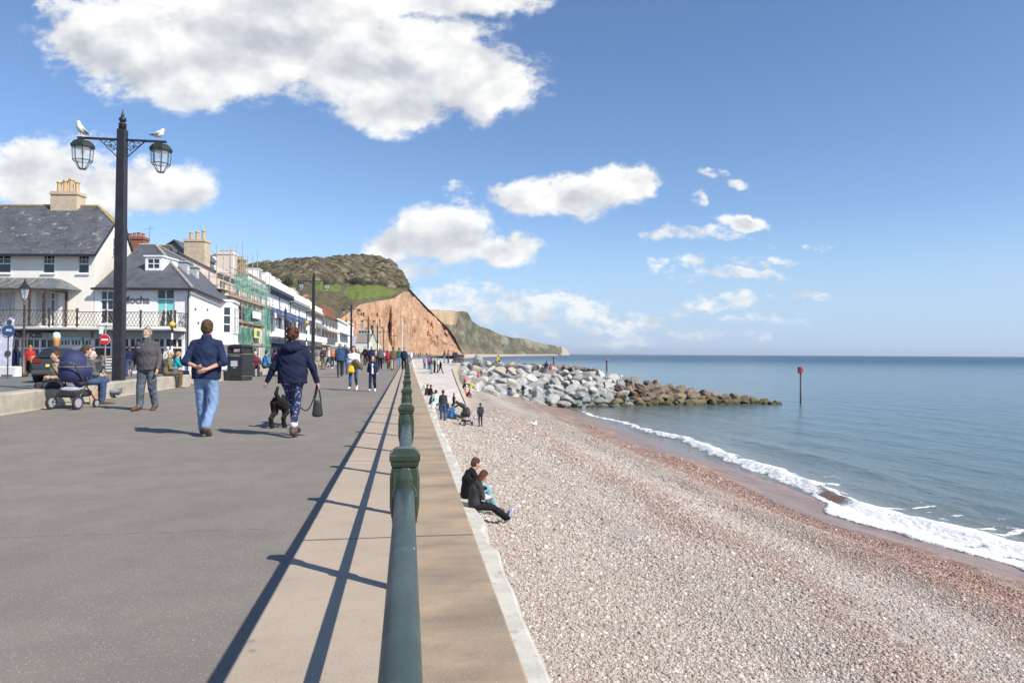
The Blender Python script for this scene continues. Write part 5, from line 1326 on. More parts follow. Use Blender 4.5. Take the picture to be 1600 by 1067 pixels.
for k in range(n-1):
    y_ = S0+(S1-S0)*k/(n-1); y2 = S0+(S1-S0)*(k+1)/(n-1)
    fb.tube([(y_, 1.42, 5.9), (y2, 1.42, 6.3)], .025, 4); fb.tube([(y_, 1.42, 3.9+(k % 2)*-2), (y2, 1.42, 1.9+(k % 2)*2)], .025, 4)
    for q in range(4): fb.tube([(y_+(y2-y_)*q/4, 1.40, 5.55), (y_+(y2-y_)*(q+1)/4, 1.40, 5.85)], .02, 4)
fb.done('tubes', STEEL, sc)
fb = FB(fs_, sc)
for z_ in (1.95, 3.95, 5.95): fb.box(S0-.4, S1+.4, .2, 1.5, z_, z_+.06); fb.box(S0-.4, S1+.4, 1.44, 1.47, z_+.061, z_+.24)
fb.box(S0-3.2, S0-.41, .2, 1.5, 6.3, 6.36)
fb.done('boards', PLANK, sc)
fb = FB(fs_, sc)
def net(y0, y1, z0, z1):
    n1_ = 14; vs = []; 
    for j in range(6):
        for i in range(n1_+1):
            yv = y0+(y1-y0)*i/n1_; vs.append((yv, 1.50+.10*math.sin(i*1.3+j)*math.sin(j*.9+i*.4), z0+(z1-z0)*j/5-.18*math.sin(math.pi*(i % 4)/4)*(j == 5)))
    fb.add(vs, [(j*(n1_+1)+i, j*(n1_+1)+i+1, (j+1)*(n1_+1)+i+1, (j+1)*(n1_+1)+i) for j in range(5) for i in range(n1_)])
net(S0+.2, S1-1.5, 6.6, 8.3); net(S0+4, S1, 4.1, 5.6); net(S0+.1, S0+8, .2, 3.7); net(S1-4.5, S1+.1, 0.2, 6.2)
NET = netmat(); fb.done('netting', NET, sc)
fb = FB(fs_, sc); a = yy_at(393, TX+1.6); c = yy_at(406, TX+1.6); fb.box(a, c, 1.66, 1.70, zz_at(400, 498, TX+1.6), zz_at(400, 487, TX+1.6)); fb.done('white_board', WHITE, sc)
fb = FB(fs_, sc); a = yy_at(398, TX+1.8); c = yy_at(409, TX+1.8); fb.box(a, c, 1.72, 1.76, zz_at(404, 528, TX+1.8), zz_at(404, 513, TX+1.8)); yb_ = fb.done('yellow_board', M('yellow board', (.62, .66, .22), .6, .1), sc)
fb = FB(fs_, sc); fb.box(a+1.0, c-.9, 1.77, 1.775, zz_at(404, 525, TX+1.8), zz_at(404, 517, TX+1.8)); fb.done('board_print', M('board print', (.10, .16, .10), .7, .5, 8), yb_)
# ================================================================== low wall on the land side
WST = M('weathered wall concrete', (.42, .375, .30), .9, .16, 1.6, bump=.8, bscale=14, col2=(.28, .245, .19), thr=.58)
WTOP = M('wall coping', (.48, .43, .35), .9, .12, 2, bump=.5, bscale=20)
lw = empty('low_wall', (wallx(20)-.2, 20, 0), 0, 'long low weathered concrete wall between the promenade and the road', 'wall')
mb = MB(); vs = []; ys_ = list(np.arange(-4, 100, 1.6))
for i, y in enumerate(ys_):
    j = .012*math.sin(i*2.1); x = wallx(y)
    for (dx, z_) in ((.02, -.02), (0, .03), (-.01+j, .40), (-.04+j, .425), (-.40, .43), (-.44, .41), (-.44, -.03)): vs.append((x+dx-lw.location.x, y-20, z_))
fs = []
for i in range(len(ys_)-1):
    for k in range(6): a = i*7+k; fs.append((a, a+1, a+8, a+7))
mb.add(vs, fs); mb.build('wall_body', WST, lw)

# ================================================================== promenade lamp posts
LBLK = M('black lamp paint', (.020, .018, .022), .42, .25, 3, bump=.06, bscale=50)
LGLS = bpy.data.materials.new('lantern glass'); LGLS.use_nodes = True
_p = LGLS.node_tree.nodes['Principled BSDF']; _p.inputs['Base Color'].default_value = (.75, .82, .85, 1); _p.inputs['Roughness'].default_value = .15; _p.inputs['Alpha'].default_value = .22
def lamp_post():
    r_ = empty('lamp_post', (0, 0, 0), 0, 'x', 'lamp post', 'lamp posts along the promenade')
    mb = MB(); s2 = math.sqrt(2)
    # square shaft with cut corners, slightly tapering
    def sect(w, z_, c=.22):
        k = w*c; return [(w-k, -w, z_), (w, -w+k, z_), (w, w-k, z_), (w-k, w, z_), (-w+k, w, z_), (-w, w-k, z_), (-w, -w+k, z_), (-w+k, -w, z_)]
    L = [sect(.148, 0), sect(.148, 1.0), sect(.138, 4.2), sect(.122, 7.72), sect(.125, 7.90)]
    vs = [p for s in L for p in s]; fs = [tuple(range(7, -1, -1)), tuple(32+i for i in range(8))]
    for a in range(4):
        for j in range(8): fs.append((a*8+j, a*8+(j+1) % 8, a*8+8+(j+1) % 8, a*8+8+j))
    mb.add(vs, fs); mb.build('shaft', LBLK, r_)
    mb = MB(); mb.lathe([(.105, 7.90), (.105, 8.06), (.11, 8.07), (.11, 8.09), (.06, 8.10), (.055, 8.13), (.09, 8.16), (.105, 8.21), (.09, 8.26), (.05, 8.29), (.04, 8.31), (.055, 8.33), (.04, 8.36), (.022, 8.44), (0, 8.55)], 14); mb.build('finial', LBLK, r_, True)
    mb = MB(); mb.box(-1.24, 1.24, -.035, .035, 7.575, 7.635)
    for s in (-1, 1): mb.tube([(s*1.09, 0, 7.575), (s*1.09, 0, 7.50)], .03, 8)
    mb.build('arm', LBLK, r_)
    for s in (-1, 1):
        mb = MB(); mb.tube([(s*.62, 0, 7.575), (s*.15, 0, 7.10)], .017, 6)
        def scroll(cx, cz, r0, a0, a1, n=14):
            pts = []
            for i in range(n):
                t = i/(n-1); a = a0+(a1-a0)*t; q = r0*(1-.75*t); pts.append((s*(cx+q*math.cos(a)), 0, cz+q*math.sin(a)))
            mb.tube(pts, .012, 5)
        scroll(.30, 7.47, .12, 3.6, -1.8); scroll(.44, 7.50, .085, -2.4, 3.0); scroll(.20, 7.28, .09, 4.4, -.6); scroll(.26, 7.38, .07, -.5, 4.4)
        mb.tube([(s*.16, 0, 7.35), (s*.24, 0, 7.30), (s*.30, 0, 7.37), (s*.40, 0, 7.42)], .011, 5); mb.tube([(s*.34, 0, 7.56), (s*.30, 0, 7.46), (s*.37, 0, 7.40)], .011, 5)
        mb.build('bracket', LBLK, r_)
        # eight sided lantern: hood, glazing bars, tapered foot
        mb = MB(); mb.lathe([(.10, 7.525), (.24, 7.50), (.315, 7.40), (.315, 7.32), (.275, 7.315), (.02, 7.33)], 8, rot=.5)
        hood = mb.build('lantern', M('lantern hood green black', (.022, .03, .026), .45, .2), r_); hood.location = (s*1.09, 0, 0)
        mb = MB()
        for j in range(8):
            a = 2*math.pi*(j+.5)/8; c, n_ = math.cos(a), math.sin(a)
            mb.tube([(.275*c, .275*n_, 7.32), (.255*c, .255*n_, 6.93), (.085*c, .085*n_, 6.68)], .011, 4)
            a2 = 2*math.pi*(j+1.5)/8; d_, e_ = math.cos(a2), math.sin(a2)
            mb.tube([(.255*c, .255*n_, 6.93), (.255*d_, .255*e_, 6.93)], .011, 4); mb.tube([(.085*c, .085*n_, 6.68), (.085*d_, .085*e_, 6.68)], .014, 4)
        mb.build('glazing_frame', LBLK, hood)
        mb = MB(); mb.lathe([(.268, 7.31), (.248, 6.93), (.08, 6.69), (.01, 6.69)], 8, rot=.5); mb.build('lantern_glass', LGLS, hood)
        mb = MB(); mb.lathe([(.03, 7.30), (.05, 7.26), (.05, 7.14), (.02, 7.10)], 10); mb.build('lamp_bulb', M('pale bulb', (.75, .75, .7), .4, .02), hood, True)
    return r_
lp0 = lamp_post()
LPS = [(186, 20.95, 'tall black two armed lamp post in the foreground with gulls on its arm'),
       (489, 62, 'second black lamp post, rising in front of the white hotel'), (548.5, 101, 'third black lamp post, in front of the end of the terrace'),
       (575, 135, 'fourth black lamp post, standing between the lookout building and the gabled pavilion'), (589.5, 168, 'fifth black lamp post, just right of the gabled pavilion'),
       (599.5, 202, 'sixth black lamp post, against the red cliff'), (615.5, 252, 'farthest black lamp post, small against the red cliff')]
for i, (u_, d_, lb) in enumerate(LPS):
    o = lp0 if i == 0 else dup(lp0); p = at(u_, 549, d_); o.location = (p.x, p.y, 0); o['label'] = lb
    if i == 0: o.scale = (1.03,)*3
    o.rotation_euler = (0, 0, R(0 if i == 0 else (3, -2, 4, 0, 0, 0)[i-1]))
LP = lp0.location
def thing(name, loc, label, cat, group=None, rz=0): return empty(name, loc, rz, label, cat, group)

# ================================================================== gulls and pigeons
def bird_mesh(kind, upright=.5):
    s = 1.0
    mb = MB(); a = upright
    P = [(0, -.20, .16-.04*a), (0, -.10, .17), (0, 0, .20+.02*a), (0, .08, .25+.05*a), (0, .105, .31+.07*a), (0, .115, .35+.08*a), (0, .12, .385+.08*a)]
    mb.tube(P, [.016, .072, .105, .090, .052, .048, .014], 12, upv=(1, 0, 0)); return mb
WHB = M('white feathers', (.82, .81, .79), .8, .05, 20); GRB = M('grey wing feathers', (.36, .38, .40), .8, .1, 30); YEL = M('yellow beak', (.60, .36, .06), .5, .1); PINKL = M('pinkish legs', (.55, .33, .28), .6, .1)
def bird(name, loc, rz, label, cat, upright, body, wing, beak, scale=1.0, group=None, head=None):
    r_ = thing(name, loc, label, cat, group, rz); r_.scale = (scale,)*3
    bird_mesh('x', upright).build('body', body, r_, True)
    for s in (-1, 1):
        mb = MB(); mb.tube([(s*.07, .06, .25), (s*.092, -.02, .215), (s*.07, -.13, .185), (s*.022, -.27, .165-.05*upright)], [.03, .05, .042, .006], 8, ell=None, upv=(1, 0, 0)); mb.build('wing', wing, r_, True)
        mb = MB(); mb.tube([(s*.03, .0, .15), (s*.03, .01, .0)], .007, 5); mb.tube([(s*.03, .01, .006), (s*.035, .06, .004)], .008, 4); mb.build('leg', PINKL, r_)
    z_ = .36+.08*upright
    mb = MB(); mb.tube([(0, .145, z_), (0, .18, z_-.005), (0, .205, z_-.02)], [.016, .012, .004], 6); mb.build('beak', beak, r_)
    return r_
bird('seagull', (LP.x-1.17, LP.y, 7.864), R(160), 'white gull standing upright on the left arm of the near lamp post', 'seagull', 1.0, WHB, GRB, YEL, 1.0)
bird('seagull', (LP.x+1.05, LP.y, 7.864), R(-80), 'white gull facing the sea on the right arm of the near lamp post', 'seagull', .25, WHB, GRB, YEL, .98)
for (u_, v_, rz, lb) in ((833.5, 669, 70, 'left gull of the two on the shingle, head lower'), (836.5, 669, -20, 'right gull of the two on the shingle, body upright')):
    X_ = 8; p = gp(u_, v_, -3.35); z_ = float(beach_z(p.x, p.y)); p = gp(u_, v_, z_)
    bird('seagull', (p.x, p.y, z_+.02), R(rz), lb, 'seagull', .5 if rz < 0 else .1, WHB, GRB, YEL, 1.0)
PIG = M('pigeon grey', (.13, .14, .16), .7, .3, 25)
for (u_, v_, rz, lb) in ((172, 621.5, 80, 'dark grey pigeon pecking beside the low wall, nearer the pushchair'), (184, 621, -100, 'paler pigeon beside the low wall, nearer the grey fleece man')):
    p = gp(u_, v_); bird('pigeon', (p.x, p.y, 0), R(rz), lb, 'pigeon', -.4, PIG, M('pigeon wing'+lb[:4], (.25, .26, .28) if rz < 0 else (.10, .105, .12), .7, .3, 30), DGREY, .80)

# ================================================================== road side furniture
def street_lantern(u, d, zt_, label):
    p = at(u, 549, d); r_ = thing('street_lamp', (p.x, p.y, 0), label, 'street lamp')
    k = zt_/5.0
    IR = M('bronze lamp iron', (.10, .075, .055), .5, .2)
    mb = MB(); mb.lathe([(.16, 0), (.16, .25), (.11, .3), (.10, .9), (.07, 1.0), (.055, 1.1), (.045, 3.6*k), (.08, 3.62*k), (.05, 3.66*k), (.04, 3.78*k), (.12, 3.95*k)], 12); mb.build('column', IR, r_, True)
    mb = MB(); mb.lathe([(.10, 3.96*k), (.13, 3.97*k), (.24, 4.48*k), (.235, 4.485*k), (.12, 3.985*k)], 6); mb.build('lantern_glass', LGLS, r_)
    mb = MB()
    for j in range(6):
        a = 2*math.pi*j/6; mb.tube([(.13*math.cos(a), .13*math.sin(a), 3.97*k), (.24*math.cos(a), .24*math.sin(a), 4.48*k)], .012, 4)
    mb.lathe([(.30, 4.47*k), (.30, 4.50*k), (.14, 4.66*k), (.10, 4.74*k), (.05, 4.80*k), (.03, 4.95*k), (0, 5.0*k)], 6); mb.tube([(-.14, 0, 3.9*k), (-.2, 0, 4.05*k), (-.1, 0, 4.1*k)], .012, 4); mb.tube([(.14, 0, 3.9*k), (.2, 0, 4.05*k), (.1, 0, 4.1*k)], .012, 4)
    mb.build('lantern_frame', BLACKM, r_); return r_
street_lantern(37, 35, CAM_Z+(548.7-434)*35/F, 'old fashioned street lamp with tapered glass lantern before the townhouse')
def beacon(u, d, v, label):
    p = at(u, 549, d); r_ = thing('crossing_beacon', (p.x, p.y, 0), label, 'beacon', 'striped crossing beacons'); zg = CAM_Z+(549.8-v)*d/F
    zz = 0; k = 0; mb = MB(); mw = MB()
    while zz < zg-.2:
        (mb if k % 2 else mw).lathe([(.05, 0), (.05, .32)], 10, c=(0, 0, zz)); zz += .321; k += 1
    mb.build('black_band', LBLK, r_); mw.build('white_band', WHITE, r_)
    mb = MB(); mb.ico((0, 0, zg), .15, 2); mb.build('globe', M('amber globe', (.85, .45, .03), .35, .05), r_, True)
beacon(268.5, 34, 506.5, 'striped crossing beacon with amber globe in front of the cafe'); beacon(478.8, 58, 502.5, 'striped crossing beacon with amber globe in front of the white hotel')
p = at(445.5, 549, 50); r_ = thing('bracket_lamp', (p.x, p.y, 0), 'slim black lamp column with a long side arm before the white hotel', 'street lamp')
mb = MB(); mb.lathe([(.09, 0), (.09, .9), (.06, 1.0), (.05, 2.9), (.09, 2.95), (.06, 3.05), (.05, 3.4), (.08, 3.45), (.05, 3.5), (.09, 3.56), (.03, 3.63), (0, 3.8)], 10); mb.build('column', LBLK, r_, True)
mb = MB(); mb.box(-.62, -.05, -.03, .03, 3.0, 3.06); mb.box(.05, .2, -.08, .08, 2.55, 2.95); mb.build('arm', LBLK, r_); r_.scale = (1.24,)*3
# no entry sign
p = at(164.5, 549, 36.5); r_ = thing('no_entry_sign', (p.x, p.y, 0), 'grey pole with a red no entry disc before the shops', 'road sign'); r_.rotation_euler = (0, 0, -YAW)
mb = MB(); mb.lathe([(.035, 0), (.035, 2.9)], 8); mb.build('pole', M('galvanised', (.33, .33, .33), .5, .15, metal=.4), r_)
mb = MB(); mb.tube([(0, -.05, 1.95), (0, -.07, 1.95)], .27, 28); mb.build('red_disc', M('sign red', (.62, .02, .02), .45, .05), r_)
mb = MB(); mb.box(-.18, .18, -.075, -.0705, 1.905, 1.995); mb.tube([(0, -.055, 1.95), (0, -.045, 1.95)], .285, 28); mb.build('white_bar', WHITE, r_)
mb = MB(); mb.box(-.32, -.10, -.05, -.03, 2.25, 2.65); mb.box(-.10, .35, -.05, -.03, 2.72, 2.84); mb.build('small_plate', WHITE, r_)
# feather flag, round sign
p = at(6, 549, 35.5); fl = thing('feather_flag', (p.x, p.y, 0), 'tall pale lilac feather flag with printed pictures at the left edge', 'flag')
fl.rotation_euler = (0, 0, -YAW); q = 35.5/F; zf = lambda v: CAM_Z+(548.6-v)*q; xf = lambda u: (u-6)*q
mb = MB(); out = [(xf(-9), zf(581)), (xf(18), zf(581)), (xf(19), zf(540)), (xf(21), zf(510)), (xf(22.8), zf(494)), (xf(17), zf(495)), (xf(10), zf(499)), (xf(5), zf(506)), (xf(1), zf(515)), (xf(-5), zf(530))]
mb.add([(x, -.012, z) for x, z in out]+[(x, .012, z) for x, z in out], [tuple(range(10)), tuple(range(19, 9, -1))]+[((i+1) % 10, i, 10+i, 10+(i+1) % 10) for i in range(10)])
sail = mb.build('sail', M('lilac banner', (.58, .56, .70), .6, .08, 2, col2=(.74, .74, .80), thr=.5), fl)
mb = MB(); mb.tube([(xf(-8), 0, 0), (xf(-6), 0, zf(540)), (xf(2), 0, zf(514)), (xf(12), 0, zf(497))], .02, 5); mb.build('pole', DGREY, fl)
mb = MB(); mb.tube([(xf(14), -.014, zf(503)), (xf(14), -.018, zf(503))], .14, 14); mb.tube([(xf(12), -.014, zf(573)), (xf(12), -.018, zf(573))], .09, 14); mb.build('printed_spot', DGREY, sail)
mb = MB(); mb.tube([(xf(10), -.014, zf(537)), (xf(10), -.018, zf(537))], [.12, .12], 12); mb.add([(xf(7), -.016, zf(541)), (xf(13), -.016, zf(541)), (xf(10), -.016, zf(551))], [(0, 2, 1)]); mb.build('printed_cone', M('pale print', (.60, .62, .66), .6, .1), sail)
mb = MB(); mb.tube([(xf(13), -.03, zf(552)), (xf(13), -.05, zf(552))], .16, 20); mb.build('oval_badge', DGREY, sail)
p = at(11.8, 549, 33); rs = thing('round_sign', (p.x, p.y, 0), 'round navy sign with white ring and DUKES lettering on a thin post', 'sign'); rs.rotation_euler = (0, 0, -YAW)
zc_ = CAM_Z+(548.6-516.5)*33/F
mb = MB(); mb.tube([(0, 0, zc_), (0, -.04, zc_)], .335, 36); mb.build('disc', M('sign navy', (.04, .085, .20), .4, .05), rs)
mb = MB()
for j in range(36):
    a, a2 = 2*math.pi*j/36, 2*math.pi*(j+1)/36
    mb.add([(.27*math.cos(a), -.043, zc_+.27*math.sin(a)), (.285*math.cos(a), -.043, zc_+.285*math.sin(a)), (.285*math.cos(a2), -.043, zc_+.285*math.sin(a2)), (.27*math.cos(a2), -.043, zc_+.27*math.sin(a2))], [(0, 1, 2, 3)])
mb.build('white_ring', WHITE, rs)
frR = Fr((p.x, p.y), FRD); text_on(frR, rs, rs, 'DUKES', 0, .045, zc_+.01, .16, WHITE)
rs.children[-1].data.transform(Matrix.Rotation(YAW, 4, 'Z'))
mb = MB(); mb.tube([(0, .03, 0), (0, .03, zc_+.2)], .03, 8); mb.build('post', DGREY, rs)
# pale blocks along the kerb
for k, (u0, u1, v0, v1) in enumerate(((-20, 5, 577, 592), (6, 29, 576, 590))):
    d_ = 34.5-k*.3; p = at((u0+u1)/2, 549, d_); b_ = thing('concrete_block', (p.x, p.y, 0), ('grey block with darker face at the left edge under the flag', 'white painted block beside the old street lamp')[k], 'barrier block'); b_.rotation_euler = (0, 0, -YAW)
    w_ = (u1-u0)*d_/F; mb = MB(); mb.box(-w_/2, w_/2, -.25, .25, 0, .55, .04); mb.build('block', (WST, M('pale block', (.66, .66, .66), .8, .08))[k], b_); mb = MB(); mb.box(-w_/2+.1, w_/2-.1, -.27, -.251, .08, .14); mb.build('base_groove', DGREY, b_)
# giant ice cream cone
p = at(88, 549, 38.5); ic = thing('ice_cream_cone', (p.x, p.y, 0), 'giant model ice cream cone with a mint green scoop outside the shop', 'shop display')
mb = MB(); zc_ = lambda v: CAM_Z+(548.8-v)*38.5/F
mb.lathe([(.08, zc_(560)), (.17, zc_(531)), (.19, zc_(527))], 14); mb.build('cone', M('wafer orange', (.55, .27, .10), .7, .15, 20), ic, True)
mb = MB(); mb.ico((0, 0, zc_(523.5)), .19, 3, .05); mb.ico((0, 0, zc_(526)), (.21, .21, .09), 2, .06); mb.build('scoop', M('mint ice', (.52, .74, .60), .6, .05), ic, True)
mb = MB(); mb.lathe([(.30, 0), (.30, .05), (.10, .12), (.08, zc_(559))], 14); mb.build('stand', M('stand grey', (.36, .34, .34), .7, .1), ic)
# sandwich board
p = at(171, 549, 37); sb = thing('sandwich_board', (p.x, p.y, 0), 'brown framed chalk sandwich board leaning open on the shop pavement', 'sandwich board'); sb.rotation_euler = (0, 0, -YAW+.5)
mb = MB(); mb.slab([(-.32, -.30, 0), (.32, -.30, 0), (.32, 0, 1.1), (-.32, 0, 1.1)], .03); mb.slab([(-.32, .30, 0), (.32, .30, 0), (.32, .02, 1.1), (-.32, .02, 1.1)], .03); mb.build('frame', M('board wood', (.30, .12, .06), .7, .1), sb)
mb = MB(); mb.add([(-.26, -.285, .08), (.26, -.285, .08), (.26, -.02, 1.04), (-.26, -.02, 1.04)], [(0, 1, 2, 3)]); mb.build('chalk_panel', DGREY, sb); 
mb = MB()
for k in range(5):
    t = .2+.16*k; mb.add([(-.2+.04*(k % 2), -.2865+t*.265-.004, .08+t*.96), (.18-.05*(k % 3), -.2865+t*.265-.004, .08+t*.96), (.18-.05*(k % 3), -.2865+(t+.05)*.265-.004, .08+(t+.05)*.96), (-.2+.04*(k % 2), -.2865+(t+.05)*.265-.004, .08+(t+.05)*.96)], [(0, 1, 2, 3)])
mb.build('chalk_line', M('chalk', (.6, .6, .58), .8, .1), sb)

# ================================================================== litter bin
p = gp(375, 594.3); bn = thing('litter_bin', (p.x, p.y, 0), 'large square black litter bin with domed top and pale notices', 'litter bin'); bn.rotation_euler = (0, 0, R(-24))
k_ = 31.5/F; H_ = 57*k_; w2 = .40
PL = M('black bin plastic', (.028, .029, .031), .4, .15, 3, bump=.05, bscale=40)
mb = MB(); mb.box(-w2+.02, w2-.02, -w2+.02, w2-.02, 0, .20, .03); mb.box(-w2, w2, -w2, w2, .21, H_-.46, .035)
for (a, c, e, g) in ((-w2, -w2+.09, -w2, -w2+.09), (w2-.09, w2, -w2, -w2+.09), (-w2, -w2+.09, w2-.09, w2), (w2-.09, w2, w2-.09, w2)): mb.box(a, c, e, g, H_-.445, H_-.14)
mb.box(-w2, w2, -w2, w2, H_-.445, H_-.37, .01); mb.box(-w2+.01, w2-.01, -w2+.01, w2-.01, H_-.16, H_-.09, .02)
mb.build('bin_body', PL, bn)
mb = MB(); mb.lathe([(w2*1.36, H_-.092), (w2*1.30, H_-.05), (w2*1.05, H_-.015), (w2*.6, H_), (0, H_+.003)], 4, rot=.5); mb.build('bin_lid', PL, bn)
mb = MB(); mb.box(-w2+.06, w2-.06, -w2+.06, w2-.06, H_-.37, H_-.16); mb.build('dark_mouth', INT, bn)
GOLD = M('gold line', (.45, .40, .26), .4, .1)
mb = MB(); mb.box(-w2-.003, w2+.003, -w2-.003, w2+.003, H_-.462, H_-.448); mb.box(-w2+.016, w2-.016, -w2+.016, w2-.016, .202, .210); mb.build('gold_band', GOLD, bn)
mb = MB(); mb.box(-.30, .30, -w2-.006, -w2, H_-.56, H_-.50); pn = mb.build('name_plate', M('plate white', (.55, .55, .50), .5, .05), bn)
mb = MB(); mb.box(-.24, .24, -w2-.008, -w2, .55, H_-.62); mb.build('door_panel', M('panel black', (.035, .036, .038), .35, .1), bn)
mb = MB(); mb.box(-.20, .16, -w2-.012, -w2-.0085, .66, .92); mb.build('notice', M('paper', (.62, .64, .70), .6, .06, 9), bn)
mb = MB(); mb.box(-.06, .27, -w2+.02, -w2+.028, H_-.36, H_-.22); mb.build('cup_sticker', M('sticker', (.6, .45, .45), .6, .4, 14, col2=(.35, .08, .10), thr=.5), bn)
frB_ = Fr((p.x, p.y), (math.cos(R(-24)), math.sin(R(-24))))
for (s, z_, sz, mt_) in (('GENERAL WASTE', H_-.53, .075, DGREY), ('No 3', .60, .07, WHITE)):
    o = text_on(frB_, bn, bn, s, 0, w2+(.0065 if mt_ is DGREY else .009), z_, sz, mt_, ext=.002)
    o.data.transform(Matrix.Rotation(R(24), 4, 'Z'))

# ================================================================== parked car
def car(loc, rz, label, paint):
    r_ = thing('parked_car', loc, label, 'car', None, rz)
    # body lofted from side profile: (y, z bottom, z beltline, z roof, half width at belt, half width at roof)
    S = [(-2.05, .42, .62, .62, .70, .70), (-2.0, .30, .95, .97, .82, .74), (-1.85, .26, 1.02, 1.10, .86, .70), (-1.45, .25, 1.03, 1.42, .88, .60), (-.9, .25, 1.02, 1.52, .89, .60), (0, .25, .99, 1.53, .89, .61), (.6, .25, .97, 1.40, .89, .60), (1.15, .25, .95, 1.02, .88, .70), (1.8, .28, .86, .88, .85, .72), (2.1, .34, .66, .66, .72, .66)]
    def ring(s):
        y, z0, zb, zr_, w, wr = s
        return [(-w*.92, y, z0), (-w, y, z0+.18), (-w, y, zb-.12), (-w*.97, y, zb), (-wr-.02, y, zr_-.05), (-wr*.75, y, zr_), (wr*.75, y, zr_), (wr+.02, y, zr_-.05), (w*.97, y, zb), (w, y, zb-.12), (w, y, z0+.18), (w*.92, y, z0)]
    vs = [p for s in S for p in ring(s)]; n = 12; fs = [tuple(range(n)), tuple((len(S)-1)*n+j for j in range(n-1, -1, -1))]
    for i in range(len(S)-1):
        for j in range(n): fs.append((i*n+j, i*n+n+j, i*n+n+(j+1) % n, i*n+(j+1) % n))
    mb = MB(); mb.add(vs, fs); b_ = mb.build('body', paint, r_, False)
    md = b_.modifiers.new('bevel', 'BEVEL'); md.width = .05; md.segments = 3; md.limit_method = 'ANGLE'; md.angle_limit = R(20)
    mb = MB(); mb.add([(-.62, -1.955, 1.03), (.62, -1.955, 1.03), (.50, -1.52, 1.40), (-.50, -1.52, 1.40)], [(0, 1, 2, 3)])
    mb.v = [(x, y-.035, z+.03) for x, y, z in mb.v]; mb.build('rear_window', GLASS_DARK, r_)
    for s in (-1, 1):
        mb = MB(); P = [(s*.885, -1.35, 1.06), (s*.885, .95, 1.0), (s*.68, .55, 1.33), (s*.655, -.1, 1.44), (s*.655, -1.1, 1.42)]
        mb.add(P, [(0, 1, 2, 3, 4) if s > 0 else (4, 3, 2, 1, 0)]); mb.v = [(x+s*.02, y, z) for x, y, z in mb.v]; mb.build('side_window', GLASS_DARK, r_)
        mb = MB(); mb.box(s*.62-.14, s*.62+.14, -2.06, -1.90, .80, 1.0, .03); mb.build('tail_light', M('tail red', (.22, .012, .015), .25, .1), r_)
        for y in (-1.35, 1.35):
            mb = MB(); mb.tube([(s*.70, y, .32), (s*.90, y, .32)], .32, 24); t_ = mb.build('tyre', M('tyre', (.02, .02, .02), .85, .1), r_, False)
            mb = MB(); mb.tube([(s*.88, y, .32), (s*.912, y, .32)], [.20, .19], 12); mb.build('wheel_rim', M('alloy', (.45, .45, .46), .35, .1, metal=.6), t_)
        mb = MB(); mb.box(s*.93-.07, s*.93+.07, .55, .72, 1.02, 1.14, .02); mb.build('door_mirror', paint, r_)
    mb = MB(); mb.box(-.78, .78, -2.10, -1.98, .34, .52, .03); mb.build('bumper', DGREY, r_)
    mb = MB(); mb.box(-.27, .27, -2.085, -2.062, .66, .77); mb.build('number_plate', M('plate yellow', (.75, .62, .10), .5, .05), r_)
    return r_
p = at(112, 549, 30.5)
car((p.x, p.y, 0), R(6), 'dark grey hatchback parked behind the pushchair', M('dark grey car paint', (.035, .037, .036), .25, .1, 1, coat=.8))
p = at(470, 549, 58)
for k, (u_, d_, col_, lb) in enumerate(((497, 92, (.55, .56, .58), 'silver car parked by the hotel, mostly hidden behind the walkers'), (545, 112, (.05, .12, .06), 'dark green car beyond the woman in the white top'))):
    p = at(u_, 549, d_); car((p.x-1.5, p.y, 0), 0, lb, M('car paint %d' % k, col_, .3, .05, 1, coat=.6))

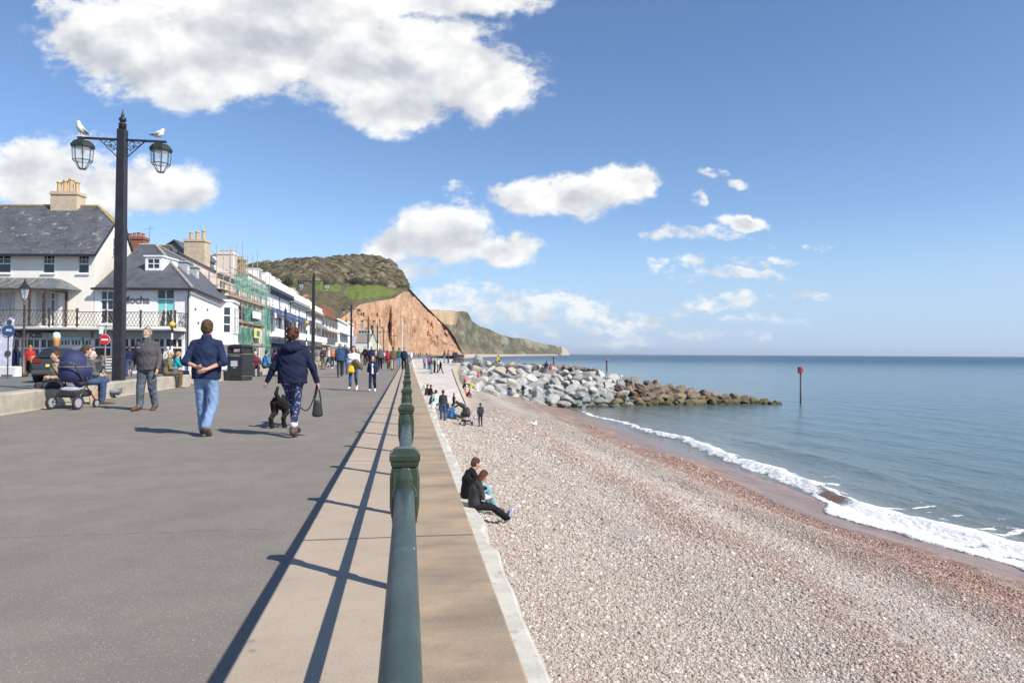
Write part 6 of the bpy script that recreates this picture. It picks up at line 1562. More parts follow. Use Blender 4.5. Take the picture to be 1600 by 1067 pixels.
# ================================================================== pushchairs
def pram(loc, rz, label, fabric, scale=1.0, frame=None):
    r_ = thing('pushchair', loc, label, 'pushchair', None, rz); r_.scale = (scale,)*3
    fr_ = frame or M('pram frame', (.10, .105, .11), .4, .1, metal=.6)
    # hood: ribbed quarter dome, cot, basket. x across, y forward (towards the handle is -y)
    vs = []; fs = []; nu, nv = 15, 13
    for i in range(nu):
        a = math.pi*i/(nu-1)
        for j in range(nv):
            b_ = math.pi*.62*j/(nv-1)-.12; rr = 1+.035*abs(math.sin(j*math.pi/3))-.02
            vs.append((-.29*math.cos(a)*rr, (-.36*math.cos(b_)*math.sin(a)*.9)*rr-.02, .93+.40*math.sin(max(b_, -.12))*math.sin(a)**.7*rr*(.96)))
    for i in range(nu-1):
        for j in range(nv-1): fs.append((i*nv+j, (i+1)*nv+j, (i+1)*nv+j+1, i*nv+j+1))
    mb = MB(); mb.add(vs, fs); h = mb.build('hood', fabric, r_, True); md = h.modifiers.new('s', 'SOLIDIFY'); md.thickness = .012
    mb = MB(); mb.lathe([(.20, .60), (.27, .66), (.30, .80), (.305, .93), (.28, .94), (.25, .80)], 20); mb.v = [(x, y*1.25, z) for x, y, z in mb.v]; mb.build('carrycot', fabric, r_, True)
    mb = MB(); mb.lathe([(.301, .915), (.315, .925), (.315, .945), (.30, .95)], 20); mb.v = [(x, y*1.25, z) for x, y, z in mb.v]; mb.build('trim', M('pram trim', (.16, .12, .10), .6, .1), r_, True)
    mb = MB()
    for s in (-1, 1):
        mb.tube([(s*.27, -.42, 1.02), (s*.28, -.36, .95), (s*.26, 0, .52), (s*.24, .34, .16)], .014, 8); mb.tube([(s*.26, 0, .52), (s*.29, -.32, .16)], .014, 8); mb.tube([(s*.26, .05, .50), (s*.27, 0, .78)], .016, 6)
    mb.tube([(-.27, -.42, 1.02), (-.2, -.46, 1.04), (.2, -.46, 1.04), (.27, -.42, 1.02)], .016, 8); mb.tube([(-.29, -.32, .16), (.29, -.32, .16)], .012, 6)
    mb.build('frame', fr_, r_, True)
    mb = MB(); mb.box(-.22, .22, -.28, .25, .26, .42, .04); mb.build('basket', M('basket cloth', (.03, .03, .035), .9, .2, 8), r_)
    mb = MB(); mb.ico((0, -.16, .44), (.22, .14, .06), 3, .08); mb.build('blanket', M('grey blanket', (.36, .37, .42), .9, .2, 10), r_, True)
    for (x, y, q) in ((-.31, -.32, .15), (.31, -.32, .15), (-.24, .36, .095), (.24, .36, .095)):
        mb = MB(); mb.tube([(x-.02, y, q), (x+.02, y, q)], q, 22); w_ = mb.build('wheel', M('rubber', (.03, .03, .03), .8, .1), r_)
        mb = MB(); mb.tube([(x-.025, y, q), (x+.025, y, q)], q*.68, 16); mb.build('hub', M('hub grey', (.30, .31, .33), .5, .1), w_)
    return r_
NAVYF = M('navy pram fabric', (.022, .028, .095), .75, .2, 6, bump=.4, bscale=10)
p = gp(105, 640); pram((p.x, p.y+.35, 0), R(-14), 'navy blue pushchair with padded hood by the low wall', NAVYF, 1.02)
BLKF = M('black pram fabric', (.02, .02, .022), .8, .2)
p = gp(463, 576); pram((p.x, p.y, 0), R(-60), 'black and cream pushchair among the people beyond the walking woman', M('cream pram fabric', (.40, .36, .30), .8, .3, 6, col2=(.05, .05, .05), thr=.5), 1.1)
p = gp(712, 566.5); pram((p.x, p.y, 0), R(40), 'black pushchair parked by the railings at the top of the slipway', BLKF, 1.15)
p = Vector((2.9, 38.0, 0)); p.z = float(beach_z(p.x, p.y)); pram((p.x+.3, p.y-.3, p.z), R(30), 'black pushchair on the shingle beside the family', BLKF, .78)
# shopping trolley, bags
p = gp(401, 586.5); tr = thing('shopping_trolley', (p.x, p.y, 0), 'wheeled shopping bag with cream check cloth and dark flap beside the bin', 'shopping trolley'); tr.scale = (1.15,)*3
mb = MB(); mb.box(-.19, .19, -.14, .14, .12, .50, .04); mb.build('check_bag', M('cream check', (.50, .47, .40), .9, .25, 14, col2=(.30, .28, .25), thr=.5), tr)
mb = MB(); mb.box(-.20, .20, -.15, .15, .505, .80, .06); mb.build('dark_flap', M('plum cloth', (.05, .025, .05), .9, .2), tr)
mb = MB()
for s in (-1, 1): mb.tube([(s*.17, .16, .05), (s*.17, .17, .95)], .012, 6)
mb.tube([(-.17, .17, .95), (.17, .17, .95)], .014, 6); mb.build('handle', M('white tube', (.65, .65, .62), .4, .05), tr)
for s in (-1, 1):
    mb = MB(); mb.tube([(s*.2-.015, .14, .09), (s*.2+.015, .14, .09)], .09, 14); mb.build('wheel', DGREY, tr)
p = gp(152, 631); bg = thing('paper_bag', (p.x, p.y, 0), 'brown paper carrier bag standing beside the pushchair wheel', 'bag'); bg.rotation_euler = (0, 0, .5)
mb = MB(); mb.add([(-.16, -.09, 0), (.16, -.09, 0), (.16, .09, 0), (-.16, .09, 0), (-.18, -.05, .36), (.17, -.07, .34), (.18, .06, .38), (-.16, .08, .33)], [(0, 3, 2, 1), (0, 1, 5, 4), (1, 2, 6, 5), (2, 3, 7, 6), (3, 0, 4, 7)])
mb.build('paper', M('brown paper', (.42, .28, .18), .85, .15, 6, bump=.6, bscale=9), bg); mb = MB(); mb.tube([(-.06, -.06, .33), (-.04, -.06, .46), (.06, -.06, .46), (.07, -.06, .33)], .006, 5); mb.build('string_handle', M('string', (.5, .4, .3), .9), bg)

# ================================================================== breakwater boulders
def rock_mesh(seed):
    rr = random.Random(seed); vs, fs = ICO(3); o3 = Vector((seed*3.7, 0, 0)); out = []
    pl = []
    for k in range(9):
        d = Vector((rr.gauss(0, 1), rr.gauss(0, 1), rr.gauss(0, 1))).normalized(); pl.append((d, rr.uniform(.45, .85)))
    for v in vs:
        v = Vector(v); k = 1.0
        for d, h in pl:
            c = v.dot(d)
            if c > 1e-3: k = min(k, h/c)
        q = v*k; q = q*(1+.07*mnoise.noise(q*1.7+o3)+.035*mnoise.noise(q*5+o3)); out.append(q)
    mb = MB(); mb.add([tuple(q) for q in out], fs); return mb.mesh('boulder')
def rockmat(name, c0, c1, c2, weed=0.0):
    mt, b, pr = pmat(name); tc = b.n('ShaderNodeTexCoord').outputs['Object']; rnd = b.n('ShaderNodeObjectInfo').outputs['Random']
    v = b.vm('ADD', tc, b.com(b.m('MULTIPLY', rnd, 50), 0.0, 0.0))
    n1 = b.noise(v, 1.4, 6, .65); n2 = b.noise(b.vm('MULTIPLY', v, (1, 1, 3.5)), 2.0, 5, .7)
    c = b.mix(b.sm(n1, .35, .65), (*c0, 1), (*c1, 1)); c = b.mix(b.m('MULTIPLY', b.sm(n2, .5, .68), .7), c, (*c2, 1))
    c = b.mix(b.m('MULTIPLY', rnd, .6), c, (*[x*.6 for x in c0], 1))
    if weed:
        geo = b.n('ShaderNodeNewGeometry').outputs['Position']; z_ = b.sep(geo)[2]
        c = b.mix(b.m('MULTIPLY', b.sm(b.m('ADD', z_, n1), SEA+.9, SEA+1.7, 1, 0), weed), c, (.13, .12, .04, 1))
        c = b.mix(b.sm(z_, SEA+.15, SEA+.45, .8, 0), c, (.05, .045, .035, 1))
    b.put(pr.inputs['Base Color'], c); pr.inputs['Roughness'].default_value = .85
    bp = b.n('ShaderNodeBump'); bp.inputs['Strength'].default_value = .8; bp.inputs['Distance'].default_value = .12
    b.put(bp.inputs['Height'], b.m('ADD', n1, n2)); b.put(pr.inputs['Normal'], bp.outputs[0]); return mt
RK_PALE = rockmat('pale grey boulder', (.44, .43, .40), (.55, .535, .50), (.29, .285, .27))
RK_GREY = rockmat('grey green boulder', (.33, .345, .33), (.42, .43, .41), (.24, .25, .24), .5)
RK_BRN = rockmat('brown boulder', (.20, .145, .105), (.28, .21, .155), (.12, .09, .07), .8)
RK_WARM = rockmat('warm buff boulder', (.46, .40, .32), (.55, .48, .39), (.32, .25, .18))
rocks = []
for s in range(14):
    me = rock_mesh(s+1); rocks.append(me)
LAB = {'pale': 'pale grey boulder at the landward end of the breakwater', 'grey': 'grey green boulder low on the near flank of the breakwater', 'brown': 'brown boulder in the seaward half of the breakwater', 'warm': 'buff boulder high on the landward end of the breakwater', 'far': 'small brown boulder of the second breakwater farther along'}
RM = {'pale': RK_PALE, 'grey': RK_GREY, 'brown': RK_BRN, 'warm': RK_WARM, 'far': RK_BRN}
def put_rock(x, y, z, s, kind, rg, flat=1.0):
    me = rocks[rg.randrange(14)]; key = me.name+kind
    if key not in _mats: m2 = me.copy(); m2.name = 'boulder'; m2.materials.clear(); m2.materials.append(RM[kind]); _mats[key] = m2
    o = mk('boulder', _mats[key], None); o.location = (x, y, z); o.rotation_euler = (rg.uniform(-.5, .5), rg.uniform(-.5, .5), rg.uniform(0, 6.28))
    o.scale = (s*rg.uniform(.85, 1.35), s*rg.uniform(.85, 1.2), s*rg.uniform(.5, .85)*flat)
    tag(o, LAB[kind], 'boulder', {'pale': 'pale landward boulders', 'grey': 'grey green flank boulders', 'brown': 'brown seaward boulders', 'warm': 'buff boulders at the landward end', 'far': 'boulders of the far breakwater'}[kind]); return o
rg = random.Random(11)
# crest and foot of the near flank in the photograph, from the wall out to the tip
CREST = [(726, 568, 94), (760, 565, 93), (800, 568, 92), (860, 575, 92), (930, 581, 92), (990, 592, 92), (1060, 604, 92), (1120, 614, 92), (1180, 622, 92), (1222, 629, 92)]
FOOT = [(722, 612, 72), (760, 620, 76), (820, 627, 80), (880, 637, 82), (930, 640, 83), (1000, 637, 86), (1060, 637, 88), (1120, 635, 89.5), (1180, 634, 90.5), (1222, 632, 91)]
def lerp_tab(T, u): a = np.array(T, float); return np.interp(u, a[:, 0], a[:, 1]), np.interp(u, a[:, 0], a[:, 2])
nrk = 0
for row in range(8):
    t = row/7; u_ = 724+rg.uniform(0, 9)
    while u_ < 1216:
        v0, d0 = lerp_tab(FOOT, u_); v1, d1 = lerp_tab(CREST, u_)
        vv = v0+(v1-v0)*t; dd_ = d0+(d1-d0)*t
        q = at(u_, vv, dd_); span = abs(v0-v1)
        s = rg.uniform(.72, 1.22)*min(1, .55+span/60)
        kk = u_+rg.uniform(-30, 30)
        kind = 'brown' if kk > 955 else ('grey' if t < .45 and kk > 800 else ('warm' if (t > .55 and rg.random() < .35 and kk < 830) else 'pale'))
        if kind == 'brown' and kk < 1000 and rg.random() < .35: kind = 'grey'
        if span > 5*row*.0+4 or row % 2 == 0:
            put_rock(q.x, q.y, q.z-s*.45, s, kind, rg); nrk += 1
        u_ += s*1.7*F/dd_*rg.uniform(.75, 1.1)
for k in range(26):                                # filling stones on the far flank, so the heap is solid from the side
    u_ = rg.uniform(735, 1200); v1, d1 = lerp_tab(CREST, u_); q = at(u_, v1, d1+2.4); put_rock(q.x, q.y, q.z-1.9, rg.uniform(1, 1.5), 'brown' if u_ > 960 else 'pale', rg)
for k in range(95):                                # second breakwater
    u_ = rg.uniform(800, 936); d_ = 268+rg.uniform(-4, 14); vtop = np.interp(u_, [800, 850, 900, 936], [568.5, 570, 573, 577.5])
    q = at(u_, vtop+rg.uniform(0, 3.5), d_); put_rock(q.x, q.y, q.z-.6, rg.uniform(1.1, 1.9), 'far', rg)
print('rocks', nrk)
# tall pale stone standing at the wall end
q = at(747, 560, 93); o = put_rock(q.x, q.y, q.z-.6, 1.3, 'pale', rg); o.rotation_euler = (0, .2, .4); o.scale = (.75, .8, 1.5); tag(o, 'tall pointed pale boulder standing up behind the slipway wall', 'boulder'); del o['group']
# ================================================================== marker posts in the sea
def marker(u, v0, vt, label, col, d=None, grp='marker posts in the sea'):
    p = gp(u, v0, SEA) if d is None else at(u, 552, d); dd_ = (p.x*math.sin(YAW)+p.y*math.cos(YAW)); h = (v0-vt)*dd_/F
    r_ = thing('marker_post', (p.x, p.y, SEA), label, 'marker post', grp); k = max(.09, dd_*.0011)
    mb = MB(); mb.lathe([(k*1.3, -3), (k*1.2, 0), (k, h-.9)], 10); mb.build('pole', M('weedy iron pole', (.07, .06, .055), .8, .3, 2, col2=(.16, .12, .09), thr=.55), r_, True)
    mb = MB()
    for z_ in (h-.9, h-.1): mb.lathe([(k*3, z_), (k*3, z_+.08)], 14)
    for j in range(10): a = 2*math.pi*j/10; mb.box(k*3*math.cos(a)-.05, k*3*math.cos(a)+.05, k*3*math.sin(a)-.05, k*3*math.sin(a)+.05, h-.81, h-.101)
    mb.build('topmark', M('topmark '+label[:9], col, .6, .15, 3), r_)
marker(1251, 629, 573, 'tall marker post with red basket off the near breakwater tip', (.50, .09, .10)); marker(948, 578, 560, 'distant marker post with faded pink topmark off the second breakwater', (.55, .22, .22))
marker(865, 570.5, 556, 'distant marker post with yellow green topmark behind the boulders', (.45, .55, .15))
# end railings on the slipway head
er = thing('end_railing', (E4.x, E4.y, 0), 'short dark railing across the head of the slipway', 'railing'); mb = MB()
A_ = at(713, 549, 96)-Vector((E4.x, E4.y, 1.3)); B_ = at(724, 549, 93.5)-Vector((E4.x, E4.y, 1.3))
for k in range(8): q = A_.lerp(B_, k/7); mb.box(q.x-.05, q.x+.05, q.y-.04, q.y+.04, 0, 1.15)
mb.tube([(A_.x, A_.y, 1.12), (B_.x, B_.y, 1.12)], .04, 6); mb.tube([(A_.x, A_.y, .6), (B_.x, B_.y, .6)], .03, 6); mb.build('bars', DGREY, er)
# flagpoles
for k, (u_, d_, vt, lb) in enumerate(((628.6, 240, 496, 'thin white flagpole against the red cliff'), (633.6, 230, 522, 'shorter grey mast right of the white flagpole'))):
    p = at(u_, 549, d_); r_ = thing('flagpole', (p.x, p.y, 0), lb, 'flagpole'); mb = MB(); h = CAM_Z+(551-vt)*d_/F; mb.lathe([(.16, 0), (.11, h*.6), (.07, h)], 8); mb.build('pole', (WHITE, M('mast grey', (.45, .46, .48), .5))[k], r_); mb = MB(); mb.ico((0, 0, h+.08), .14, 1); mb.build('truck', WHITE, r_)
# ================================================================== people: one smooth surface per body and garment
def surfnet(Dg, org, h):
    """surface nets on a distance grid -> verts, quads"""
    S = Dg < 0; nx, ny, nz = Dg.shape
    c = [S[i:nx-1+i, j:ny-1+j, k:nz-1+k] for i in (0, 1) for j in (0, 1) for k in (0, 1)]
    tot = sum(q.astype(np.int8) for q in c); act = (tot > 0) & (tot < 8)
    idx = np.full(act.shape, -1, np.int64); A = np.argwhere(act); idx[act] = np.arange(len(A))
    P = np.zeros((len(A), 3)); W_ = np.zeros(len(A))
    cor_ = [(i, j, k) for i in (0, 1) for j in (0, 1) for k in (0, 1)]
    val = {q: Dg[A[:, 0]+q[0], A[:, 1]+q[1], A[:, 2]+q[2]] for q in cor_}
    for a in cor_:
        for ax in range(3):
            if a[ax] == 0:
                b_ = list(a); b_[ax] = 1; b_ = tuple(b_); va, vb = val[a], val[b_]
                m_ = (va < 0) != (vb < 0); t = np.where(m_, va/np.where(va-vb == 0, 1, va-vb), 0)
                p = np.array(a, float)[None].repeat(len(A), 0); p[:, ax] += t; P += np.where(m_[:, None], p, 0); W_ += m_
    V = (A+P/W_[:, None])*h+org
    Q = []
    for ax in range(3):
        o1, o2 = (ax+1) % 3, (ax+2) % 3
        sl0 = [slice(0, n) for n in (nx, ny, nz)]; sl1 = list(sl0); sl0[ax] = slice(0, Dg.shape[ax]-1); sl1[ax] = slice(1, None)
        e = S[tuple(sl0)] != S[tuple(sl1)]; E_ = np.argwhere(e); E_ = E_[(E_[:, o1] > 0) & (E_[:, o2] > 0)]
        E_ = E_[(E_[:, o1] < Dg.shape[o1]-1) & (E_[:, o2] < Dg.shape[o2]-1)]
        def gi(d1, d2): q = E_.copy(); q[:, o1] -= d1; q[:, o2] -= d2; return idx[q[:, 0], q[:, 1], q[:, 2]]
        q = np.stack([gi(1, 1), gi(0, 1), gi(0, 0), gi(1, 0)], 1)
        ins = S[E_[:, 0], E_[:, 1], E_[:, 2]]; q[~ins] = q[~ins][:, ::-1]; Q.append(q)
    return V, np.concatenate(Q)
class SDF:
    def __init__(s): s.pr = []; s.cuts = []; s.lo = np.full(3, 9.); s.hi = -np.full(3, 9.)
    def _b(s, pts, r):
        for p in pts: s.lo = np.minimum(s.lo, np.array(p)-r); s.hi = np.maximum(s.hi, np.array(p)+r)
    def cone(s, a, b, ra, rb, k=.02): s.pr.append(('c', np.array(a, float), np.array(b, float), ra, rb, k)); s._b((a, b), max(ra, rb)+.03); return s
    def ell(s, c, r, k=.02, rot=None): s.pr.append(('e', np.array(c, float), np.array(r, float), rot, None, k)); s._b((c,), max(r)+.03); return s
    def tor(s, a, b, ra, rb, right=(1, 0, 0), k=.03):     # oval tube from a to b; radii (across, front-back)
        s.pr.append(('t', np.array(a, float), np.array(b, float), (ra, rb), np.array(right, float), k)); s._b((a, b), max(max(ra), max(rb))+.03); return s
    def cut(s, p, n): s.cuts.append((np.array(p, float), np.array(n, float))); return s       # removes the side n points to
    def mesh(s, name, h, wrink=0.0, seed=0):
        lo = s.lo-h*2; n = np.ceil((s.hi+h*2-lo)/h).astype(int)+1; Dg = np.full(n, .5, np.float32)
        for (ty, a, b_, c, d, k) in s.pr:
            if ty == 'e': lo_, hi_ = a-max(b_)-.07, a+max(b_)+.07
            elif ty == 't': m_ = max(max(c[0]), max(c[1]))+.08; lo_, hi_ = np.minimum(a, b_)-m_, np.maximum(a, b_)+m_
            else: m_ = max(c, d)+.07; lo_, hi_ = np.minimum(a, b_)-m_, np.maximum(a, b_)+m_
            i0 = np.clip(np.floor((lo_-lo)/h).astype(int), 0, n-1); i1 = np.clip(np.ceil((hi_-lo)/h).astype(int)+1, 1, n)
            g = np.meshgrid(*[lo[q]+h*np.arange(i0[q], i1[q]) for q in range(3)], indexing='ij'); X = np.stack(g, -1)
            if ty == 'e':
                q = X-a
                if c is not None: q = q @ c
                L1 = np.linalg.norm(q/b_, axis=-1); dd = (L1-1)*min(b_)*np.clip(1.0, 0, 1)
                dd = (L1-1)*L1/np.maximum(np.linalg.norm(q/b_**2, axis=-1), 1e-6)
            else:
                ab = b_-a; L2 = ab@ab; t = np.clip(((X-a)@ab)/max(L2, 1e-9), 0, 1); q = X-(a+t[..., None]*ab)
                if ty == 'c': dd = np.linalg.norm(q, axis=-1)-(c+(d-c)*t)
                else:
                    r_ = d/np.linalg.norm(d); ax = ab/math.sqrt(L2); f_ = np.cross(ax, r_); f_ /= np.linalg.norm(f_)
                    ra = c[0][0]+(c[1][0]-c[0][0])*t; rb = c[0][1]+(c[1][1]-c[0][1])*t
                    u = q@r_; v = q@f_; w = q@ax; L1 = np.sqrt((u/ra)**2+(v/rb)**2+(w/np.minimum(ra, rb))**2); L3 = np.sqrt((u/ra**2)**2+(v/rb**2)**2+(w/np.minimum(ra, rb)**2)**2)
                    dd = (L1-1)*L1/np.maximum(L3, 1e-6); dd = np.where(L1 < .05, -np.minimum(ra, rb), dd)
            sl = tuple(slice(i0[q], i1[q]) for q in range(3)); o = Dg[sl]
            hh = np.clip(.5+.5*(o-dd)/k, 0, 1); Dg[sl] = o*(1-hh)+dd*hh-k*hh*(1-hh)
        G = np.meshgrid(*[lo[q]+h*np.arange(n[q]) for q in range(3)], indexing='ij')
        if wrink:
            ph = seed*1.7
            Dg = Dg+wrink*(np.sin(G[2]*38+6*np.sin(G[0]*13+ph)+4*np.sin(G[1]*11))*.6+np.sin(G[2]*71+G[0]*40+ph)*.3)
        for p, nn in s.cuts: nn = nn/np.linalg.norm(nn); Dg = np.maximum(Dg, sum((G[q]-p[q])*nn[q] for q in range(3)))
        V, Q = surfnet(Dg, lo, h)
        return tri_mesh(name, V, Q, True)
V3 = lambda *a: np.array(a, float)
def skeleton(pose, arms):
    J = {}
    z = V3(0, 0, 0)
    if pose in ('stand', 'walk', 'walkb'):
        J['pel'] = V3(0, 0, .93); J['che'] = V3(0, .02, 1.26); J['nek'] = V3(0, -.005, 1.46); J['hed'] = V3(0, .03, 1.635)
        for s in (-1, 1): J['hip', s] = V3(s*.09, 0, .90); J['kne', s] = V3(s*.10, .015, .49); J['ank', s] = V3(s*.105, -.03, .085); J['toe', s] = V3(s*.125, .15, .03)
        if pose != 'stand':
            f = 1 if pose == 'walk' else -1
            J['kne', f] = V3(f*.095, .17, .52); J['ank', f] = V3(f*.09, .27, .11); J['toe', f] = V3(f*.10, .44, .10)
            J['kne', -f] = V3(-f*.09, -.06, .50); J['ank', -f] = V3(-f*.085, -.36, .17); J['toe', -f] = V3(-f*.09, -.24, .03)
            J['che'] = V3(0, .035, 1.25); J['pel'] = V3(0, 0, .915)
    elif pose == 'sit':
        J['pel'] = V3(0, 0, .54); J['che'] = V3(0, .05, .87); J['nek'] = V3(0, .08, 1.06); J['hed'] = V3(0, .13, 1.235)
        for s in (-1, 1): J['hip', s] = V3(s*.09, .03, .53); J['kne', s] = V3(s*.13, .45, .52); J['ank', s] = V3(s*.12, .44, .09); J['toe', s] = V3(s*.14, .62, .03)
    elif pose == 'ground':
        J['pel'] = V3(0, 0, .13); J['che'] = V3(0, .04, .46); J['nek'] = V3(0, .10, .65); J['hed'] = V3(0, .19, .80)
        for s in (-1, 1): J['hip', s] = V3(s*.09, .03, .12); J['kne', s] = V3(s*.11, .43, .20); J['ank', s] = V3(s*.10, .84, .06); J['toe', s] = V3(s*.12, .89, .22)
    elif pose == 'crouch':
        J['pel'] = V3(0, 0, .22); J['che'] = V3(0, .12, .54); J['nek'] = V3(0, .20, .72); J['hed'] = V3(0, .27, .87)
        for s in (-1, 1): J['hip', s] = V3(s*.09, .03, .22); J['kne', s] = V3(s*.13, .40, .48); J['ank', s] = V3(s*.12, .36, .09); J['toe', s] = V3(s*.14, .54, .03)
    elif pose == 'bend':
        J['pel'] = V3(0, 0, .90); J['che'] = V3(0, .30, 1.10); J['nek'] = V3(0, .46, 1.20); J['hed'] = V3(0, .62, 1.24)
        for s in (-1, 1): J['hip', s] = V3(s*.09, 0, .88); J['kne', s] = V3(s*.10, .03, .49); J['ank', s] = V3(s*.10, -.03, .085); J['toe', s] = V3(s*.12, .15, .03)
    up_ = J['nek']-J['che']; up_ /= np.linalg.norm(up_)
    for s in (-1, 1): J['sho', s] = J['nek']-up_*.075+V3(s*.172, -.0, 0)
    dr = -up_ if pose == 'bend' else V3(0, 0, -1)
    for s in (-1, 1):
        S_ = J['sho', s]
        if arms == 'down': E_ = S_+V3(s*.055, -.03, -.28); H_ = E_+V3(s*.0, .09, -.245)
        elif arms == 'swing': f = s*(1 if pose == 'walkb' else -1); E_ = S_+V3(s*.06, .05*f-.02, -.28); H_ = E_+V3(s*.0, .07+.12*f, -.22)
        elif arms == 'wide': E_ = S_+V3(s*.14, -.02, -.25); H_ = E_+V3(s*.09, .08, -.22)
        elif arms == 'front': E_ = S_+V3(s*.04, .02, -.28); H_ = E_+V3(-s*.13, .20, .0)
        elif arms == 'phone': E_ = S_+V3(s*.02, .10, -.25); H_ = E_+V3(-s*.12, .17, .12)
        elif arms == 'back': E_ = S_+V3(s*.10, -.10, -.26); H_ = E_+V3(-s*.235, -.10, -.13+.04*s)
        elif arms == 'lap': E_ = S_+V3(s*.05, .05, -.27); H_ = E_+V3(-s*.06, .23, -.04)
        elif arms == 'reach': E_ = S_+V3(s*.03, .20, -.16); H_ = E_+V3(0, .22, -.10)
        elif arms == 'mouth': E_ = S_+V3(s*.02, .16, -.20); H_ = E_+V3(-s*.10, .08, .20)
        J['elb', s] = E_; J['han', s] = H_
    return J
def hand(D, J, s, r=1.0, curl=.35):
    W_ = J['han', s]; d = W_-J['elb', s]; d /= np.linalg.norm(d)
    sd = np.cross(d, V3(s*1.0, .15, 0.05)); sd /= np.linalg.norm(sd)                # across the knuckles
    nn = np.cross(d, sd); nn /= np.linalg.norm(nn)
    if nn@V3(-s, 0, 0) < 0: nn = -nn
    pal = W_+d*.055
    D.tor(W_+d*.015, W_+d*.075, (.030, .018), (.040, .015), right=sd, k=.012)
    for i, (o, L) in enumerate(((-.030, .062), (-.010, .075), (.010, .072), (.029, .056))):
        b_ = W_+d*.085+sd*o; m_ = b_+d*L*.5+nn*curl*.018; e = m_+d*L*.42+nn*curl*.05
        D.cone(b_, m_, .0095*r, .0085*r, .004); D.cone(m_, e, .0085*r, .0072*r, .004)
    th = W_+d*.03-sd*.030; D.cone(th, th+d*.028-sd*.018+nn*.012, .012*r, .010*r, .006); D.cone(th+d*.028-sd*.018+nn*.012, th+d*.055-sd*.018+nn*.026, .010*r, .008*r, .004)
def face_rot(yaw, tilt):
    c, s = math.cos(yaw), math.sin(yaw); ct, st = math.cos(tilt), math.sin(tilt)
    Rz = np.array([[c, -s, 0], [s, c, 0], [0, 0, 1]]); Rx = np.array([[1, 0, 0], [0, ct, -st], [0, st, ct]]); return Rz @ Rx
_pc = {}
def person_meshes(pose, arms, hair, top, h, fat=1.0, J=None, key=None, legs='trousers', hands=True, hyaw=0.0, htilt=0.0, wr=None):
    ky = (pose, arms, hair, top, round(h, 3), round(fat, 2), key, legs, round(hyaw, 2), round(htilt, 2))
    if ky in _pc: return _pc[ky]
    J = J or skeleton(pose, arms); out = {}
    HR = face_rot(hyaw, htilt); Hc = J['hed']; T = lambda x, y, z: Hc+HR@V3(x, y, z)
    # --- body
    D = SDF(); D.ell(T(0, -.008, .02), (.074, .094, .098), .02, HR); D.ell(T(0, .022, -.05), (.054, .062, .066), .03, HR); D.ell(T(0, .05, -.095), (.026, .028, .022), .02, HR)
    D.cone(T(0, .092, .012), T(0, .110, -.030), .009, .015, .012); D.ell(T(0, .082, -.062), (.024, .014, .009), .008, HR); D.ell(T(0, .085, .022), (.046, .012, .009), .012, HR)
    for s in (-1, 1): D.ell(T(s*.076, -.012, -.012), (.011, .020, .032), .008, HR); D.ell(T(s*.040, .062, -.028), (.026, .028, .026), .02, HR)
    D.cone(J['nek'], T(0, -.02, -.06), .062, .052, .03)
    D.tor(J['pel'], J['che'], (.135, .09), (.150, .10), k=.04); D.tor(J['che'], J['nek']-(J['nek']-J['che'])*.2, (.150, .10), (.10, .07), k=.04)
    for s in (-1, 1):
        D.cone(J['nek']-V3(0, 0, .04), J['sho', s], .05, .052, .03); D.cone(J['sho', s], J['elb', s], .048, .038, .02); D.cone(J['elb', s], J['han', s], .038, .025, .02)
        D.cone(J['hip', s], J['kne', s], .078, .052, .03); D.cone(J['kne', s], J['ank', s], .052, .034, .02); D.cone(J['ank', s], J['toe', s], .036, .026, .02)
        hand(D, J, s)
    out['body'] = D.mesh('body', h)
    # --- upper garment
    f = fat; D = SDF(); ax = J['che']-J['pel']; axn = ax/np.linalg.norm(ax)
    seated = pose in ('sit', 'ground', 'crouch')
    hem = {'short': .06, 'long': -.06, 'coat': -.22}[top if top in ('short', 'long', 'coat') else 'short']
    if seated: hem = max(hem, -.02)
    Hb = J['pel']+axn*(hem-.04)
    D.tor(Hb, J['pel']+axn*.10, (.185*f, .140*f), (.178*f, .135*f), k=.05); D.tor(J['pel']+axn*.10, J['che'], (.178*f, .135*f), (.190*f, .140*f), k=.05)
    D.tor(J['che'], J['nek']-(J['nek']-J['che'])*.30, (.185*f, .135*f), (.13, .095), k=.05); D.cone(J['nek']-V3(0, .0, .05), J['nek']+V3(0, .0, .012), .085, .073, .02)
    for s in (-1, 1):
        D.cone(J['nek']-V3(0, 0, .045), J['sho', s], .062, .060, .05); D.cone(J['sho', s], J['elb', s], .062*f**.5, .054*f**.5, .03)
        we = J['elb', s]+(J['han', s]-J['elb', s])*(.96 if top != 'short_sleeve' else .1); D.cone(J['elb', s], we, .054*f**.5, .042, .025)
        D.cut(we+0*we, (0, 0, 0)) if 0 else None
    D.cut(Hb+axn*.03, -axn) if not seated else None
    out['top'] = D.mesh('top', h, wr if wr is not None else .004, hash(ky) % 7)
    # --- legs
    D = SDF(); D.tor(J['pel']-V3(0, 0, .02), J['pel']+axn*.10, (.165*f**.7, .122*f**.7), (.155*f**.7, .118*f**.7), k=.04)
    wide = {'trousers': 1.0, 'tight': .84, 'skirt': 1.0, 'wide': 1.12}[legs]
    for s in (-1, 1):
        D.cone(J['hip', s], J['kne', s], .098*wide, .074*wide, .03)
        e = J['kne', s]+(J['ank', s]-J['kne', s])*(.98 if legs != 'tight' else .86); D.cone(J['kne', s], e, .074*wide, (.066 if legs != 'tight' else .046), .02)
    out['legs'] = D.mesh('trousers', h, .0035, 3)
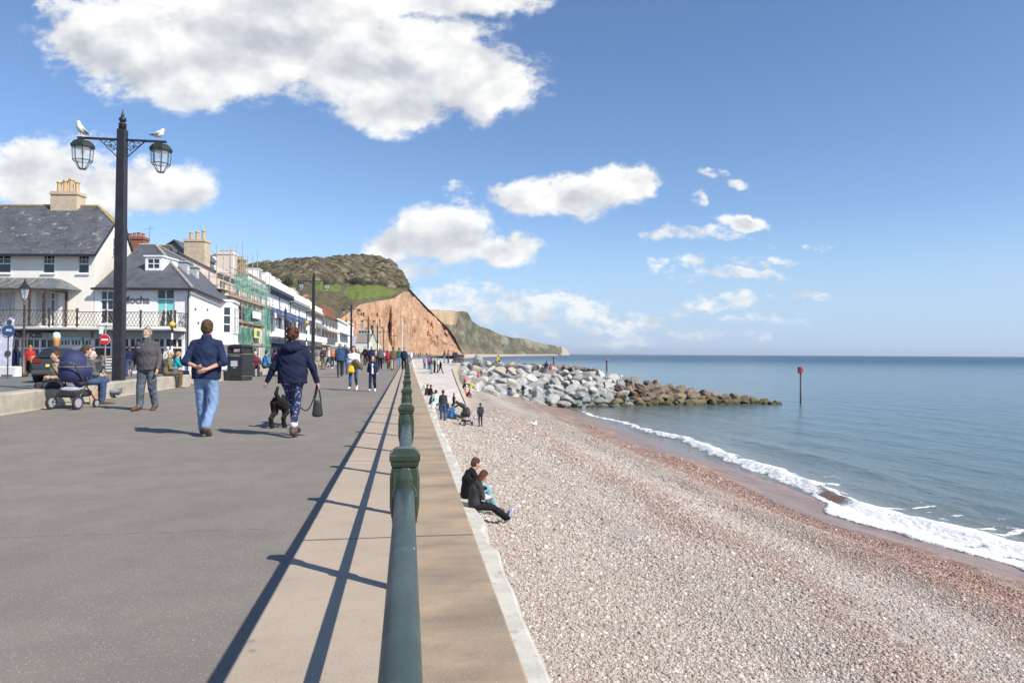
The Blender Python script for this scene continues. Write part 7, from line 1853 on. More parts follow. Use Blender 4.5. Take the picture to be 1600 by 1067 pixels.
    # --- shoes
    for s in (-1, 1):
        D = SDF(); a, t = J['ank', s], J['toe', s]; d = t-a; d = d/np.linalg.norm(d)
        D.cone(a+V3(0, -.02, -.03) if pose not in ('ground',) else a-d*.03, t, .046, .040, .02); D.cone(t-d*.08, t+d*.05, .043, .034, .02); D.cone(a+V3(0, 0, .02), a-V3(0, 0, .02), .048, .046, .02)
        if pose in ('stand', 'sit', 'crouch', 'bend'): D.cut((0, 0, .004), (0, 0, -1))
        out['shoe', s] = D.mesh('shoe', min(h, .02))
    # --- hair
    D = SDF()
    if hair != 'bald':
        D.ell(T(0, -.016, .035), (.086, .104, .100), .02, HR); lo_ = -.035 if hair == 'short' else -.05
        D.ell(T(0, -.045, -.015), (.080, .072, .085), .02, HR)
        if hair == 'bob': D.ell(T(0, -.05, -.06), (.098, .075, .085), .03, HR); [D.ell(T(s*.074, .0, -.04), (.028, .05, .08), .02, HR) for s in (-1, 1)]
        if hair == 'long': D.ell(T(0, -.06, -.12), (.10, .055, .16), .03, HR); [D.ell(T(s*.078, .0, -.10), (.026, .045, .13), .02, HR) for s in (-1, 1)]
        if hair == 'curly':
            rr = random.Random(5)
            for k in range(26): a = rr.uniform(0, 6.28); zz = rr.uniform(-.04, .12); q = math.sqrt(max(0, 1-((zz-.03)/.115)**2)); D.ell(T(.088*q*math.cos(a), -.02+.10*q*math.sin(a), zz), (.026, .026, .024), .008, HR)
        nrm = HR@V3(0, .88, -.48); D.cut(T(0, .055, .045), nrm)
        D.cut(T(0, -.02, -.10 if hair in ('short', 'curly') else -.30), HR@V3(0, .1, -1))
        out['hair'] = D.mesh('hair', min(h, .02), .003 if h < .015 else 0)
    _pc[ky] = out; return out
HAIRC = {'grey': (.24, .23, .22), 'white': (.58, .56, .54), 'brown': (.075, .042, .024), 'dark': (.022, .017, .014), 'auburn': (.085, .030, .016), 'blond': (.42, .27, .12), 'ginger': (.38, .14, .05)}
def obj_mat(o, m_):
    if not o.data.materials: o.data.materials.append(m_)
    o.material_slots[0].link = 'OBJECT'; o.material_slots[0].material = m_
def person(loc, face, height, label, pose='stand', arms='down', hair='short', hairc='brown', top='short', topc=(.05, .05, .06), legs='trousers', legc=(.03, .04, .07), shoec=(.03, .03, .03), h=.028, fat=1.0, skin=None, group=None, J=None, key=None, topname='jacket', hyaw=0, htilt=0, wr=None):
    """face: compass-like turn; 0 looks away from the camera along the walk, 180 towards it"""
    ms = person_meshes(pose, arms, hair, top, h, fat, J, key, legs, True, hyaw, htilt, wr)
    r_ = empty('person', loc, R(face), label, 'person', group); k = height/1.75; r_.scale = (k, k, k)
    b_ = mk('body', ms['body'], None, r_); obj_mat(b_, skin or SKIN)
    cm = lambda c, nm='cloth': c if not isinstance(c, tuple) else cloth('%.3f %.3f %.3f' % c, c)
    o = mk(topname, ms['top'], None, r_); obj_mat(o, cm(topc))
    o = mk('trousers', ms['legs'], None, r_); obj_mat(o, cm(legc))
    for s in (-1, 1): o = mk('shoe', ms['shoe', s], None, r_); obj_mat(o, M('shoe %.2f%.2f%.2f' % shoec, shoec, .6, .15))
    if 'hair' in ms: o = mk('hair', ms['hair'], None, r_); obj_mat(o, M('hair '+hairc, HAIRC[hairc], .7, .35, 18, bump=.8, bscale=50, spec=.3))
    return r_
def feet(u, v, z=0.0): p = gp(u, v, z); return (p.x, p.y, z)
# ------------------------------------------------------------------ the three figures in front
HN = .0115
g1 = gp(229, 641)
J = skeleton('stand', 'down')
J['kne', 1] = V3(.10, .06, .49); J['ank', 1] = V3(.09, .10, .10); J['toe', 1] = V3(.11, .28, .05); J['kne', -1] = V3(-.11, .0, .49); J['ank', -1] = V3(-.13, -.10, .11); J['toe', -1] = V3(-.16, .06, .03)
J['elb', 1] = J['sho', 1]+V3(.10, -.03, -.27); J['han', 1] = J['elb', 1]+V3(.03, .09, -.24); J['elb', -1] = J['sho', -1]+V3(-.09, -.02, -.27); J['han', -1] = J['elb', -1]+V3(.0, .10, -.23)
FLE = cloth('grey fleece', (.085, .078, .085))
p1 = person((g1.x, g1.y, 0), 172, 1.85, 'bearded grey haired man in grey zipped fleece walking towards the camera', 'stand', 'down', 'short', 'grey', 'long', FLE, 'wide', cloth('washed slate jeans', (.085, .105, .125), var=.4), (.10, .045, .03), HN, 1.16, J=J, key='p1', topname='fleece_jacket', wr=.004)
Hc = J['hed']
D = SDF(); D.ell(Hc+V3(0, .035, -.075), (.060, .060, .056), .02); D.ell(Hc+V3(0, .06, -.095), (.035, .035, .03), .02); D.cut(Hc+V3(0, .0, -.045), (0, -.1, 1)); D.cut(Hc+V3(0, .0, 0), (0, -1, .2)); obj_mat(mk('beard', D.mesh('beard', .009, .002), None, p1), M('hair grey beard', (.33, .31, .29), .8, .35, 20, bump=.8, bscale=50))
mb = MB()
for s in (-1, 1): mb.ico(tuple(Hc+V3(s*.033, .083, .006)), (.012, .008, .006), 2)
mb.build('eye', M('eye dark', (.03, .02, .015), .3), p1)
D = SDF(); D.tor(J['nek']+V3(0, .03, -.03), J['nek']+V3(0, .02, .035), (.095, .085), (.098, .080), k=.03); D.cut(J['nek']+V3(0, .09, .0), (0, 1, .35)); obj_mat(mk('collar', D.mesh('collar', .011), None, p1), FLE)
D = SDF(); D.cone(J['nek']+V3(0, .035, .0), J['nek']+V3(0, .095, -.11), .055, .02, .02); obj_mat(mk('undershirt', D.mesh('undershirt', .011), None, p1), M('pale shirt', (.62, .58, .55), .9))
mb = MB(); 
mb.box(.07, .135, .150, .176, 1.315, 1.332); mb.build('zip_and_logo', M('pale thread', (.45, .45, .45), .6), p1)
g2 = gp(321, 681)
J = skeleton('stand', 'down')
J['kne', 1] = V3(.10, .02, .49); J['ank', 1] = V3(.06, -.16, .16); J['toe', 1] = V3(.06, -.02, .03); J['kne', -1] = V3(-.10, .10, .51); J['ank', -1] = V3(-.10, .18, .09); J['toe', -1] = V3(-.11, .35, .05)
J['elb', -1] = J['sho', -1]+V3(-.11, -.08, -.27); J['han', -1] = J['elb', -1]+V3(.22, -.13, -.07); J['elb', 1] = J['sho', 1]+V3(.11, -.08, -.27); J['han', 1] = J['elb', 1]+V3(-.19, -.15, -.10)
NAV = cloth('navy jumper', (.020, .030, .072))
p2 = person((g2.x, g2.y, 0), -4, 1.80, 'man in navy jumper and light jeans seen from behind, hands clasped at his back', 'stand', 'down', 'short', 'brown', 'long', NAV, 'trousers', cloth('light blue jeans', (.19, .29, .46), var=.14), (.085, .055, .038), HN, 1.14, J=J, key='p2', topname='jumper', wr=.004)
for c in p2.children:
    if c.name.startswith('jumper'):                # sleeves pushed up to the elbow
        J2 = dict(J)
        for s in (-1, 1): J2['han', s] = J['elb', s]+(J['han', s]-J['elb', s])*.32
        c.data = person_meshes('stand', 'down', 'short', 'long', HN, 1.14, J2, 'p2s', 'trousers')['top']; obj_mat(c, NAV)
D = SDF(); D.tor(J['nek']+V3(0, .0, -.03), J['nek']+V3(0, .0, .03), (.088, .080), (.078, .070), k=.02); obj_mat(mk('collar', D.mesh('collar', .011), None, p2), cloth('dark shirt collar', (.02, .035, .07)))
g3 = gp(456, 683)
J = skeleton('stand', 'down')
J['kne', 1] = V3(.07, .0, .49); J['ank', 1] = V3(.04, -.10, .13); J['toe', 1] = V3(.04, .03, .03); J['kne', -1] = V3(-.03, .14, .50); J['ank', -1] = V3(-.01, .22, .11); J['toe', -1] = V3(.0, .38, .07)
J['elb', -1] = J['sho', -1]+V3(-.13, .0, -.27); J['han', -1] = J['elb', -1]+V3(-.11, .04, -.22); J['elb', 1] = J['sho', 1]+V3(.14, .0, -.25); J['han', 1] = J['elb', 1]+V3(.07, .04, -.25)
HOOD = cloth('navy hooded jacket', (.016, .020, .048))
def legg():
    mt, b, pr = pmat('patterned leggings'); tc = b.n('ShaderNodeTexCoord').outputs['Object']
    vo = b.n('ShaderNodeTexVoronoi'); vo.inputs['Scale'].default_value = 22; b.put(vo.inputs['Vector'], b.vm('ADD', tc, b.vm('SCALE', b.noise(tc, 10, 3, .6, out=1), .1)))
    b.put(pr.inputs['Base Color'], b.mix(b.sm(vo.outputs['Distance'], .28, .40), (.22, .27, .42, 1), (.018, .024, .075, 1))); pr.inputs['Roughness'].default_value = .9; return mt
p3 = person((g3.x, g3.y, 0), -6, 1.68, 'auburn haired woman in navy hooded jacket walking away with her dog', 'stand', 'down', 'curly', 'auburn', 'long', HOOD, 'tight', legg(), (.085, .06, .045), HN, 1.26, J=J, key='p3', topname='hooded_jacket', wr=.006, hyaw=-.35)
D = SDF(); D.ell(J['nek']+V3(0, -.06, -.02), (.155, .085, .06), .03); D.ell(J['nek']+V3(0, -.13, -.05), (.12, .06, .055), .03); D.tor(J['nek']+V3(0, .02, -.03), J['nek']+V3(0, .02, .015), (.13, .10), (.125, .095), k=.03)
obj_mat(mk('hood', D.mesh('hood', .0115, .004), None, p3), HOOD)
mb = MB()
for s in (-1, 1): a, e = J['kne', s], J['ank', s]; q = e+(a-e)*.10; q2 = e+(a-e)*.30; mb.tube([tuple(q), tuple(q2)], [.050, .054], 14)
mb.build('sock', M('pale sock', (.55, .60, .66), .9), p3, True)
# the dog, its lead and the bag on her wrist
CURL = M('black curly coat', (.022, .020, .019), .95, .4, 16, bump=1.0, bscale=26, spec=.1)
gd_ = gp(441, 668); dog = empty('dog', (gd_.x, gd_.y+.18, 0), R(-14), 'curly black dog walking on a lead beside the woman in navy', 'dog')
D = SDF(); D.tor((0, -.22, .43), (0, .02, .42), (.085, .095), (.095, .10), k=.05); D.tor((0, .02, .42), (0, .22, .45), (.095, .10), (.10, .135), k=.05)
D.cone((0, .26, .50), (0, .36, .64), .085, .065, .04); D.ell((0, .40, .68), (.075, .09, .075), .03); D.cone((0, .45, .665), (0, .56, .64), .045, .032, .02)
for s in (-1, 1):
    D.ell((s*.075, .37, .66), (.025, .045, .075), .02)
    D.cone((s*.075, .20, .40), (s*.08, .20, .22), .062, .042, .03); D.cone((s*.08, .20, .22), (s*.08, .20+.05*s, .05), .040, .034, .02); D.cone((s*.08, .21+.05*s, .035), (s*.08, .26+.05*s, .03), .036, .030, .02)
    D.cone((s*.07, -.22, .42), (s*.08, -.16+.05*s, .26), .085, .055, .03); D.cone((s*.08, -.16+.05*s, .26), (s*.08, -.29+.07*s, .17), .050, .036, .02); D.cone((s*.08, -.29+.07*s, .17), (s*.08, -.25+.07*s, .05), .036, .034, .02); D.cone((s*.08, -.25+.07*s, .035), (s*.08, -.19+.07*s, .03), .036, .03, .02)
D.cone((0, -.28, .50), (0, -.34, .60), .032, .030, .03); D.cone((0, -.34, .60), (0, -.27, .70), .032, .026, .02)
rr = random.Random(2)
for k in range(70): a = rr.uniform(0, 6.28); y = rr.uniform(-.28, .28); D.ell((.098*math.cos(a), y, .44+.11*math.sin(a)), (.026, .026, .026), .012)
D.cut((0, 0, .004), (0, 0, -1)); obj_mat(mk('body', D.mesh('body', .013, .003), None, dog), CURL)
mb = MB(); mb.lathe([(.088, -.012), (.09, 0), (.088, .012)], 16); c_ = mb.build('collar', M('dog collar', (.25, .05, .05), .6), dog); c_.location = (0, .31, .57); c_.rotation_euler = (-.9, 0, 0)
kk = 1.68/1.75; Mp = Matrix.Rotation(R(-6), 4, 'Z'); hr = Mp@Vector(J['han', 1]*kk)+Vector((g3.x, g3.y, 0))
bag = empty('hand_bag', (hr.x+.01, hr.y, hr.z-.55), R(15), 'small black oval bag dangling by its strap from the walking woman\'s hand', 'bag')
D = SDF(); D.tor((0, 0, .04), (0, 0, .24), (.085, .035), (.06, .03), k=.02); obj_mat(mk('bag_body', D.mesh('bag_body', .012), None, bag), M('black nylon', (.02, .02, .022), .55, .2))
mb = MB(); mb.tube([(-.05, 0, .24), (-.02, 0, .38), (0, 0, .50)], .012, 6); mb.tube([(.05, 0, .24), (.03, 0, .38), (0.0, 0, .50)], .012, 6); mb.build('strap', M('black strap', (.015, .015, .016), .6), bag)
dn = Matrix.Rotation(R(-14), 4, 'Z')@Vector((0, .31, .60))+Vector(dog.location)
ld = empty('dog_lead', tuple(hr), 0, 'slack black dog lead hanging from the woman\'s right hand', 'lead')
mb = MB(); pts_ = []
for i in range(15):
    t = i/14; q = hr.lerp(dn, t); q.z = hr.z+(dn.z-hr.z)*t-.46*math.sin(math.pi*t**.8)*(1-.3*t); pts_.append(tuple(q-hr))
mb.tube(pts_, .009, 6); mb.build('cord', M('black cord', (.015, .015, .016), .7), ld); mb = MB(); mb.tube([(0, .0, .03), (.01, 0, -.05)], .016, 8); mb.build('lead_handle', M('black grip', (.02, .02, .02), .5), ld)

# ------------------------------------------------------------------ walkers on the promenade
C = dict(navy=(.018, .026, .065), black=(.015, .015, .017), grey=(.09, .10, .11), white=(.72, .72, .72), cream=(.60, .56, .46), jeans=(.05, .08, .16), ljeans=(.16, .24, .38), teal=(.02, .30, .36), red=(.42, .03, .05), brown=(.13, .095, .065), khaki=(.17, .15, .09), green=(.03, .12, .08), purple=(.16, .10, .26), maroon=(.12, .03, .055), pink=(.50, .14, .18), yellow=(.55, .48, .05), mint=(.45, .62, .55), tan=(.35, .29, .20), orange=(.65, .16, .05), blue=(.05, .16, .36), lilac=(.35, .28, .46), charcoal=(.045, .045, .05))
quil = cloth('blue quilted gilet', (.035, .07, .15))
def W_(u, vf, vt, label, face, **k):
    """place by the feet (u, vf) on the promenade; height from the head row vt"""
    z = k.pop('z', 0.0); p = gp(u, vf, z); d = p.x*math.sin(YAW)+p.y*math.cos(YAW); hgt = (vf-vt)*d/F
    k.setdefault('h', .016 if d < 32 else .022 if d < 60 else .03)
    for c in ('topc', 'legc', 'shoec'):
        if c in k and isinstance(k[c], str): k[c] = C[k[c]]
    return person((p.x, p.y, z), face, hgt*.985, label, **k), p, hgt

r5, q5, h5 = W_(531, 589.5, 536, 'man in blue quilted gilet and dark trousers walking away', 6, pose='walk', arms='down', hair='short', hairc='grey', top='long', topc=quil, legc='charcoal', shoec='brown', fat=1.22, topname='quilted_gilet', wr=.009)
W_(539, 585, 537.5, 'person in dark blue jacket walking close beside the man in the quilted gilet', 2, pose='stand', arms='down', hair='short', hairc='grey', topc='navy', legc='jeans', fat=1.05)
r6, q6, h6 = W_(552, 609.5, 540, 'woman in white top and blue jeans walking towards the camera', 176, pose='walk', arms='front', hair='bob', hairc='brown', top='short', topc='white', legs='tight', legc='jeans', shoec='white', fat=1.08, topname='sweater')
r7, q7, h7 = W_(582, 611.5, 556, 'small fair haired boy in open navy jacket walking towards the camera', 176, pose='walk', arms='down', hair='short', hairc='blond', topc='navy', legc='navy', shoec='white', fat=1.05)
D = SDF(); JJ = skeleton('walk', 'down'); D.tor(JJ['pel']+V3(0, .10, .0), JJ['che']+V3(0, .095, .09), (.070, .085), (.055, .075), k=.03); obj_mat(mk('white_shirt', D.mesh('white_shirt', .016), None, r7), M('white shirt', (.62, .66, .72), .9))
# jacket and yellow bag carried by the woman in white
def held(name, u, v, d, label, cat, build):
    p = at(u, v, d); r_ = empty(name, tuple(p), 0, label, cat); build(r_); return r_
d6 = q6.x*math.sin(YAW)+q6.y*math.cos(YAW)
def b_jacket(r_):
    D = SDF(); D.ell((0, 0, 0), (.13, .10, .12), .05); D.ell((.10, -.02, -.12), (.13, .08, .12), .05); D.cone((.02, -.04, .02), (.2, -.02, -.22), .07, .05, .04); obj_mat(mk('jacket_cloth', D.mesh('jacket_cloth', .018, .012), None, r_), cloth('olive jacket', (.13, .12, .06)))
    mb = MB(); mb.tube([(-.10, -.08, .05), (0, -.10, .08), (.10, -.06, .06)], .02, 6); mb.build('collar', cloth('fur collar', (.20, .17, .11)), r_)
held('carried_jacket', 556, 566, d6-.28, 'olive jacket bundled over the arm of the woman in white', 'jacket', b_jacket)
def b_bag(r_):
    D = SDF(); D.tor((0, 0, -.12), (0, 0, .04), (.13, .05), (.09, .04), k=.03); obj_mat(mk('bag_body', D.mesh('bag_body', .018, .005), None, r_), cloth('yellow bag', (.75, .46, .02)))
    mb = MB(); mb.tube([(-.06, 0, .06), (0, .02, .20), (.06, 0, .06)], .010, 6); mb.build('strap', cloth('yellow strap', (.6, .36, .02)), r_)
held('yellow_bag', 548.5, 575, d6-.34, 'bright yellow handbag held by the woman in white', 'bag', b_bag)
walk = [
 (594, 577, 540.5, 'elderly man in dark grey coat walking away right of the boy', 4, dict(pose='walk', arms='down', hair='short', hairc='white', top='long', topc='grey', legc='black', fat=1.2)),
 (580, 575.5, 540.5, 'man in navy jacket behind the boy, walking away', 8, dict(pose='walkb', arms='down', hair='short', hairc='grey', top='long', topc='navy', legc='charcoal', fat=1.1)),
 (570.5, 568.5, 541, 'figure in black coat with dark bag left of the boy', 170, dict(pose='stand', arms='front', hair='short', hairc='grey', top='coat', topc='black', legc='black')),
 (607, 577, 549, 'person in bright red coat stooping on the promenade', 185, dict(pose='walk', arms='front', hair='bob', hairc='brown', top='coat', topc='red', legc='charcoal')),
 (614, 579, 541.5, 'man in brown jacket and pale trousers beside the red coat', 2, dict(pose='walk', arms='down', hair='short', hairc='brown', top='long', topc='brown', legc='tan', fat=1.15)),
 (623, 573, 543, 'person in dark green coat behind the man in brown', 0, dict(pose='stand', arms='down', hair='short', hairc='brown', top='long', topc='green', legc='ljeans')),
 (631, 577.5, 542.5, 'man in navy coat and black trousers close to the railing', 178, dict(pose='stand', arms='down', hair='short', hairc='dark', top='long', topc='navy', legc='black', fat=1.1)),
 (601, 566, 546, 'distant walker in red top before the cliff', 180, dict(pose='walk', arms='down', hair='short', hairc='brown', topc='red', legc='charcoal')),
 (605, 564, 545, 'distant walker in navy beyond the red coat', 180, dict(pose='stand', arms='down', hair='short', hairc='dark', topc='navy', legc='jeans')),
 (505, 577, 541.5, 'dark haired man in black top standing by the pushchair, left group', 160, dict(pose='stand', arms='front', hair='short', hairc='dark', topc='charcoal', legc='khaki', fat=1.1)),
 (513.5, 576, 542, 'woman in cream top and jeans walking left behind the gilet man', 100, dict(pose='walk', arms='front', hair='bob', hairc='blond', topc='cream', legc='jeans', shoec='white')),
 (519, 573, 544, 'person in orange jacket half hidden by the gilet man', 170, dict(pose='stand', arms='down', hair='short', hairc='ginger', topc='orange', legc='charcoal')),
 (544, 572, 543, 'fair haired woman in tan top behind the woman in white', 190, dict(pose='stand', arms='down', hair='bob', hairc='blond', topc='tan', legc='jeans')),
 (560, 569, 545, 'walker in olive coat behind the shoulder of the woman in white', 0, dict(pose='walk', arms='down', hair='short', hairc='grey', top='long', topc='khaki', legc='charcoal')),
 (587, 570, 544.5, 'walker in tan coat between the two older men', 180, dict(pose='stand', arms='down', hair='short', hairc='ginger', topc='tan', legc='brown')),
 (467, 574, 545, 'person crouching over the pushchair in dark clothes', 120, dict(pose='stand', arms='front', hair='short', hairc='auburn', topc='black', legc='khaki')),
 (475, 572.5, 546, 'person in olive behind the pushchair group', 180, dict(pose='stand', arms='down', hair='short', hairc='brown', topc='khaki', legc='charcoal')),
 (484, 572, 545, 'person in charcoal beside the tall lamp post foot', 90, dict(pose='walk', arms='down', hair='short', hairc='dark', topc='charcoal', legc='jeans')),
 (494, 571, 545.5, 'person in grey with pale trousers left of the black top man', 250, dict(pose='walkb', arms='down', hair='short', hairc='brown', topc='grey', legc='tan')),
]
for (u, vf, vt, lb, fc, kw) in walk: W_(u, vf, vt, lb, fc, **kw)
# far strollers near the end of the walk
far_c = ['navy', 'charcoal', 'maroon', 'grey', 'black', 'white', 'brown', 'blue', 'black', 'tan', 'navy', 'pink', 'charcoal', 'grey']
for k, u in enumerate((597, 611, 619, 627, 636, 639.5, 643, 647, 650.5, 654, 657, 661, 667, 672)):
    vf = 559.5-(k % 3)*1.1-(1.5 if u > 640 else 0); d = 1.3*F/(vf-551.3)
    p = at(u, 549, d); hh = 1.6+.04*(k % 4)
    person((p.x, p.y, 0), (k*77) % 360, hh, 'far stroller in %s clothes, %s' % (far_c[k], ('left of the railing line' if u < 640 else 'right of the railing line')), ('stand', 'walk', 'walkb')[k % 3], 'down', 'short', ('dark', 'grey', 'brown')[k % 3], 'short', C[far_c[k]], 'trousers', C['charcoal' if k % 2 else 'jeans'], C['black'], .035, group='far strollers at the end of the promenade')
# ------------------------------------------------------------------ people sitting on the low wall
def sitter(u, v_feet, label, face, scale=1.68, sx=0.0, **k):
    p = gp(u, v_feet); k.setdefault('h', .016)
    for c in ('topc', 'legc', 'shoec'):
        if c in k and isinstance(k[c], str): k[c] = C[k[c]]
    k.setdefault('arms', 'lap')
    return person((p.x, p.y, 0), face, scale, label, pose='sit', **k)
sitter(260, 606, 'grey haired man in brown jacket sitting on the low wall', -72, 1.78, hair='short', hairc='white', topc='khaki', legc='brown', shoec='tan', fat=1.05, hyaw=-.2)
sitter(273, 602, 'woman in turquoise jacket sitting bent forward on the low wall', -75, 1.70, hair='short', hairc='blond', topc='teal', legc='navy', shoec='red', arms='mouth', htilt=-.35)
sitter(124, 632, 'man in navy and grey jacket sitting on the low wall behind the pushchair', -60, 1.88, hair='short', hairc='brown', topc='grey', legc='jeans', shoec='brown', fat=1.1)
sitter(93, 634, 'person with beige sleeve leaning on the low wall left of the pushchair', 150, 1.7, hair='short', hairc='brown', topc='tan', legc='charcoal', arms='front')
sitter(136, 622, 'person in patterned grey top and pale cap on the wall beyond the pushchair', -50, 1.7, hair='short', hairc='white', topc='grey', legc='jeans')
sitter(398, 588, 'white haired person in plum sitting beside the litter bin', 200, 1.75, hair='short', hairc='white', topc='maroon', legc='charcoal', h=.022)
sitter(413, 588, 'person in blue jacket with sunglasses sitting on the low wall', -60, 1.85, hair='short', hairc='auburn', topc='blue', legc='charcoal', h=.022)
sitter(427, 587, 'dark haired man in maroon jacket eating on the low wall', -60, 1.95, hair='short', hairc='dark', topc='maroon', legc='black', arms='mouth', h=.022, fat=1.1)
sitter(436, 587, 'child in grey green coat sitting last on the low wall', -60, 1.55, hair='short', hairc='brown', topc='green', legc='charcoal', h=.022)
# people by the shops
def stander(u, v0, d, label, face, hgt, **k):
    p = at(u, 549, d)
    for c in ('topc', 'legc', 'shoec'):
        if c in k and isinstance(k[c], str): k[c] = C[k[c]]
    k.setdefault('h', .02); return person((p.x, p.y, 0), face, hgt, label, **k)
stander(25, 0, 35.6, 'woman in long dark coat looking at the shop beside the flag', 10, 1.58, hair='long', hairc='brown', top='coat', topc='navy', legc='black', arms='phone')
stander(47.5, 0, 35.8, 'woman with long fair hair and red jacket by the street lamp', 25, 1.62, hair='long', hairc='ginger', top='long', topc='red', legs='tight', legc='black', arms='front')
def b_pack(r_):
    D = SDF(); D.tor((0, 0, -.16), (0, 0, .12), (.12, .07), (.10, .06), k=.03); obj_mat(mk('pack_body', D.mesh('pack_body', .02), None, r_), cloth('mustard pack', (.55, .34, .05)))
    mb = MB(); mb.tube([(-.06, .07, .15), (-.07, .09, 0), (-.06, .07, -.14)], .014, 6); mb.tube([(.06, .07, .15), (.07, .09, 0), (.06, .07, -.14)], .014, 6); mb.build('shoulder_strap', cloth('mustard strap', (.4, .25, .05)), r_)
held('rucksack', 51, 561, 35.5, 'mustard rucksack on the back of the woman in red', 'rucksack', b_pack)
stander(202, 0, 37, 'figure in navy with a bag outside the cafe', 30, 1.62, hair='short', hairc='brown', topc='navy', legc='jeans', arms='front')
stander(262, 0, 37.5, 'customer in pale top at the cafe window', 10, 1.6, hair='short', hairc='white', topc='cream', legc='charcoal')
stander(146, 0, 38.4, 'person in black beside the shop door behind the lamp post', 200, 1.6, hair='short', hairc='dark', topc='black', legc='charcoal')
# ------------------------------------------------------------------ slipway, beach and boulders
def slip_z(y):
    return float(np.interp(y, [E1.y-4, E2.y, E3.y, E4.y], [-2.75, -1.75, -.62, -.02]))
def on_ramp(u, v):
    z = -1.0
    for _ in range(12): p = gp(u, v, z); z = .6*z+.4*slip_z(p.y)
    return p, z
def RP(u, vf, vt, lb, fc, **k): p, z = on_ramp(u, vf); k['z'] = z; return W_(u, vf, vt, lb, fc, **k)
RP(663.5, 576, 556.5, 'person in lilac coat in the group on the slipway', 150, pose='stand', arms='down', hair='short', hairc='dark', top='coat', topc='lilac', legc='charcoal')
RP(670, 577, 555, 'person in purple top behind the group on the slipway', 30, pose='stand', arms='down', hair='short', hairc='dark', topc='purple', legc='charcoal')
RP(674, 584, 557.5, 'man in maroon jacket and blue jeans nearest in the slipway group', 60, pose='stand', arms='front', hair='short', hairc='dark', topc='maroon', legc='ljeans')
RP(679, 582, 559, 'person in dark green with cap in the slipway group', 300, pose='stand', arms='down', hair='short', hairc='grey', topc='green', legc='charcoal')
RP(684, 581, 560, 'person in white top in the slipway group', 280, pose='stand', arms='down', hair='short', hairc='brown', topc='white', legc='khaki')
RP(688, 583.5, 562, 'child with black coat at the right of the slipway group', 290, pose='walk', arms='down', hair='short', hairc='blond', top='coat', topc='black', legc='charcoal')
for (u, lb, tc_, lc_, ar) in ((694.5, 'man in navy by the slipway railing', 'charcoal', 'ljeans', 'front'), (700.5, 'person in brown by the slipway railing', 'brown', 'charcoal', 'front'), (709.5, 'man in dark navy behind the black pushchair', 'navy', 'charcoal', 'front')):
    p = at(u, 549, 94); person((p.x, p.y, 0), 60 if u < 705 else 200, 1.72, lb, 'stand', ar, 'short', 'dark', 'short', C[tc_], 'trousers', C[lc_], h=.03)
p = at(648.5, 549, 62); person((.28, p.y, 0), -80, 1.65, 'person all in white stepping along the coping outside the railing', 'walk', 'down', 'short', 'blond', 'short', C['white'], 'trousers', C['white'], C['white'], .025)
def beach_person(u, v, lb, fc, hgt, pose='stand', z0=None, **k):
    z = -3.0 if z0 is None else z0
    if z0 is None:
        for _ in range(14): p = gp(u, v, z); z = .5*z+.5*float(beach_z(p.x, p.y))
    p = gp(u, v, z)
    for c in ('topc', 'legc', 'shoec'):
        if c in k and isinstance(k[c], str): k[c] = C[k[c]]
    k.setdefault('h', .02 if p.y < 45 else .03); return person((p.x, p.y, z), fc, hgt, lb, pose=pose, **k), p, z
r_, p, z = beach_person(750.5, 666.5, 'slim youngster in dark wetsuit standing alone on the shingle', 20, 1.42, arms='down', hair='short', hairc='brown', topc='charcoal', legs='tight', legc='navy')
k_ = (37.0*(p.x*math.sin(YAW)+p.y*math.cos(YAW))/F)/1.75; r_.scale = (k_,)*3
# the family along the step
def step_sit(u, v, lb, fc, hgt, **k):
    zz = -2.08; p = gp(u, v, zz)
    for c in ('topc', 'legc', 'shoec'):
        if c in k and isinstance(k[c], str): k[c] = C[k[c]]
    k.setdefault('h', .022); pose = k.pop('pose', 'sit'); k.setdefault('arms', 'lap')
    return person((p.x, p.y, zz-.42*hgt/1.75 if pose == 'sit' else zz-.05), fc, hgt, lb, pose=pose, **k)
step_sit(662, 611, 'person in pale green sitting farthest along the sea wall step', -80, 1.6, hair='short', hairc='white', topc='mint', legc='tan')
step_sit(666, 618, 'person in maroon jacket sitting on the sea wall step', -75, 1.75, hair='short', hairc='auburn', topc='maroon', legc='jeans')
step_sit(671.5, 619, 'person in black jacket beside the maroon jacket on the step', -60, 1.7, hair='short', hairc='dark', topc='black', legc='ljeans')
step_sit(673, 632, 'small person in grey sitting against the sea wall', -80, 1.45, hair='short', hairc='brown', topc='grey', legc='tan')
step_sit(680, 633, 'auburn haired person in mint top with back to the camera on the step', -25, 1.85, hair='curly', hairc='auburn', topc='mint', legc='jeans')
step_sit(676, 640, 'small child in white sitting low on the step', -50, 1.2, hair='short', hairc='brown', topc='white', legc='tan')
r_, p, z = beach_person(692, 657, 'man in charcoal jumper and jeans standing at the family group', -15, 1.72, arms='front', hair='short', hairc='dark', topc='charcoal', legc='jeans', legs='wide')
beach_person(697, 655, 'orange haired child held against the man in charcoal', -10, 1.15, arms='down', hair='bob', hairc='ginger', topc='navy', legc='jeans')
beach_person(704, 655, 'person in blue sitting on the shingle with legs out', -55, 1.8, pose='ground', arms='lap', hair='short', hairc='dark', topc='blue', legc='charcoal')
beach_person(727, 657.5, 'boy in charcoal top and pink shorts leaning over the pushchair', 75, 1.55, pose='bend', arms='reach', hair='short', hairc='dark', topc='charcoal', legs='tight', legc='pink')
beach_person(709, 641, 'child in purple beside the black pushchair', -70, 1.2, arms='down', hair='short', hairc='dark', topc='maroon', legc='black')
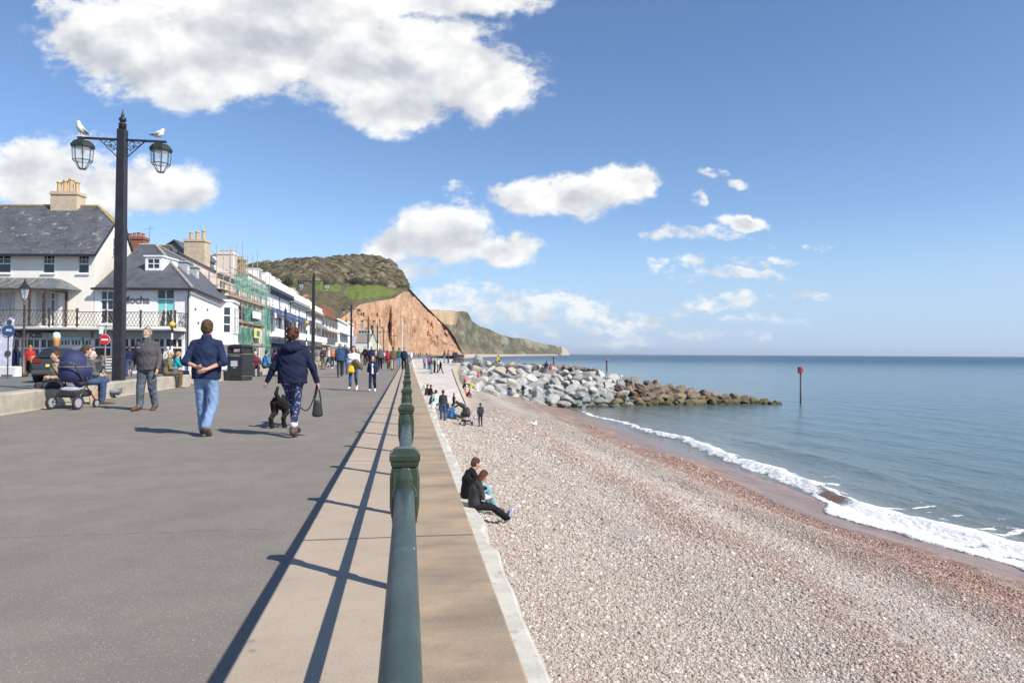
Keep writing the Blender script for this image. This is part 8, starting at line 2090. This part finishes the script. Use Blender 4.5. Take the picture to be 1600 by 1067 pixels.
# the couple leaning on the wall
zc = -2.08; pa = gp(741, 795, zc); pb = gp(735, 787, zc)
Jg = skeleton('ground', 'lap'); 
for s in (-1, 1): Jg['kne', s] = V3(s*.08, .44, .04); Jg['ank', s] = V3(s*.04, .84, -.26+.02*s); Jg['toe', s] = V3(s*.06, .92, -.10+.02*s)
Jg['hed'] = V3(0, .23, .78); Jg['elb', -1] = V3(-.20, .12, .32); Jg['elb', 1] = V3(.20, .14, .32); Jg['han', 1] = V3(.06, .36, .28); Jg['han', -1] = V3(-.05, .36, .27)
HNB = .014
SLV = M('pale sleeve', (.50, .48, .55), .9, .1)
pc = person((pa.x, pa.y, zc-.03), -74, 1.66, 'long auburn haired woman in black top against the sea wall, legs over the pebbles', 'ground', 'lap', 'long', 'auburn', 'short', C['charcoal'], 'trousers', C['black'], (.38, .40, .52), HNB, .98, J=Jg, key='girl', htilt=-.55, hyaw=0.1)
mb = MB()
for s in (-1, 1): a, e = Jg['elb', s], Jg['han', s]; mb.tube([tuple(a+(e-a)*-.02), tuple(a+(e-a)*.45), tuple(e-(e-a)*.02)], [.066, .058, .050], 14)
mb.build('pale_sleeve', SLV, pc, True)
Jm = skeleton('ground', 'lap'); 
for s in (-1, 1): Jm['kne', s] = V3(s*.12, .40, .26); Jm['ank', s] = V3(s*.12, .62, -.22); Jm['toe', s] = V3(s*.13, .76, -.26)
person((pb.x-.02, pb.y+.42, zc-.02), -70, 1.86, 'man in black top with short brown hair sitting close behind the long haired woman', 'ground', 'lap', 'short', 'brown', 'short', C['black'], 'trousers', (.22, .40, .46), C['charcoal'], HNB, 1.08, J=Jm, key='manb', htilt=-.25)
# at the foot of the boulders
beach_person(725, 620, 'person in pink and maroon sitting by the slipway wall', -30, 1.5, pose='crouch', arms='lap', hair='short', hairc='dark', topc='pink', legc='maroon')
beach_person(731, 621, 'child in maroon sitting beside the pink top near the slipway', -60, 1.4, pose='crouch', arms='lap', hair='short', hairc='dark', topc='maroon', legc='pink')
beach_person(735, 610, 'person in bright yellow sitting against the pale boulders', -50, 1.9, pose='crouch', arms='lap', hair='short', hairc='blond', topc='yellow', legc='charcoal', z0=-2.9)
beach_person(746, 612, 'toddler in white standing below the pale boulders', 30, 1.1, arms='down', hair='short', hairc='blond', topc='white', legc='white', z0=-2.95)
beach_person(724, 609, 'person in black and white by the foot of the slipway', -50, 1.5, pose='crouch', arms='lap', hair='short', hairc='dark', topc='black', legc='white', z0=-2.6)
beach_person(797, 616, 'person in dark blue sitting at the foot of the boulders', 150, 1.75, pose='crouch', arms='lap', hair='short', hairc='dark', topc='navy', legc='ljeans', z0=-3.1)
beach_person(817, 619, 'person in black standing against the boulders', 200, 1.25, arms='down', hair='short', hairc='brown', topc='black', legc='charcoal', z0=-3.15)
def rock_person(u, v, d, lb, fc, hgt, pose, tc_, lc_, hc='dark', ar='lap'):
    p = at(u, v, d); person((p.x, p.y, p.z), fc, hgt, lb, pose, ar, 'short', hc, 'short', C[tc_], 'trousers', C[lc_], h=.03)
rock_person(776, 567, 92, 'person in bright yellow top sitting on top of the boulders', -60, 1.9, 'crouch', 'yellow', 'navy')
rock_person(852, 576, 91, 'person in dark coat sitting on the boulder crest', -50, 1.8, 'crouch', 'navy', 'jeans')
rock_person(859, 579, 90.5, 'child in red sitting beside the dark coat on the crest', -40, 1.45, 'crouch', 'red', 'orange')
rock_person(842, 577, 91, 'small dark figure crouching left of the dark coat on the crest', 20, 1.1, 'crouch', 'brown', 'brown')
rock_person(882, 578, 91, 'lone person in black crouching on the boulder crest', 60, 1.2, 'crouch', 'black', 'black')
rock_person(728, 597, 80, 'toddler in pink climbing between pale boulders by the slipway', 20, 1.3, 'crouch', 'pink', 'pink', 'blond')
rock_person(747+2, 590, 84, 'child in salmon top among the pale boulders', 20, 1.3, 'crouch', 'pink', 'cream', 'blond')
rock_person(970, 594, 91, 'person in white bending over on the brown boulders', -60, .95, 'bend', 'white', 'white', 'blond', 'reach')
rock_person(988, 599, 90, 'person in teal sitting among the brown boulders', 30, 1.25, 'crouch', 'teal', 'charcoal')
rock_person(998, 621, 88, 'red clad child low down on the brown boulders', 30, .9, 'crouch', 'red', 'maroon')

# more of the crowd along the far half of the promenade
rr = random.Random(21); extra = 0
ec = ['navy', 'charcoal', 'black', 'grey', 'brown', 'maroon', 'khaki', 'blue', 'white', 'cream', 'red', 'teal']
for k in range(34):
    d_ = rr.uniform(62, 190); u_ = rr.uniform(498, 636); p = at(u_, 549, d_)
    if p.x < -7.6 or p.x > -.9:
        if not (p.x < -9.2 and p.x > -15.2): continue
    c_ = ec[k % 12]; lc = ('jeans', 'charcoal', 'black', 'tan')[k % 4]
    side = 'on the far road side' if p.x < -9 else ('near the railing' if p.x > -3 else 'midway across')
    person((p.x, p.y, 0), rr.choice((0, 180, 10, 190, 90)), rr.uniform(1.58, 1.82), 'distant walker in %s top and %s trousers %s' % (c_, lc, side), ('walk', 'walkb', 'stand')[k % 3], 'down', 'short', ('dark', 'grey', 'brown', 'blond')[k % 4], 'short', C[c_], 'trousers', C[lc], C['black'], .03, group='distant walkers in the crowd')
